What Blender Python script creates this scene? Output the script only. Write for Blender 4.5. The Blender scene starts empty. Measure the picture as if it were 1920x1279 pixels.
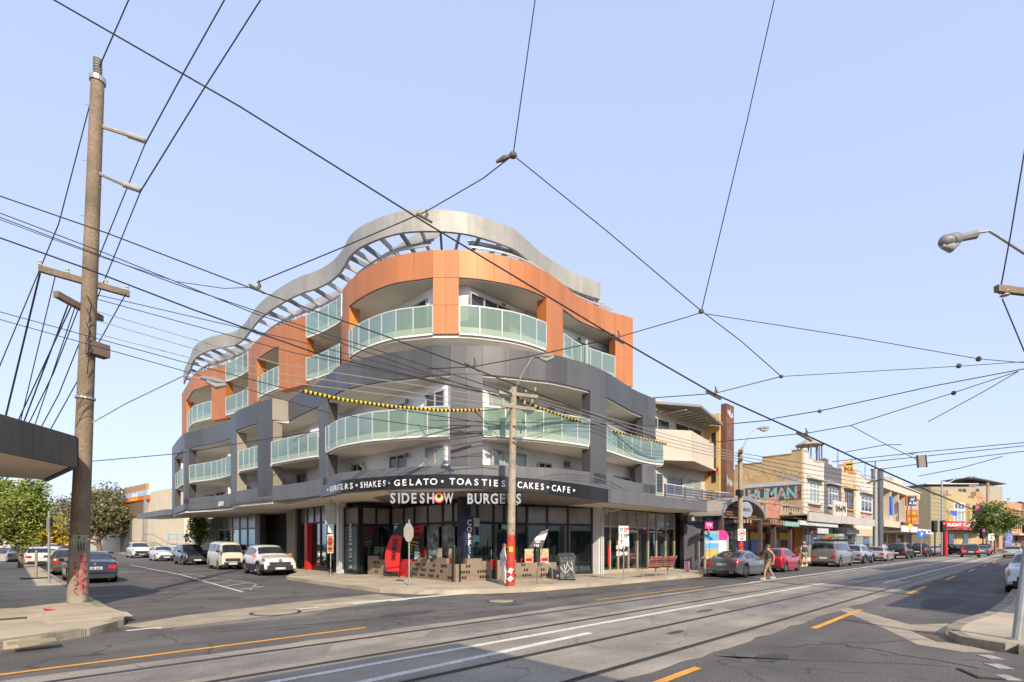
import bpy, bmesh, math, random
from mathutils import Vector, Matrix
R = math.radians
random.seed(7)
SC = bpy.context.scene
COL = SC.collection
# ---------------------------------------------------------------- camera
F, HY, H = 972.0, 1018.0, 1.8            # focal length in photo pixels, horizon row, eye height
A = math.atan(1005/972); ca, sa = math.cos(A), math.sin(A)
cam = bpy.data.cameras.new('camera'); camo = bpy.data.objects.new('camera', cam); COL.objects.link(camo)
cam.sensor_width = 36; cam.sensor_fit = 'HORIZONTAL'; cam.lens = F/1920*36
cam.shift_y = (HY-639.5)/1920; cam.clip_end = 4000; cam.clip_start = .05
camo.location = (0, 0, H); camo.rotation_euler = (R(90), 0, A-R(90)); SC.camera = camo
# ---------------------------------------------------------------- sky and sun
SUN_EL = R(34); SUN_V = Vector((.43, .90))           # direction the shadows fall on the ground
w = bpy.data.worlds.new('World'); SC.world = w; w.use_nodes = True
nt = w.node_tree; nt.nodes.clear()
sky = nt.nodes.new('ShaderNodeTexSky'); sky.sky_type = 'NISHITA'; sky.sun_disc = False
sky.sun_elevation = SUN_EL
SUN_AZ = math.atan2(-SUN_V.x, -SUN_V.y)              # compass angle of the sun, clockwise from +Y
sky.sun_rotation = SUN_AZ % (2*math.pi)
sky.altitude = 0; sky.air_density = 1.0; sky.dust_density = 1.0; sky.ozone_density = 2.0
hs = nt.nodes.new('ShaderNodeHueSaturation'); hs.inputs['Saturation'].default_value = .5; hs.inputs['Value'].default_value = 1.0
bg = nt.nodes.new('ShaderNodeBackground'); bg.inputs['Strength'].default_value = .15
wo = nt.nodes.new('ShaderNodeOutputWorld')
mixs = nt.nodes.new('ShaderNodeMix'); mixs.data_type = 'RGBA'; mixs.inputs[0].default_value = .78; mixs.inputs[7].default_value = (1.55, 1.93, 2.95, 1)   # constant pale blue mixed in to flatten the sky gradient
nt.links.new(sky.outputs[0], hs.inputs['Color']); nt.links.new(hs.outputs[0], mixs.inputs[6]); nt.links.new(mixs.outputs[2], bg.inputs[0]); nt.links.new(bg.outputs[0], wo.inputs[0])
sl = bpy.data.lights.new('sun', 'SUN'); sl.energy = 2.45; sl.angle = R(.5); sl.color = (1, .87, .70)
so = bpy.data.objects.new('sun', sl); COL.objects.link(so)
d_ = Vector((SUN_V.x, SUN_V.y, 0)).normalized()*math.cos(SUN_EL) + Vector((0, 0, -math.sin(SUN_EL)))
so.rotation_euler = d_.to_track_quat('-Z', 'Y').to_euler(); so.location = (0, 0, 40)
vs = SC.view_settings; vs.view_transform = 'Standard'; vs.look = 'None'; vs.exposure = 1.2; vs.gamma = 1
SC.cycles.max_bounces = 6; SC.cycles.transparent_max_bounces = 12
SC.cycles.caustics_reflective = False; SC.cycles.caustics_refractive = False
# ---------------------------------------------------------------- photo pixel -> place
def at(u, d): l = (u-960)/F*d; return Vector((d*ca+l*sa, d*sa-l*ca, 0))
def P(u, v, d): p = at(u, d); p.z = H+(HY-v)*d/F; return p                 # at a known distance
def G(u, v, z=0.): d = (H-z)*F/(v-HY); p = at(u, d); p.z = z; return p      # on the ground (height z)
def dY(u, Y): return Y/(sa-(u-960)/F*ca)
def dX(u, X): return X/(ca+(u-960)/F*sa)
def onY(u, v, Y): return P(u, v, dY(u, Y))                                   # on a wall along the main street
def onX(u, v, X): return P(u, v, dX(u, X))                                   # on a wall along the side street
# ---------------------------------------------------------------- mesh helpers
ORG = {}
class MB:
    def __init__(s): s.v = []; s.f = []
    def add(s, vs, fs):
        n = len(s.v); s.v += [Vector(a) for a in vs]; s.f += [[i+n for i in f] for f in fs]; return s
    def box(s, x0, x1, y0, y1, z0, z1):
        return s.add([(x0,y0,z0),(x1,y0,z0),(x1,y1,z0),(x0,y1,z0),(x0,y0,z1),(x1,y0,z1),(x1,y1,z1),(x0,y1,z1)],
                     [(3,2,1,0),(4,5,6,7),(0,1,5,4),(1,2,6,5),(2,3,7,6),(3,0,4,7)])
    def obox(s, c, sx, sy, sz, rz=0, rx=0, ry=0):            # box centred at c, rotated
        m = Matrix.Translation(c) @ Matrix.Rotation(rz,4,'Z') @ Matrix.Rotation(ry,4,'Y') @ Matrix.Rotation(rx,4,'X')
        n = len(s.v); s.box(-sx/2,sx/2,-sy/2,sy/2,-sz/2,sz/2)
        for i in range(n, len(s.v)): s.v[i] = m @ s.v[i]
        return s
    def prism(s, poly, z0, z1):
        a = sum(poly[i][0]*poly[(i+1)%len(poly)][1]-poly[(i+1)%len(poly)][0]*poly[i][1] for i in range(len(poly)))
        if a < 0: poly = poly[::-1]
        n = len(poly); zz0 = z0 if isinstance(z0,(list,tuple)) else [z0]*n; zz1 = z1 if isinstance(z1,(list,tuple)) else [z1]*n
        if a < 0: zz0 = zz0[::-1]; zz1 = zz1[::-1]
        return s.add([(p[0],p[1],zz0[i]) for i,p in enumerate(poly)]+[(p[0],p[1],zz1[i]) for i,p in enumerate(poly)],
                     [list(range(n))[::-1], list(range(n,2*n))]+[(i,(i+1)%n,(i+1)%n+n,i+n) for i in range(n)])
    def ribbon(s, path, z0, z1, th):                          # upright band following a plan path
        n = len(path); pts = [Vector(p[:2]) for p in path]; nr = []
        for i in range(n):
            t = (pts[min(i+1,n-1)]-pts[max(i-1,0)]).normalized(); nr.append(Vector((-t.y,t.x)))
        z0 = z0 if isinstance(z0,(list,tuple)) else [z0]*n; z1 = z1 if isinstance(z1,(list,tuple)) else [z1]*n
        V = []
        for i in range(n):
            q = pts[i]+nr[i]*th; V += [(pts[i].x,pts[i].y,z0[i]),(pts[i].x,pts[i].y,z1[i]),(q.x,q.y,z1[i]),(q.x,q.y,z0[i])]
        Fc = []
        for i in range(n-1):
            for k in range(4): Fc.append((4*i+k,4*i+(k+1)%4,4*i+4+(k+1)%4,4*i+4+k))
        Fc += [(3,2,1,0),(4*n-4,4*n-3,4*n-2,4*n-1)]
        return s.add(V, Fc)
    def tube(s, pts, r, n=6):
        pts = [Vector(p) for p in pts]; m = len(pts); rs = r if isinstance(r,(list,tuple)) else [r]*m; V = []
        up = Vector((0,0,1)); t0 = (pts[1]-pts[0]).normalized()
        if abs(t0.z) > .95: up = Vector((1,0,0))
        for i in range(m):
            t = (pts[min(i+1,m-1)]-pts[max(i-1,0)]).normalized()
            a = t.cross(up)
            if a.length < 1e-4: a = t.cross(Vector((0,1,0)))
            a.normalize(); b = a.cross(t).normalized()
            for k in range(n):
                an = 2*math.pi*k/n; V.append(pts[i]+(a*math.cos(an)+b*math.sin(an))*rs[i])
        Fc = [(n*i+k, n*i+(k+1)%n, n*i+n+(k+1)%n, n*i+n+k) for i in range(m-1) for k in range(n)]
        Fc += [list(range(n))[::-1], list(range(n*(m-1), n*m))]
        return s.add(V, Fc)
    def cyl(s, p0, p1, r0, r1=None, n=12): return s.tube([p0,p1],[r0,r0 if r1 is None else r1],n)
    def lathe(s, c, prof, n=16, axis=(0,0,1)):                # prof: (radius, height along axis)
        ax = Vector(axis).normalized(); u = ax.orthogonal().normalized(); v = ax.cross(u); c = Vector(c); V = []
        for r_, h in prof:
            for k in range(n):
                an = 2*math.pi*k/n; V.append(c+ax*h+(u*math.cos(an)+v*math.sin(an))*r_)
        m = len(prof)
        Fc = [(n*i+k, n*i+(k+1)%n, n*i+n+(k+1)%n, n*i+n+k) for i in range(m-1) for k in range(n)]
        Fc += [list(range(n))[::-1], list(range(n*(m-1), n*m))]
        return s.add(V, Fc)
    def plate(s, pts, th):                                    # flat polygon in space with thickness
        pts = [Vector(p) for p in pts]; n = len(pts); nn = Vector((0,0,0))
        for i in range(n): nn += pts[i].cross(pts[(i+1)%n])
        nn.normalize(); q = [p-nn*th for p in pts]
        return s.add(pts+q, [list(range(n)), list(range(n,2*n))[::-1]]+[(i+n,(i+1)%n+n,(i+1)%n,i) for i in range(n)])
    def mesh(s, name, o=Vector((0,0,0)), smooth=0):
        me = bpy.data.meshes.new(name); me.from_pydata([tuple(v-o) for v in s.v], [], s.f)
        if smooth:
            me.shade_smooth() if hasattr(me,'shade_smooth') else None
            me.set_sharp_from_angle(angle=R(smooth))
        return me
    def build(s, name, mat, parent=None, smooth=0, loc=None, label=None, cat=None, group=None, kind=None):
        o = ORG[parent.name] if parent else Vector(loc) if loc is not None else Vector((0,0,0))
        me = s.mesh(name, o, smooth); me.materials.append(mat)
        ob = bpy.data.objects.new(name, me); COL.objects.link(ob); ORG[ob.name] = o
        if parent: ob.parent = parent
        elif loc is not None: ob.location = loc
        tag(ob, label, cat, group, kind); return ob
def tag(o, label=None, cat=None, group=None, kind=None):
    if label: o['label'] = label
    if cat: o['category'] = cat
    if group: o['group'] = group
    if kind: o['kind'] = kind
    return o
def thing(name, label, cat, loc=(0,0,0), rz=0, group=None, local=False):
    o = bpy.data.objects.new(name, None); COL.objects.link(o); o.location = loc; o.rotation_euler = (0,0,rz)
    o.empty_display_size = .2; ORG[o.name] = Vector((0,0,0)) if local else Vector(loc)
    return tag(o, label, cat, group)
def piece(name, me, parent, loc=(0,0,0), rot=(0,0,0)):
    ob = bpy.data.objects.new(name, me); COL.objects.link(ob); ob.parent = parent
    ob.location = Vector(loc)-(ORG[parent.name] if parent else Vector((0,0,0))); ob.rotation_euler = rot; ORG[ob.name] = Vector((0,0,0)); return ob
def struct(name, mb, mat, smooth=0, parent=None):
    return mb.build(name, mat, parent, smooth, kind=None if parent else 'structure')
# ---------------------------------------------------------------- materials
MATS = {}
def M(name, col, rough=.6, metal=0., var=.12, scale=2., bump=0., bscale=30., coat=0., spec=.5, fine=0., island=0.):
    if name in MATS: return MATS[name]
    m = bpy.data.materials.new(name); m.use_nodes = True; n = m.node_tree.nodes; l = m.node_tree.links
    b = n['Principled BSDF']; b.inputs['Roughness'].default_value = rough; b.inputs['Metallic'].default_value = metal
    b.inputs['Specular IOR Level'].default_value = spec; b.inputs['Coat Weight'].default_value = coat; b.inputs['Coat Roughness'].default_value = .06
    tc = n.new('ShaderNodeTexCoord')
    nz = n.new('ShaderNodeTexNoise'); nz.inputs['Scale'].default_value = scale; nz.inputs['Detail'].default_value = 5
    l.new(tc.outputs['Object'], nz.inputs['Vector'])
    mx = n.new('ShaderNodeMix'); mx.data_type = 'RGBA'
    mx.inputs[6].default_value = (*[c*(1-var) for c in col], 1); mx.inputs[7].default_value = (*[min(1,c*(1+var)) for c in col], 1)
    rp = n.new('ShaderNodeMapRange'); rp.inputs[1].default_value = .3; rp.inputs[2].default_value = .7
    l.new(nz.outputs[0], rp.inputs[0]); l.new(rp.outputs[0], mx.inputs[0]); out = mx.outputs[2]
    if fine:
        n2 = n.new('ShaderNodeTexNoise'); n2.inputs['Scale'].default_value = bscale; n2.inputs['Detail'].default_value = 3
        l.new(tc.outputs['Object'], n2.inputs['Vector'])
        m2 = n.new('ShaderNodeMapRange'); m2.inputs[1].default_value = .3; m2.inputs[2].default_value = .7; m2.inputs[3].default_value = 1-fine; m2.inputs[4].default_value = 1+fine
        l.new(n2.outputs[0], m2.inputs[0])
        mm = n.new('ShaderNodeMix'); mm.data_type = 'RGBA'; mm.blend_type = 'MULTIPLY'; mm.inputs[0].default_value = 1
        l.new(out, mm.inputs[6]); l.new(m2.outputs[0], mm.inputs[7]); out = mm.outputs[2]
    if island:
        gi = n.new('ShaderNodeNewGeometry'); m3 = n.new('ShaderNodeMapRange'); m3.inputs[3].default_value = 1-island; m3.inputs[4].default_value = 1+island
        l.new(gi.outputs['Random Per Island'], m3.inputs[0])
        mm = n.new('ShaderNodeMix'); mm.data_type = 'RGBA'; mm.blend_type = 'MULTIPLY'; mm.inputs[0].default_value = 1
        l.new(out, mm.inputs[6]); l.new(m3.outputs[0], mm.inputs[7]); out = mm.outputs[2]
    l.new(out, b.inputs['Base Color'])
    if bump:
        bn = n.new('ShaderNodeTexNoise'); bn.inputs['Scale'].default_value = bscale; bn.inputs['Detail'].default_value = 4
        bp = n.new('ShaderNodeBump'); bp.inputs['Strength'].default_value = bump; bp.inputs['Distance'].default_value = .02
        l.new(tc.outputs['Object'], bn.inputs['Vector']); l.new(bn.outputs[0], bp.inputs['Height']); l.new(bp.outputs[0], b.inputs['Normal'])
    MATS[name] = m; return m
def glassmat(name, tint, refl, rough=.02, tr=1.0, body=None, bodyw=0., fres=.55):
    m = bpy.data.materials.new(name); m.use_nodes = True; n = m.node_tree.nodes; l = m.node_tree.links; n.clear()
    o = n.new('ShaderNodeOutputMaterial'); t = n.new('ShaderNodeBsdfTransparent'); t.inputs[0].default_value = (*tint,1)
    g = n.new('ShaderNodeBsdfGlossy'); g.inputs['Roughness'].default_value = rough; g.inputs['Color'].default_value = (.85,.97,.95,1)
    base = t.outputs[0]
    if body:
        d = n.new('ShaderNodeBsdfDiffuse'); d.inputs[0].default_value = (*body,1); tl = n.new('ShaderNodeBsdfTranslucent'); tl.inputs[0].default_value = (*body,1)
        a = n.new('ShaderNodeMixShader'); a.inputs[0].default_value = .35; l.new(d.outputs[0], a.inputs[1]); l.new(tl.outputs[0], a.inputs[2])
        b = n.new('ShaderNodeMixShader'); b.inputs[0].default_value = bodyw; l.new(base, b.inputs[1]); l.new(a.outputs[0], b.inputs[2]); base = b.outputs[0]
    lw = n.new('ShaderNodeLayerWeight'); lw.inputs[0].default_value = .35
    mr = n.new('ShaderNodeMapRange'); mr.inputs[3].default_value = refl; mr.inputs[4].default_value = min(1,refl+fres)
    l.new(lw.outputs['Fresnel'], mr.inputs[0])
    x = n.new('ShaderNodeMixShader'); l.new(mr.outputs[0], x.inputs[0]); l.new(base, x.inputs[1]); l.new(g.outputs[0], x.inputs[2]); l.new(x.outputs[0], o.inputs[0])
    MATS[name] = m; return m
def emit(name, col, s):
    m = bpy.data.materials.new(name); m.use_nodes = True; b = m.node_tree.nodes['Principled BSDF']
    b.inputs['Base Color'].default_value = (*col,1); b.inputs['Emission Color'].default_value = (*col,1); b.inputs['Emission Strength'].default_value = s
    MATS[name] = m; return m
def weather(m, sx=.06, sy=1.4, amt=.22, crack=.0, sz=1):          # streaks along the traffic direction, tar seams
    n = m.node_tree.nodes; l = m.node_tree.links; b = n['Principled BSDF']; src = b.inputs['Base Color'].links[0].from_socket
    tc = n.new('ShaderNodeTexCoord'); mp = n.new('ShaderNodeMapping'); mp.inputs['Scale'].default_value = (sx, sy, sz); nz = n.new('ShaderNodeTexNoise'); nz.inputs['Scale'].default_value = 1; nz.inputs['Detail'].default_value = 6
    l.new(tc.outputs['Object'], mp.inputs[0]); l.new(mp.outputs[0], nz.inputs['Vector'])
    mr = n.new('ShaderNodeMapRange'); mr.inputs[1].default_value = .3; mr.inputs[2].default_value = .7; mr.inputs[3].default_value = 1-amt; mr.inputs[4].default_value = 1+amt; l.new(nz.outputs[0], mr.inputs[0])
    mm = n.new('ShaderNodeMix'); mm.data_type = 'RGBA'; mm.blend_type = 'MULTIPLY'; mm.inputs[0].default_value = 1; l.new(src, mm.inputs[6]); l.new(mr.outputs[0], mm.inputs[7]); out = mm.outputs[2]
    if crack:
        vz = n.new('ShaderNodeTexNoise'); vz.inputs['Scale'].default_value = .9; vm = n.new('ShaderNodeVectorMath'); vm.operation = 'ADD'; l.new(tc.outputs['Object'], vz.inputs['Vector'])
        vs2 = n.new('ShaderNodeVectorMath'); vs2.operation = 'SCALE'; vs2.inputs['Scale'].default_value = 1.6; l.new(vz.outputs[1], vs2.inputs[0]); l.new(tc.outputs['Object'], vm.inputs[0]); l.new(vs2.outputs[0], vm.inputs[1])
        vo = n.new('ShaderNodeTexVoronoi'); vo.feature = 'DISTANCE_TO_EDGE'; vo.inputs['Scale'].default_value = .28; l.new(vm.outputs[0], vo.inputs['Vector'])
        cr = n.new('ShaderNodeMapRange'); cr.inputs[1].default_value = .0; cr.inputs[2].default_value = .012; cr.inputs[3].default_value = 1-crack; cr.inputs[4].default_value = 1; l.new(vo.outputs['Distance'], cr.inputs[0])
        m2 = n.new('ShaderNodeMix'); m2.data_type = 'RGBA'; m2.blend_type = 'MULTIPLY'; m2.inputs[0].default_value = 1; l.new(out, m2.inputs[6]); l.new(cr.outputs[0], m2.inputs[7]); out = m2.outputs[2]
    l.new(out, b.inputs['Base Color'])
def paint(name, col, metal=.35, rough=.3): return M('paint_'+name, col, rough, metal, var=.04, scale=1.5, coat=1.)
asphalt = M('asphalt', (.108,.099,.09), .88, var=.26, scale=.5, bump=.8, bscale=38, fine=.4)
asphalt2 = M('asphalt_dark', (.07,.068,.066), .85, var=.2, scale=.5, bump=.5, bscale=70, fine=.25)
tramcon = M('tram_concrete', (.27,.235,.19), .88, var=.24, scale=.7, bump=.5, bscale=36, fine=.26)
footpath = M('footpath_concrete', (.43,.36,.26), .85, var=.18, scale=.8, bump=.2, bscale=40, fine=.12)
weather(asphalt, .08, 1.1, .25, .5); weather(tramcon, .1, 1.5, .2, .3); weather(footpath, .5, .5, .12, .25)
kerbm = M('bluestone_kerb', (.27,.235,.18), .85, var=.25, scale=2.5, bump=.5, bscale=25, fine=.2)
steel = M('rail_steel', (.075,.065,.055), .45, .6, var=.3, scale=3)
wline = M('white_road_paint', (.62,.6,.54), .7, var=.12, scale=3, fine=.25, bscale=25)
oline = M('orange_road_paint', (.65,.3,.04), .7, var=.15, scale=3, fine=.2, bscale=25)
copper = M('copper_panel', (.5,.185,.07), .55, .2, var=.05, scale=.6)
copedge = M('copper_return', (.55,.19,.04), .4, .3, var=.05)
grey1 = M('grey_cladding', (.088,.086,.085), .42, .25, var=.07, scale=.4)
grey1b = M('grey_cladding_light', (.11,.108,.106), .42, .25, var=.07, scale=.4)
grey2 = M('parapet_grey', (.15,.152,.155), .45, .2, var=.06, scale=.5)
beigeside = M('beige_and_sunlit_grey', (.3,.265,.2), .6, var=.08, scale=.5)  # beige parts; also puts the sunlit tone into the frame box sides
whitew = M('white_render', (.84,.83,.81), .8, var=.06, scale=.7, bump=.08, bscale=60)
soffit = M('soffit', (.78,.73,.64), .8, var=.05, scale=.5)
ribbonm = M('roof_ribbon', (.34,.325,.285), .55, .1, var=.1, scale=.7, fine=.05, bscale=4)
[weather(m_, 1.6, 1.6, .10, 0, .18) for m_ in (copper, grey1, grey1b, grey2, ribbonm)]; weather(whitew, 1.2, 1.2, .06, 0, .2)
louvre = M('louvre_aluminium', (.45,.44,.41), .5, .3, var=.08)
beamdark = M('beam_slate', (.2,.21,.22), .6, var=.1)
alu = M('white_aluminium', (.52,.54,.51), .45, .1, var=.04)
framegrey = M('window_frame_tan', (.46,.43,.37), .5, var=.05)
black = M('black_metal', (.022,.023,.026), .35, .2, var=.15)
darkblue = M('navy_frame', (.022,.028,.045), .35, .1, var=.1)
rubber = M('rubber', (.022,.022,.022), .8, var=.2)
chrome = M('brushed_steel', (.5,.5,.48), .3, .9, var=.1)
galv = M('galvanised', (.38,.39,.38), .5, .6, var=.12, scale=4)
wood = M('pole_timber', (.21,.155,.1), .85, var=.3, scale=1.2, bump=.6, bscale=14, fine=.2)
wood2 = M('grey_timber_pole', (.34,.28,.2), .85, var=.3, scale=1.4, bump=.6, bscale=14, fine=.2)
wire_m = M('cable_black', (.03,.03,.032), .7, var=.1)
wire_l = M('cable_grey', (.3,.28,.25), .6, .2, var=.1)
porc = M('insulator_grey', (.42,.4,.34), .4, var=.15)
red = M('red_gloss', (.62,.02,.02), .35, var=.08)
white = M('white_gloss', (.78,.77,.75), .45, var=.05)
letter_w = M('letter_white', (.8,.79,.76), .5, var=.04)
letter_s = M('letter_silver', (.34,.37,.42), .4, .2, var=.08)
orange = M('orange_gloss', (.75,.16,.03), .4, var=.06)
yellow = M('yellow_paint', (.72,.5,.03), .5, var=.08)
green_pl = M('green_plastic', (.1,.45,.22), .5, var=.08)
blue_pl = M('blue_paint', (.03,.12,.55), .45, var=.08)
teal = M('teal_paint', (.24,.43,.41), .6, var=.08)
brown = M('planter_brown', (.26,.195,.14), .75, var=.06, scale=1)
darkhole = M('dark_hole', (.02,.018,.016), .9)
interior = M('shop_interior', (.22,.21,.2), .9, var=.3, scale=1)
skin = M('skin', (.5,.28,.19), .6, var=.08)
win_glass = M('window_glass_dark', (.03,.035,.04), .06, var=.3, scale=.6, spec=.9)
blind_glass = M('window_glass_blind', (.27,.32,.28), .12, var=.12, scale=.6, spec=.7)
car_glass = M('car_glass', (.02,.026,.032), .05, var=.3, spec=.9)
shop_glass = glassmat('shop_glass', (.62,.7,.69), .2)
frost = glassmat('frosted_green_glass', (.62,.76,.66), .05, .1, body=(.36,.46,.36), bodyw=.52, fres=.16)
frost2 = glassmat('frosted_glass_base', (.55,.75,.66), .03, .2, body=(.5,.6,.46), bodyw=.85, fres=.12)
clear = glassmat('clear_screen', (.82,.9,.88), .04)
# ---------------------------------------------------------------- lettering
_gl = {}
def glyph(s, bold=.0):
    k = (s, bold)
    if k in _gl: return _gl[k]
    cu = bpy.data.curves.new('t', 'FONT'); cu.body = s; cu.size = 1; cu.offset = bold; cu.resolution_u = 3; cu.align_x = 'CENTER'
    ob = bpy.data.objects.new('t', cu); me = ob.to_mesh()
    vs_ = [v.co.copy() for v in me.vertices]; fs_ = [list(p.vertices) for p in me.polygons]
    ob.to_mesh_clear(); bpy.data.objects.remove(ob); bpy.data.curves.remove(cu); _gl[k] = (vs_, fs_); return _gl[k]
def text(s, pos, xdir, size, mat, parent, name='lettering', depth=.02, bold=.02, up=(0,0,1), sx=1.0):
    vs_, fs_ = glyph(s, bold); X = Vector(xdir).normalized(); U = Vector(up).normalized(); N = X.cross(U).normalized(); pos = Vector(pos); mb = MB()
    if not vs_: return None
    front = [pos+X*v.x*size*sx+U*(v.y-.35)*size+N*depth for v in vs_]; n = len(front)
    back = [p-N*depth for p in front]
    ed = {}
    for f in fs_:
        for i in range(len(f)): ed.setdefault(frozenset((f[i],f[(i+1)%len(f)])), []).append((f[i],f[(i+1)%len(f)]))
    side = [(b+0, a, a+n, b+n) for e in ed.values() if len(e) == 1 for a, b in e]
    mb.add(front+back, fs_+side); return mb.build(name, mat, parent)
def interp(tab, u):
    for a, b in zip(tab, tab[1:]):
        if (a[0]-u)*(b[0]-u) <= 0:
            t = (u-a[0])/(b[0]-a[0]) if b[0] != a[0] else 0
            return Vector([a[i]+(b[i]-a[i])*t for i in range(1,len(a))])
    return Vector((tab[0] if abs(tab[0][0]-u) < abs(tab[-1][0]-u) else tab[-1])[1:])
def seg(tab, u0, u1, n=0):                                   # plan path between two stations of a table
    us = [u0]+[t[0] for t in tab if min(u0,u1)+.3 < t[0] < max(u0,u1)-.3]+[u1]
    us.sort(reverse=u0 > u1); return [interp(tab,u) for u in us]
def resmooth(tab, k=3):
    out = []
    for i in range(len(tab)-1):
        p0, p1, p2, p3 = tab[max(i-1,0)], tab[i], tab[i+1], tab[min(i+2,len(tab)-1)]
        for j in range(k):
            t = j/k; out.append(tuple(.5*(2*p1[c]+(p2[c]-p0[c])*t+(2*p0[c]-5*p1[c]+4*p2[c]-p3[c])*t*t+(3*p1[c]-p0[c]-3*p2[c]+p3[c])*t**3) if c else p1[0]+(p2[0]-p1[0])*t for c in range(len(p1))))
    return out+[tab[-1]]
# ================================================================ ground, roads, pavements
g = MB().box(-300,900,-300,700,-.6,-.02); struct('ground', g, asphalt2)
KL = lambda y: 1.75-.012*(y-20)                # left kerb of the side street
KR = lambda y: 11.6+.012*(y-31)                # right kerb of the side street
KY = 12.8                                       # far kerb of the main street
def sheet(name, poly, z, mat): return struct(name, MB().prism(poly, z-.012, z), mat)
sheet('main_road', [(-60,.2),(420,.2),(420,KY+.3),(-60,KY+.3)], 0, asphalt)
sheet('side_street', [(KL(13)-.2,KY+.302),(KR(13)+.5,KY+.302),(KR(160)+.5,160),(KL(160)-.3,160)], 0, asphalt)
sheet('near_side_street', [(2,-60),(13.6,-60),(13.6,.198),(2,.198)], 0, asphalt)
# concrete tram reserve with four rails, broken edges
def strip(y0, y1, x0, x1, jag, n):
    a = [(x0+(x1-x0)*i/n, y0+random.uniform(-jag,jag)) for i in range(n+1)]
    b = [(x0+(x1-x0)*i/n, y1+random.uniform(-jag,jag)) for i in range(n+1)]
    return a+b[::-1]
sheet('tram_reserve', strip(3.85, 9.45, -30, 130, .07, 330), .004, tramcon)
for i, (x0,x1,y0,y1) in enumerate([(5.2,19,7.9,8.9),(13,26,5.0,6.2),(-2,3.5,7.8,8.8),(24,40,7.7,8.6),(30,60,4.6,5.6)]):
    sheet('aggregate_patch', [(x0,y0),(x1,y0+.03),(x1+.6,y1),(x0+1.2,y1+.04)], .006, M('aggregate', (.2,.18,.16), .9, var=.3, scale=1.2, bump=.6, bscale=60, fine=.3))
for y in (8.95, 7.5, 5.75, 4.3):
    struct('tram_rail', MB().box(-30,140,y-.045,y+.005,-.01,.009).box(-30,140,y+.05,y+.075,-.01,.009), steel)
    sheet('rail_groove', [(-30,y+.006),(140,y+.006),(140,y+.049),(-30,y+.049)], .0075, darkhole)
def line(name, pts, wd, mat, z=.011, brk=0):
    for (a,b) in zip(pts,pts[1:]):
        a = Vector(a); b = Vector(b); t = (b-a).normalized(); nn = Vector((-t.y,t.x))*wd/2
        k = max(2,int((b-a).length/.5)); L=[]; Rr=[]
        for i in range(k+1):
            p = a+(b-a)*i/k; j = random.uniform(-.012,.012); L.append(p+nn*(1+j*5)); Rr.append(p-nn*(1-j*4))
        struct(name, MB().prism([tuple(p) for p in L+Rr[::-1]], z-.004, z), mat)
line('yellow_line', [(-6,9.75),(5.4,10.05)], .1, oline)
line('yellow_line', [(13.2,9.85),(20.5,9.85)], .08, oline)
line('white_line', [(-6,6.95),(140,6.85)], .13, wline)
line('white_line', [(-1,5.95),(8.3,6.35)], .15, wline)
for x,x2 in ((2.2,7.1),(12.1,16.4),(22.4,27),(32.4,37),(43,47.5),(53,57.5),(63,68)): line('orange_dash', [(x,3.42),(x2,3.5)], .12, oline)
line('white_line', [(24,9.4),(130,9.1)], .12, wline); line('white_line', [(28,5.1),(130,5.0)], .12, wline)
# give-way line, side street markings, gutters
a = G(660,1132); b = G(905,1110); line('holding_line', [tuple(a[:2]),tuple(b[:2])], .3, wline)
for (u,v) in ((590,1140),(292,1178),(760,1125)):
    p = G(u,v); line('white_dash', [(p.x-.5,p.y),(p.x+.1,p.y+.02)], .12, wline)
faded = M('faded_paint', (.3,.29,.27), .8, var=.3, scale=2, fine=.3, bscale=20)
line('centre_line', [(6.1,20.5),(6.9,34),(7.0,52)], .1, wline)
line('chevron_edge', [(6.6,21.2),(7.7,24),(7.4,36)], .1, faded)
for i in range(5): line('chevron_bar', [(6.35+.06*i,21.5+2.2*i),(7.55,22.6+2.2*i)], .2, faded)
tarm = M('tar_patch', (.05,.048,.047), .8, var=.25, scale=2, bump=.6, bscale=40, fine=.3); stain = M('oil_stain', (.07,.066,.062), .7, var=.3, scale=3)
rp_ = random.Random(31)
for (x,y,a_,b_) in ((8.6,3.0,.5,.22),(4.2,11.0,.35,.12),(7.2,11.3,.8,.3),(10.5,10.8,.5,.2),(6.6,2.2,.3,.2),(5.0,18.5,.6,.5),(4.0,24,.9,.4),(6.0,29,.5,1.2),(14,11.2,.9,.25),(19,10.9,1.5,.3),(13.2,6.3,.5,.12),(9.6,5.2,.35,.1),(20,2.2,2,.5),(3.6,16.5,.3,.2)):
    sheet('tar_patch', [(x+a_*rp_.uniform(.7,1.15)*math.cos(k*math.pi/6), y+b_*rp_.uniform(.7,1.15)*math.sin(k*math.pi/6)) for k in range(12)], .0068, rp_.choice((tarm,stain)))
for (x,y,dx,dy) in ((9.5,3.3,2.6,-1.6),(10.6,2.8,-.6,-2.2),(3.0,11.6,3.2,-.5),(12.5,11.4,5,-.3),(8,3.7,1.8,-2.6),(3.2,19,3.0,6),(7.5,22,1.5,8)):
    n_=9; pts_=[(x+dx*k/n_+rp_.uniform(-.1,.1), y+dy*k/n_+rp_.uniform(-.1,.1)) for k in range(n_+1)]
    sheet('tar_seam', [(a,b+.022) for a,b in pts_]+[(a+.012,b-.022) for a,b in pts_[::-1]], .0072, tarm)
con = M('gutter_concrete', (.33,.28,.2), .85, var=.25, scale=1.5, bump=.5, bscale=50, fine=.3)
sheet('spoon_drain', [(KL(14)-.1,14.0),(3.2,14.9),(6.4,15.9),(9.2,16.3),(9.25,14.4),(6.2,13.6),(3.6,13.1),(2.2,12.9)], .005, con)
sheet('asphalt_patch', [(2.4,12.6),(5.4,12.7),(6.1,13.4),(3.9,13.0),(2.6,12.9)], .0065, M('aggregate', (.2,.18,.16)))
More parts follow.
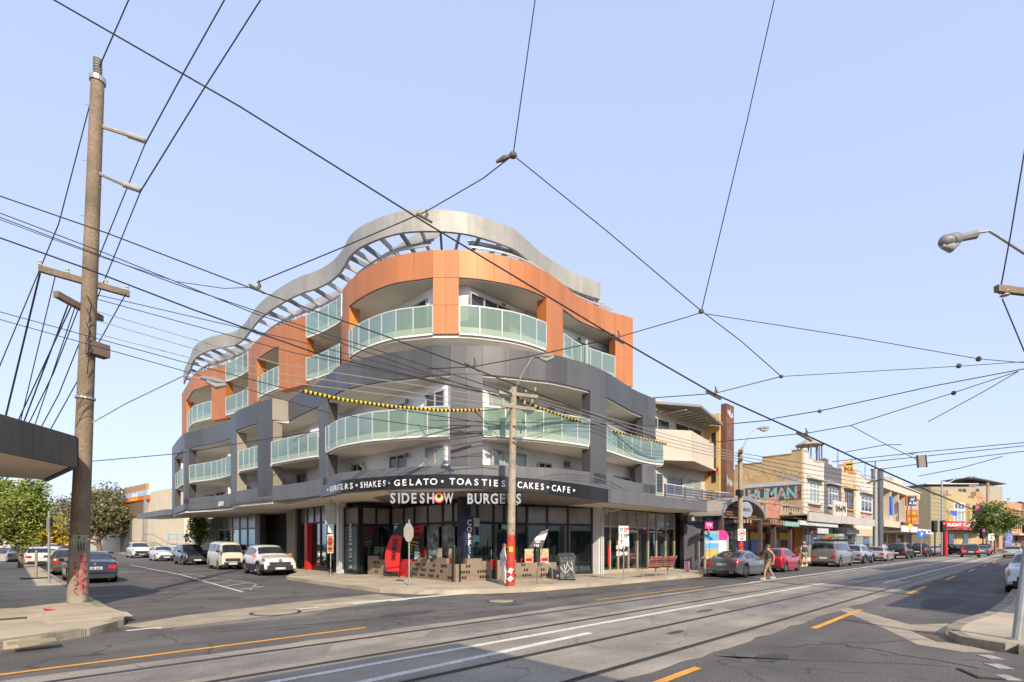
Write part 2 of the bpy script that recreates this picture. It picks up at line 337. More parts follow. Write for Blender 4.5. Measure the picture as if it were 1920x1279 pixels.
sheet('drain_slab', [(6.1,14.7),(7.9,15.0),(8.2,14.5),(6.4,14.2)], .009, M('pale_concrete', (.45,.38,.27), .85, var=.15, bump=.3))
def manhole(u, v, r, z=.01):
    p = G(u,v)
    t = thing('manhole_cover', 'round concrete-filled manhole cover set in the dark asphalt %s' % ('near the left kerb corner' if u < 700 else 'beside the corner footpath'), 'manhole', (p.x,p.y,0))
    MB().lathe((p.x,p.y,-.02),[(r,0),(r,z+.02)],28).build('ring', steel, t); MB().lathe((p.x,p.y,-.02),[(r*.86,0),(r*.86,z+.026)],28).build('cover', con, t)
manhole(517,1149,.62); manhole(940,1128,.45)
def gutter(u, v): p = G(u,v); return p
# footpaths: slab + kerb stones
def rounded(c, r, a0, a1, n=8): return [(c[0]+r*math.cos(R(a0+(a1-a0)*i/n)), c[1]+r*math.sin(R(a0+(a1-a0)*i/n))) for i in range(n+1)]
def pavement(name, edge, back, step=1.15):
    struct(name, MB().prism(edge+back, -.05, .15), footpath)
    # kerb stones along the edge, each its own block
    pts = [Vector(p) for p in edge]; ls=[0]
    for a,b in zip(pts,pts[1:]): ls.append(ls[-1]+(b-a).length)
    def pt(s):
        for i in range(len(pts)-1):
            if ls[i+1] >= s: return pts[i]+(pts[i+1]-pts[i])*((s-ls[i])/max(1e-6,ls[i+1]-ls[i]))
        return pts[-1]
    par = [o for o in bpy.data.objects if o.name == name][0]; s = 0; cnt = 0
    while s < ls[-1]-.2 and cnt < 60:
        e = min(ls[-1], s+step*random.uniform(.85,1.2)); a, b = pt(s+.012), pt(e-.012); m_ = pt((s+e)/2)
        path = [a,m_,b]; h = .155+random.uniform(-.008,.008)
        MB().ribbon([tuple(q) for q in path], -.04, h, .0).f  # orientation probe (unused)
        t = (b-a).normalized(); nn = Vector((t.y,-t.x))
        MB().prism([tuple(q+nn*.012) for q in path]+[tuple(q-nn*.20) for q in path[::-1]], -.04, h).build('kerb_stone', kerbm, par); s = e; cnt += 1
    return par
# corner block of the burger building (edge given with the road on its right-hand side)
cb = [(60,KY),(30.5,KY)]
cb += [(26.2,12.75),(20,12.85),(16.6,12.9),(13.6,13.4),(11.4,14.3)]+[(10.2,15.3),(9.6,16.8),(9.55,20),(9.6,23.5),(9.8,26.2),(10.6,27.8),(11.5,29)]+[(KR(y),y) for y in (36,44,54,66,80,110)]
FP = pavement('footpath', cb[::-1], [(60,30),(40,110)][::1])
pavement('footpath_far', [(400,KY),(60.02,KY)][::-1], [(400,40),(60.02,40)])
# left near corner
lc = [(KL(y),y) for y in (110,80,60,40,28,20,17)]+[(1.95,15.2),(1.75,13.9),(1.1,12.9),(.1,12.25),(-1.2,12.05),(-6,12.0),(-40,11.9)]
pavement('footpath_left', lc[::-1], [(-30,110),(-40,60)][::1])
# near right corner
rc = [(80,.5),(20,.7),(16.5,.85),(14.3,1.15),(12.9,1.2),(12.15,.9),(11.8,.2),(11.8,-1.5),(11.9,-30)]
pavement('footpath_near', rc[::-1], [(80,-30)])
nc = [(-30,.15),(.9,.1),(1.5,-.5),(1.7,-2),(1.7,-30)]
pavement('footpath_behind', nc, [(-30,-30)])
# details: tactile pad, pit lids, gutter grate, white crossing squares
pd = G(165,1157,.15); MB().box(pd.x-.75,pd.x+.75,pd.y-.45,pd.y+.45,.15,.158).build('tactile_pad', M('pale_concrete', (.45,.38,.27)), None, loc=None, label='pale ribbed tactile pad in the left corner footpath', cat='paving pad')
tp = bpy.data.objects['tactile_pad']; ORG[tp.name] = Vector((0,0,0))
for i in range(9): MB().box(pd.x-.7+.16*i,pd.x-.64+.16*i,pd.y-.42,pd.y+.42,.158,.166).build('rib', M('pale_concrete', (.45,.38,.27)), tp)
for i,(u,v) in enumerate(((15,1161),(60,1203))):
    p = G(u,v,.15); MB().box(p.x-.3,p.x+.3,p.y-.2,p.y+.2,.15,.156).build('access_cover', M('lid_%d'%i, ((.09,.08,.07),(.3,.26,.14))[i], .8), None, label=('small dark steel pit lid near the left photo edge','mossy concrete pit lid beside the left kerb')[i], cat='pit lid')
for (u,v) in ((1857,1233),(1872,1250),(1886,1271)):
    p = G(u,v); MB().obox((p.x,p.y,.008),.3,.2,.008,.6).build('white_square', faded, None, kind='structure')
p = G(1790,1195); MB().obox((p.x-.2,p.y+.25,.008),1.3,.4,.01,.45).build('pit_cover', M('rusty_steel',(.14,.09,.06),.7,.3,var=.3), None, label='rusty steel pit cover in the gutter at right corner', cat='pit cover')
p = G(1838,1265); 
gt = MB().obox((p.x,p.y,.012),.55,.3,.02,.5).build('gutter_grate', steel, None, label='cast iron gutter grate at the bottom right', cat='grate')
for i in range(7): q = Vector((p.x,p.y,.026))+Vector((math.cos(.5),math.sin(.5),0))*(-.21+.07*i); MB().obox(q,.03,.26,.012,.5).build('bar', M('grate_iron',(.12,.11,.1),.7), gt)
sheet('pale_strip', [(11.3,1.0),(11.5,1.6),(13.0,2.3),(16.2,4.0),(16.6,3.8),(14.2,2.1),(15.0,1.55),(14.2,1.3),(12.6,1.5),(11.6,.6)], .006, con)  # pale strip slanting out from the near right corner

# ================================================================ the corner apartment building
B = thing('apartment_building', 'four storey corner apartment block with wavy copper and grey cladding and green glass balconies', 'building', (16,22,.15))
CR = [(860.5,13.3,16.91),(894.5,13.92,16.47),(927,14.58,16.14),(957,15.25,15.86),(986,15.99,15.67),(1009,16.71,15.60),(1030,17.43,15.60),(1055,18.65,15.80),(1081,19.97,16.05),(1098,20.67,16.08),(1115,21.37,16.04),(1133,22.12,15.97),(1153,22.91,15.86),(1170,23.47,15.70),(1187,24.11,15.55)]
CL = [(811.7,12.54,17.67),(776.6,12.1,18.38),(743.8,11.69,19.08),(715.6,11.44,19.87),(691.6,11.3,20.71),(672.8,11.24,21.53),(653,11.28,22.61),(642,11.46,23.57),(637.6,11.66,24.3),(617,11.62,25.45),(598,11.52,26.4),(575,11.3,27.41),(529,10.81,29.49),(512,10.65,30.35),(494.8,10.57,31.66),(477.6,10.6,33.22),(463.9,10.78,35.1),(445,10.75,36.8),(424,10.45,38.61),(402.8,10.0,40.2),(382,9.65,41.6),(362.4,9.45,43),(352,9.7,45.6),(341.7,10.0,48.98)]
GL = [(844.7,12.73,16.73),(809,12.29,17.42),(776,11.92,18.13),(743,11.54,18.86),(710.4,11.19,19.66),(677.6,10.89,20.62),(653.5,10.69,21.41),(642.6,10.62,21.9),(629.4,10.66,22.6),(612,10.86,24.04),(590,11.0,25.69),(552,11.05,28.33),(541,11.18,29.55)]
GB = [(510,10.35,29.72),(490,10.14,30.9),(470,9.98,32.07),(445,9.81,33.92),(432.6,9.92,35.63)]
GA = [(432,10.3,36.2),(410,10.1,38.5),(380,9.65,40.9),(355,9.2,42.9),(343.6,9.06,43.9),(333,9.3,47),(322.5,9.69,50.89)]
GR = [(905,13.69,15.85),(950,14.65,15.33),(1000,15.7,14.86),(1028.5,16.28,14.6),(1054.7,16.97,14.43),(1081,17.79,14.3),(1107.2,18.6,14.22),(1134.6,19.89,14.3),(1151,20.83,14.46),(1170.7,22.0,14.7),(1190.4,23.3,14.95),(1216.7,24.8,15.05),(1229.4,25.6,15.06)]
NL = [(842,12.71,16.79),(802,12.17,17.51),(764,11.69,18.24),(729,11.31,19.06),(698.4,10.96,19.79),(672,10.75,20.62),(649,10.6,21.52),(632.7,10.58,22.3),(612,10.83,24.01)]
NB = [(596.5,10.98,25.26),(575,10.7,26.4),(550,10.48,27.7),(509,10.25,29.52)]
NX = [(484,10.16,31.1),(442.6,9.83,33.76)]
NA = [(431.7,9.98,35.64),(422.6,10.06,37.19),(405.4,9.95,38.72),(382,9.62,40.61),(355,9.15,42.5)]
NE_ = [(343,9.1,44.2),(328,9.5,48.59)]
NR = [(905,13.69,15.85),(950,14.62,15.3),(1018.6,16.05,14.7),(1051,16.95,14.47),(1080,17.82,14.32),(1105,18.55,14.22)]
NR2 = [(1136,20.0,14.32),(1150,21.0,14.5),(1164.6,21.9,14.68),(1181.7,22.95,14.86),(1199.6,23.95,14.97),(1219,25.0,14.97),(1241.8,25.95,14.8)]
CRs, CLs, GLs, GRs, GAs, GBs, NLs, NRs, NAs, NR2s, NBs = [resmooth(t,4) for t in (CR,CL,GL,GR,GA,GB,NL,NR,NA,NR2,NB)]
zT, zF, z4 = 13.91, 12.77, 10.5              # copper: top, underside of fascia, balcony floor
gT, gF = 9.76, 8.6                            # grey: top, underside of fascia
def inset(path, k):                            # pull a path end inwards for joints
    a, b = path[0], path[-1]
    p = list(path); p[0] = a+(p[1]-a).normalized()*k; p[-1] = b+(p[-2]-b).normalized()*k; return p
def panel(tab, u0, u1, z0, z1, mat, name='panel', th=.05, flip=False, parent=None):
    path = inset(seg(tab,u0,u1), .006); mb = MB()
    s = 1 if tab[0][0] < tab[-1][0] else -1
    if u0 > u1: s = -s*(-1 if tab[0][0] > tab[-1][0] else 1)
    path = [tuple(p) for p in path]
    if u0 > u1: path = path[::-1]             # left -> right in the photo: inside is on the left-hand side
    mb.ribbon(path, z0, z1, th); return mb.build(name, mat, parent or B)
# --- cores (white rendered walls), floors, soffits
core = [(11.3,51),(11.7,38),(12.25,30),(12.25,24),(12.85,17.25),(13.95,16.3),(25.5,16.15),(25.5,36),(22,51)]
MB().prism(core, 4.02, 8.55).build('wall', whitew, B)
core3 = [(11.6,50.5),(12.0,38),(12.6,30),(12.7,24),(13.0,18.6),(14.4,17.3),(25.3,17.1),(25.3,36),(22,50.5)]
MB().prism(core3, 8.55, 10.3).build('wall', whitew, B)
core4 = [(12.0,48.5),(12.6,36),(12.75,24),(12.95,18.2),(14.0,17.15),(24.0,17.0),(24.0,36),(20,48.5)]
MB().prism(core4, 10.3, 12.72).build('wall', whitew, B)
MB().prism([(13.5,48),(13.9,24),(14.6,19),(15.5,18.4),(23,18.4),(23,40),(20,48)], 12.92, 14.3).build('penthouse_wall', whitew, B)
def slab(paths, inner, z0, z1, mat=soffit, name='slab'):
    pts = [Vector(p[:2]) for pa in paths for p in pa]; k_ = len(pts); off = []
    for i in range(k_):
        a_, b_ = pts[max(i-1,0)], pts[min(i+1,k_-1)]; tt_ = (b_-a_).normalized(); off.append(pts[i]+Vector((-tt_.y,tt_.x))*.09)
    poly = [tuple(p) for p in off]+inner; return MB().prism(poly, z0, z1).build(name, mat, B)
fullC = [[Vector(t[1:]) for t in CLs[::-1]], [Vector(t[1:]) for t in CRs]]
slab(fullC, [(24,20),(20,48)], 12.73, 12.9)
slab(fullC, [(24,20),(20,48)], 10.31, 10.47)
fullG = [[Vector(t[1:]) for t in GAs[::-1]], [Vector(t[1:]) for t in GBs[::-1]], [Vector(t[1:]) for t in GLs[::-1]], [Vector(t[1:]) for t in GRs]]
inG = [(25.4,20),(20,50)]
slab(fullG, inG, 8.52, 8.66)
fullN = [[Vector(t[1:]) for t in NAs[::-1]], [Vector(t[1:]) for t in NX[::-1]], [Vector(t[1:]) for t in NBs[::-1]], [Vector(t[1:]) for t in NLs[::-1]], [Vector(t[1:]) for t in NRs], [Vector(t[1:]) for t in NR2s]]
slab([[Vector((9.6,50)),Vector((9.2,44))]]+fullN, [(25.9,17),(25.4,20),(20,50)], 6.02, 6.2)
slab(fullG, inG, 3.98, 4.12)
# --- copper cladding, panel by panel
cu_l = [812,776.6,743.8,715.6,691.6,672.8,660,650,642]
for a,b in zip(cu_l,cu_l[1:]): panel(CLs, b, a, zF, zT, copper)
cu_r = [860.5,894.5,927,957,986,1009,1030,1042,1055,1068,1081,1098,1115,1133,1153,1170,1187]
for a,b in zip(cu_r,cu_r[1:]): panel(CRs, a, b, zF, zT, copper)
cw = [Vector((12.54,17.67)),Vector((12.92,17.29)),Vector((13.3,16.91))]
for a,b in zip(cw,cw[1:]):
    for z0,z1 in ((z4-.06,11.62),(11.63,12.76),(12.77,zT)): MB().ribbon([tuple(q) for q in inset([a,(a+b)/2,b],.005)], z0, z1-.006, .06).build('panel', copper, B)
MB().prism([(12.62,17.68),(13.31,16.99),(13.45,17.2),(12.8,17.85)], z4-.03, zF).build('column', copedge, B)
MB().box(12.5,13.4,16.9,17.6,z4-.16,z4-.07); 
def frame_col(tab, u0, u1, z0, z1, m, n=2, side=None, depth=.45, zs=()):   # clad pier with a return face
    us = [u0+(u1-u0)*i/n for i in range(n+1)]; zz = [z0]+list(zs)+[z1]
    for a,b in zip(us,us[1:]):
        for c,d in zip(zz,zz[1:]): panel(tab, a, b, c+.003, d-.003, m)
    a, b = interp(tab,u0), interp(tab,u1); t = (b-a).normalized(); nn = Vector((-t.y,t.x))
    MB().prism([tuple(a+t*.02+nn*.052),tuple(b-t*.02+nn*.052),tuple(b-t*.02+nn*depth),tuple(a+t*.02+nn*depth)], z0+.01, z1-.01).build('column', side or m, B)
frame_col(CRs, 1024, 1054, z4-.3, zF, copper, 1, copedge, .5, (11.62,))
frame_col(CRs, 1153, 1187, z4-.3, zF, copper, 2, copedge, .5, (11.62,))
frame_col(CLs, 640, 655, z4-.3, zF, copper, 1, copedge, .5, (11.62,))
# block 2 and block 1 of the side-street front
for a,b in ((575,552),(552,529),(529,512),(512,494.8),(494.8,478),(478,464)): panel(CLs, b, a, zF, zT, copper)
frame_col(CLs, 524, 575, z4-.25, zF, copper, 2, copedge, .5, (11.62,)); frame_col(CLs, 464, 481, z4-.25, zF, copper, 1, copedge, .5, (11.62,))
for a,b in ((424,412),(412,402),(402,388),(388,374),(374,362),(362,352),(352,342)): panel(CLs, b, a, zF, zT, copper)
frame_col(CLs, 402, 424, z4-.25, zF, copper, 2, copedge, .5, (11.62,)); frame_col(CLs, 342, 350, z4-.25, zF, copper, 1, copedge, .5)
for us in ((1187,1153),): pass
MB().prism([(24.1,15.57),(24.13,20),(24.03,20),(24.02,15.6)], z4-.3, zT).build('side_cladding', copper, B)
MB().prism([tuple(q) for q in seg(CLs,342,424)]+[(11.5,48.9)][:0]+[(11.2,39),(11.2,48)], zT-.15, zT-.1).build('roof_edge', louvre, B)
# --- glass balustrades: pane, base strip, posts, rail
post_me = MB().box(-.025,.025,-.02,.02,0,1.16).mesh('post'); post_me.materials.append(alu)
def balustrade(tab, us, zb, h=1.12):
    us = sorted(us)
    for a,b in zip(us,us[1:]):
        path = [tuple(p) for p in inset(seg(tab,a,b), .03)]
        MB().ribbon(path, zb+.24, zb+h-.02, .014).build('glass_pane', frost, B)
        MB().ribbon(path, zb-.02, zb+.235, .03).build('base_strip', frost2, B)
    path = [tuple(p) for p in seg(tab,us[0],us[-1])]
    MB().ribbon(path, zb+h-.02, zb+h+.03, .05).build('handrail', alu, B)
    MB().ribbon(path, zb-.1, zb-.025, .06).build('slab_edge', soffit, B)
    for u in us:
        p = interp(tab,u); q = interp(tab,u+1)-interp(tab,u-1); piece('post', post_me, B, (p.x,p.y,zb-.02), (0,0,math.atan2(q.y,q.x)))
px2 = lambda x: 590+x/4.567
balustrade(NLs, [px2(v) for v in (100,135,195,270,375,495,635,795,968,1150)], 6.19)
balustrade(NRs, [907,945,982,1018.6,1051,1080,1105], 6.19)
balustrade(NR2s, [1136,1150,1164.6,1181.7,1199.6,1219,1241.8], 6.19)
MB().ribbon([(25.95,14.8),(26.0,16.2)], 6.1, 7.36, .04).build('side_screen', alu, B)
balustrade(NBs, [509,529,549,568,582,596.5], 6.19); balustrade(NX, [442.6,453,464,474,484], 6.19)
balustrade(NAs, [355,368.5,382,394.5,405.4,414,422.6,431.5], 6.19); balustrade(NE_, [328,333,338,343], 6.19)
balustrade(CRs, [862,899,941,975.5,1005,1024], z4); balustrade(CRs, [1055,1070,1088,1107,1128,1152], z4)
balustrade(CLs, [655,661,673,692,715.5,743,775,811], z4)
balustrade(CLs, [575,598,617,632,637], z4); balustrade(CLs, [484,492,501,512,524], z4); balustrade(CLs, [424,440,452,463], z4); balustrade(CLs, [352,356,362,375,387,402], z4)
balustrade(CLs, [575,598,617,632,640], 12.79); balustrade(CLs, [424,440,452,463], 12.79)
# --- grey cladding
tone = [grey1,grey1b,grey1,grey1b,grey1]
def greyrun(tab, us, z0, z1):
    us = sorted(us)
    for i,(a,b) in enumerate(zip(us,us[1:])): panel(tab, a, b, z0, z1, tone[(i*7+3)%5] if i%3 else grey1)
greyrun(GLs, [844.7,809,776,743,710,678,653,630,612,590,552,541], gF, gT)
greyrun(GRs, [905,945,985,1025,1062,1107,1134.6,1151,1170.7,1190.4,1216.7,1229.4], gF, gT)
gc = [Vector((12.73,16.73)),Vector((13.21,16.29)),Vector((13.69,15.85))]
for i,(a,b) in enumerate(zip(gc,gc[1:])):
    for z0,z1 in ((4.9,6.2),(6.21,8.6),(8.61,gT)): MB().ribbon([tuple(q) for q in inset([a,(a+b)/2,b],.004)], z0, z1-.006, .06).build('panel', (grey1,grey1b)[i], B)
MB().prism([(12.8,16.76),(13.68,15.95),(13.8,16.28),(12.95,17.1)], 4.9, 8.6).build('column', whitew, B)
frame_col(GRs, 1107.5, 1136, 4.5, gF, grey1b, 1, grey1, .45, (6.2,))
frame_col(GRs, 1206, 1229.4, 6.3, gF, grey1, 1, grey1, .45); frame_col(GRs, 1205, 1229.4, 4.5, 6.0, grey2, 2, grey1, .45)
frame_col(GLs, 597, 614, 4.3, gF, grey1b, 1, grey1, .5, (6.2,))
# projecting frame box on the side street
greyrun(GBs, [432.6,445,470,490,510], gF, gT)
frame_col(GBs, 484, 510, 4.4, gF, grey1, 1, beigeside, .6, (6.2,7.4)); frame_col(GBs, 432.6, 443, 4.3, gF, grey1b, 1, beigeside, .6, (6.2,))
MB().ribbon([(10.36,29.70),(11.18,29.62)], gF, gT, .05).build('side_panel', beigeside, B)  # grey box side, its warm sunlight painted into the colour
greyrun(GAs, [322.5,333,343.6,355,380,410,432], gF, gT)
frame_col(GAs, 343.6, 355, 4.2, gF, grey1b, 1, grey1, .5, (6.2,)); frame_col(GAs, 322.5, 329, 4.2, gF, grey1, 1, grey1, .4)
MB().box(25.46,25.6,15.1,30,4.1,gT-.05).build('side_wall', grey1, B)
# --- first floor parapet and its painted swoosh, awning fascias
greyrun2 = lambda tab, us, z0, z1: [panel(tab, a, b, z0, z1, grey2) for a,b in zip(sorted(us),sorted(us)[1:])]
greyrun2(GLs, [844.7,800,760,720,680,640,612,590,541], 4.5, 4.93); greyrun2(GRs, [905,945,985,1020,1062,1107,1134.6,1165,1195,1229.4], 4.3, 4.96)
for a,b in zip(gc,gc[1:]): MB().ribbon([tuple(q) for q in inset([a,(a+b)/2,b],.004)], 4.5, 4.89, .06).build('panel', grey2, B)
def swoosh(u0,u1,za,zb,zc,wd):
    n=18; path=[]; z0=[]; z1=[]
    for i in range(n+1):
        t=i/n; p=interp(GRs,u0+(u1-u0)*t); path.append((p.x-.002,p.y-.012)); z=za*(1-t)**2+2*zb*t*(1-t)+zc*t*t; k=wd*(1-abs(2*t-1)**2*.6); z0.append(z-k); z1.append(z+k)
    MB().ribbon(path,z0,z1,.008).build('painted_swoosh', M('swoosh_dark', (.1,.105,.115), .5), B)
swoosh(985,1180,4.34,5.2,4.42,.035); swoosh(1010,1160,4.34,4.98,4.36,.014); swoosh(1025,1140,4.34,4.75,4.34,.012)
sidefs = [tuple(interp(GAs,u)) for u in (322.5,333,343.6,355,380,410,432)]
MB().ribbon([(8.9,62),(9.3,52)]+sidefs+[(10.05,36.0)], 4.15, 4.62, .1).build('awning_fascia', grey2, B)
MB().prism([(8.95,61.9),(9.35,52)]+[(p[0]+.06,p[1]) for p in sidefs]+[(10.2,36.3),(13.2,36.3),(13.2,50),(11,61.9)], 4.16, 4.3).build('awning_soffit', soffit, B)
greyrun2(GAs, [343.6,355,380,410,432], 4.63, 5.0)
bx = [tuple(interp(GBs,u)) for u in (432.6,445,470,490,510)]
MB().ribbon(bx+[(10.6,28.3),(10.85,26.4),(10.86,24.5)], 4.12, 4.92, .1).build('awning_fascia', grey2, B)
MB().prism([(9.95,35.5)]+bx+[(10.62,28.3),(10.9,26.4),(10.9,24.5),(13.2,24.5),(13.2,35.5)], 4.13, 4.25).build('awning_soffit', beigeside, B)
blackf = M('black_fascia', (.03,.031,.036), .22, .3, var=.25, scale=.5)
fl = [tuple(interp(GLs,u)) for u in (600,612,629.4,642.6,653.5,677.6,710.4,743,776,809,844.7)]; fr = [tuple(interp(GRs,u)) for u in (905,950,1000,1028.5,1054.7,1081,1107.2,1139)]
fpath = [Vector(p) for p in fl+fr]
# smooth rounded corner, slightly proud of the parapet
fpath = [p+Vector((-.06,-.06)) for p in fpath]; nfp = len(fpath)
ztop = [4.58]*(len(fl)-2)+[4.57,4.56,4.53,4.5,4.46,4.43,4.4,4.37,4.34,4.3]; zbot = [4.04]*(len(fl)-2)+[4.03,4.02,3.98,3.94,3.9,3.86,3.82,3.79,3.75,3.7]
MB().ribbon([tuple(p) for p in fpath], zbot, ztop, .12).build('sign_fascia', blackf, B)
MB().prism([tuple(p+Vector((.08,.08))) for p in fpath]+[(22.3,18.6),(14.9,18.6),(14.9,26.5),(12,26.5)], [z+.02 for z in zbot]+[3.72,3.85,4.0,4.05], [z+.1 for z in zbot]+[3.82,3.95,4.1,4.15]).build('awning_soffit', M('dark_soffit', (.24,.22,.2), .7), B)
# lettering along the fascia
cl = [0]
for a,b in zip(fpath,fpath[1:]): cl.append(cl[-1]+(b-a).length)
def fp(s):
    for i in range(nfp-1):
        if cl[i+1] >= s:
            t=(s-cl[i])/(cl[i+1]-cl[i]); return fpath[i]+(fpath[i+1]-fpath[i])*t, (fpath[i+1]-fpath[i]).normalized(), (zbot[i]+(zbot[i+1]-zbot[i])*t+ztop[i]+(ztop[i+1]-ztop[i])*t)/2
def s_at(u):                                    # arc length where the fascia crosses photo column u
    best=None
    for k in range(400):
        s=cl[-1]*k/399.01; p,_,_=fp(s); d=p.x*ca+p.y*sa; uu=960+F*(p.x*sa-p.y*ca)/d
        if best is None or abs(uu-u)<best[0]: best=(abs(uu-u),s)
    return best[1]
words = [('\u2022',615),('BURGERS',642),('\u2022',670),('SHAKES',700),('\u2022',731),('GELATO',785),('\u2022',830),('TOASTIES',895),('\u2022',960),('CAKES',989),('\u2022',1027),('CAFE',1053),('\u2022',1075)]
span = {'BURGERS':(619,665),'SHAKES':(675,725),'GELATO':(739,821),'TOASTIES':(841,951),'CAKES':(969,1022),'CAFE':(1034,1070)}
for wd_,uc in words:
    if wd_ == '\u2022':
        p,t,z = fp(s_at(uc)); nn=Vector((t.y,-t.x)); c=Vector((p.x+nn.x*.01,p.y+nn.y*.01,z-.02)); MB().lathe(c,[(.055,0),(.055,.025)],10,(nn.x,nn.y,0)).build('dot', letter_w, B); continue
    a,b = span[wd_]; sa_, sb_ = s_at(a), s_at(b); k=len(wd_); wds=[.45 if ch=='I' else 1 for ch in wd_]; tot=sum(wds); acc=0
    for ch,wc in zip(wd_,wds):
        s=sa_+(sb_-sa_)*(acc+wc/2)/tot; acc+=wc; p,t,z=fp(s); nn=Vector((t.y,-t.x))
        text(ch,(p.x+nn.x*.012,p.y+nn.y*.012,z-.02),(t.x,t.y,0),.36,letter_w,B,'letter',.008,.018,sx=min(1.3,(sb_-sa_)/k/.29))
# --- roof ribbon and sun louvres
RB = [(343.8,700),(347.5,687.8),(356,670),(360,657.8),(366,647.8),(377.6,639),(395,631.5),(415,626.5),(440,621.5),(457.6,607.7),(470,590),(485,571),(502.7,555),(520,542.7),(540,530),(565,517.6),(590,509),(615,496),(633,480),(645,462.6),(653,447.6),(663,435),(683,421),(720,405),(758,395.5),(800,393),(838,394.4),(877.5,399.6),(916.7,411),(956,425.7),(974,437),(1000,461),(1021,478),(1055,500),(1086,515.8),(1126,530.5)]
zr1, zr0 = 15.6, 14.72
RBp = []
for u,v in RB: d=(zr1-H)*F/(HY-v); p=at(u,d); RBp.append((u,p.x,p.y))
RBs = resmooth(RBp,3); rpts=[Vector(t[1:]) for t in RBs]
for i in range(0,len(rpts)-1,9):
    j=min(i+9,len(rpts)-1); MB().ribbon([tuple(p) for p in inset(rpts[i:j+1],.003)], zr0, zr1, .12).build('roof_ribbon', ribbonm, B)
# beams from the ribbon back to the louvre frame, slats running along it
inner=[]
for i,p in enumerate(rpts):
    t=(rpts[min(i+4,len(rpts)-1)]-rpts[max(i-4,0)]).normalized(); inner.append(p+Vector((-t.y,t.x))*2.3)
for i in range(2,len(rpts)-1,3):
    p=rpts[i]; t=(rpts[min(i+6,len(rpts)-1)]-rpts[max(i-6,0)]).normalized(); nn=Vector((-t.y,t.x)); q=p+nn*3.4
    a=Vector((p.x+nn.x*.1,p.y+nn.y*.1,14.92)); b=Vector((q.x,q.y,14.4)); c=(a+b)/2; L=(b-a).length; an=math.atan2(b.y-a.y,b.x-a.x)
    MB().obox(c,L,.09,.2,an,0,math.atan2(.52,L)).build('beam', beamdark if i%2 else louvre, B)
cb_=[Vector(tt_[1:]) for tt_ in CLs[::-1]]; cr_=[Vector(tt_[1:]) for tt_ in CRs]
def offpath(pts,o):
    out=[]
    for i in range(len(pts)):
        a_,b_=pts[max(i-6,0)],pts[min(i+6,len(pts)-1)]; tt_=(b_-a_).normalized(); out.append(tuple(pts[i]+Vector((-tt_.y,tt_.x))*o))
    return out[::3]+[out[-1]]
for k in range(8):
    o=.35+.3*k; z=13.98+.95*o
    MB().ribbon(offpath(cb_,o)[:-1], z, z+.08, .05).build('louvre_slat', louvre, B)
    if k<3: MB().ribbon(offpath(cr_,o+.3)[1:-2], z+.1, z+.17, .05).build('louvre_slat', louvre, B)
apx=(14.9,18.9,15.3); MB().add([(13.2,18.2,13.7),(14.4,17.1,13.7),(17,20,13.7),(14,22,13.7),apx],[(0,1,4),(1,2,4),(2,3,4),(3,0,4),(3,2,1,0)]).build('roof_pyramid', beamdark, B)
MB().tube([P(1062,545,26.2),P(1062,520,26.2)],.04).build('roof_post', alu, B)
for u in (1118,1126): p=interp(RBs,min(u,1125)); MB().box(p.x-.05,p.x+.05,p.y+.15,p.y+.25,13.4,14.8).build('roof_post', louvre, B)
# --- windows in the recessed walls
def window(c0, c1, z0, z1, out, glass, n=2, fr=framegrey, fw=.06):     # c0,c1 plan points on the wall, out = outward normal
    a=Vector(c0); b=Vector(c1); t=(b-a).normalized(); L=(b-a).length; o=Vector(out); 
    mb=MB(); an=math.atan2(t.y,t.x)
    def bar(s0,s1,za,zb,dep): c=a+t*(s0+s1)/2+o*dep/2; mb.obox((c.x,c.y,(za+zb)/2),s1-s0,dep,zb-za,an)
    bar(0,L,z1-fw,z1,.09); bar(0,L,z0,z0+fw,.09); bar(0,fw,z0+fw,z1-fw,.085); bar(L-fw,L,z0+fw,z1-fw,.085)
    for i in range(1,n): s=L*i/n; bar(s-.03,s+.03,z0+fw,z1-fw,.08)
    w_=mb.build('window', fr, B)
    for i in range(n):
        s0=L*i/n+(fw if i==0 else .03); s1=L*(i+1)/n-(fw if i==n-1 else .03); c=a+t*(s0+s1)/2+o*.025
        MB().obox((c.x,c.y,(z0+z1)/2),s1-s0,.03,z1-z0-2*fw,an).build('pane', glass if i%2==0 else (glass if random.random()<.6 else win_glass), w_)
def lw(u0,u1,z0,z1,glass,X0=None,n=2):          # on the side-street wall
    def hit(u):
        for (x0,y0),(x1,y1) in zip(core,core[1:]):
            for k in range(41):
                x=x0+(x1-x0)*k/40; y=y0+(y1-y0)*k/40; d=x*ca+y*sa
                if abs(960+F*(x*sa-y*ca)/d-u)<2.2 and y>16.9: return Vector((x-.004,y))
    a,b=hit(u1),hit(u0)
    if a and b: 
        t=(b-a).normalized(); window(a,b,z0,z1,(-abs(t.y),abs(t.x)*(1 if t.x*t.y>0 else 0)) if False else (-1,0),glass,n)
def rw(u0,u1,z0,z1,glass,Y=16.2,n=2):
    a=at(u0,dY(u0,Y)); b=at(u1,dY(u1,Y)); window(a[:2],b[:2],z0,z1,(0,-1),glass,n)
for z0,z1,gl in ((4.2,5.86,blind_glass),(6.3,8.12,win_glass)):
    lw(800,838,z0,z1,gl); lw(733,762,z0,z1-.1,win_glass); lw(660,684,z0+.2,z1-.15,win_glass); lw(617,632,z0+.4,z1-.2,win_glass)
    lw(560,578,z0,z1,win_glass); lw(514,536,z0,z1-.1,win_glass); lw(456,472,z0,z1-.2,win_glass); lw(408,424,z0,z1-.2,win_glass); lw(384,403,z0,z1-.2,win_glass,n=3)
rw(921,985,4.2,5.75,blind_glass,n=3); rw(1008,1033,4.4,5.5,win_glass); rw(1060,1104,4.2,5.35,blind_glass,n=2); rw(1150,1178,4.3,5.4,win_glass,Y=16.2)
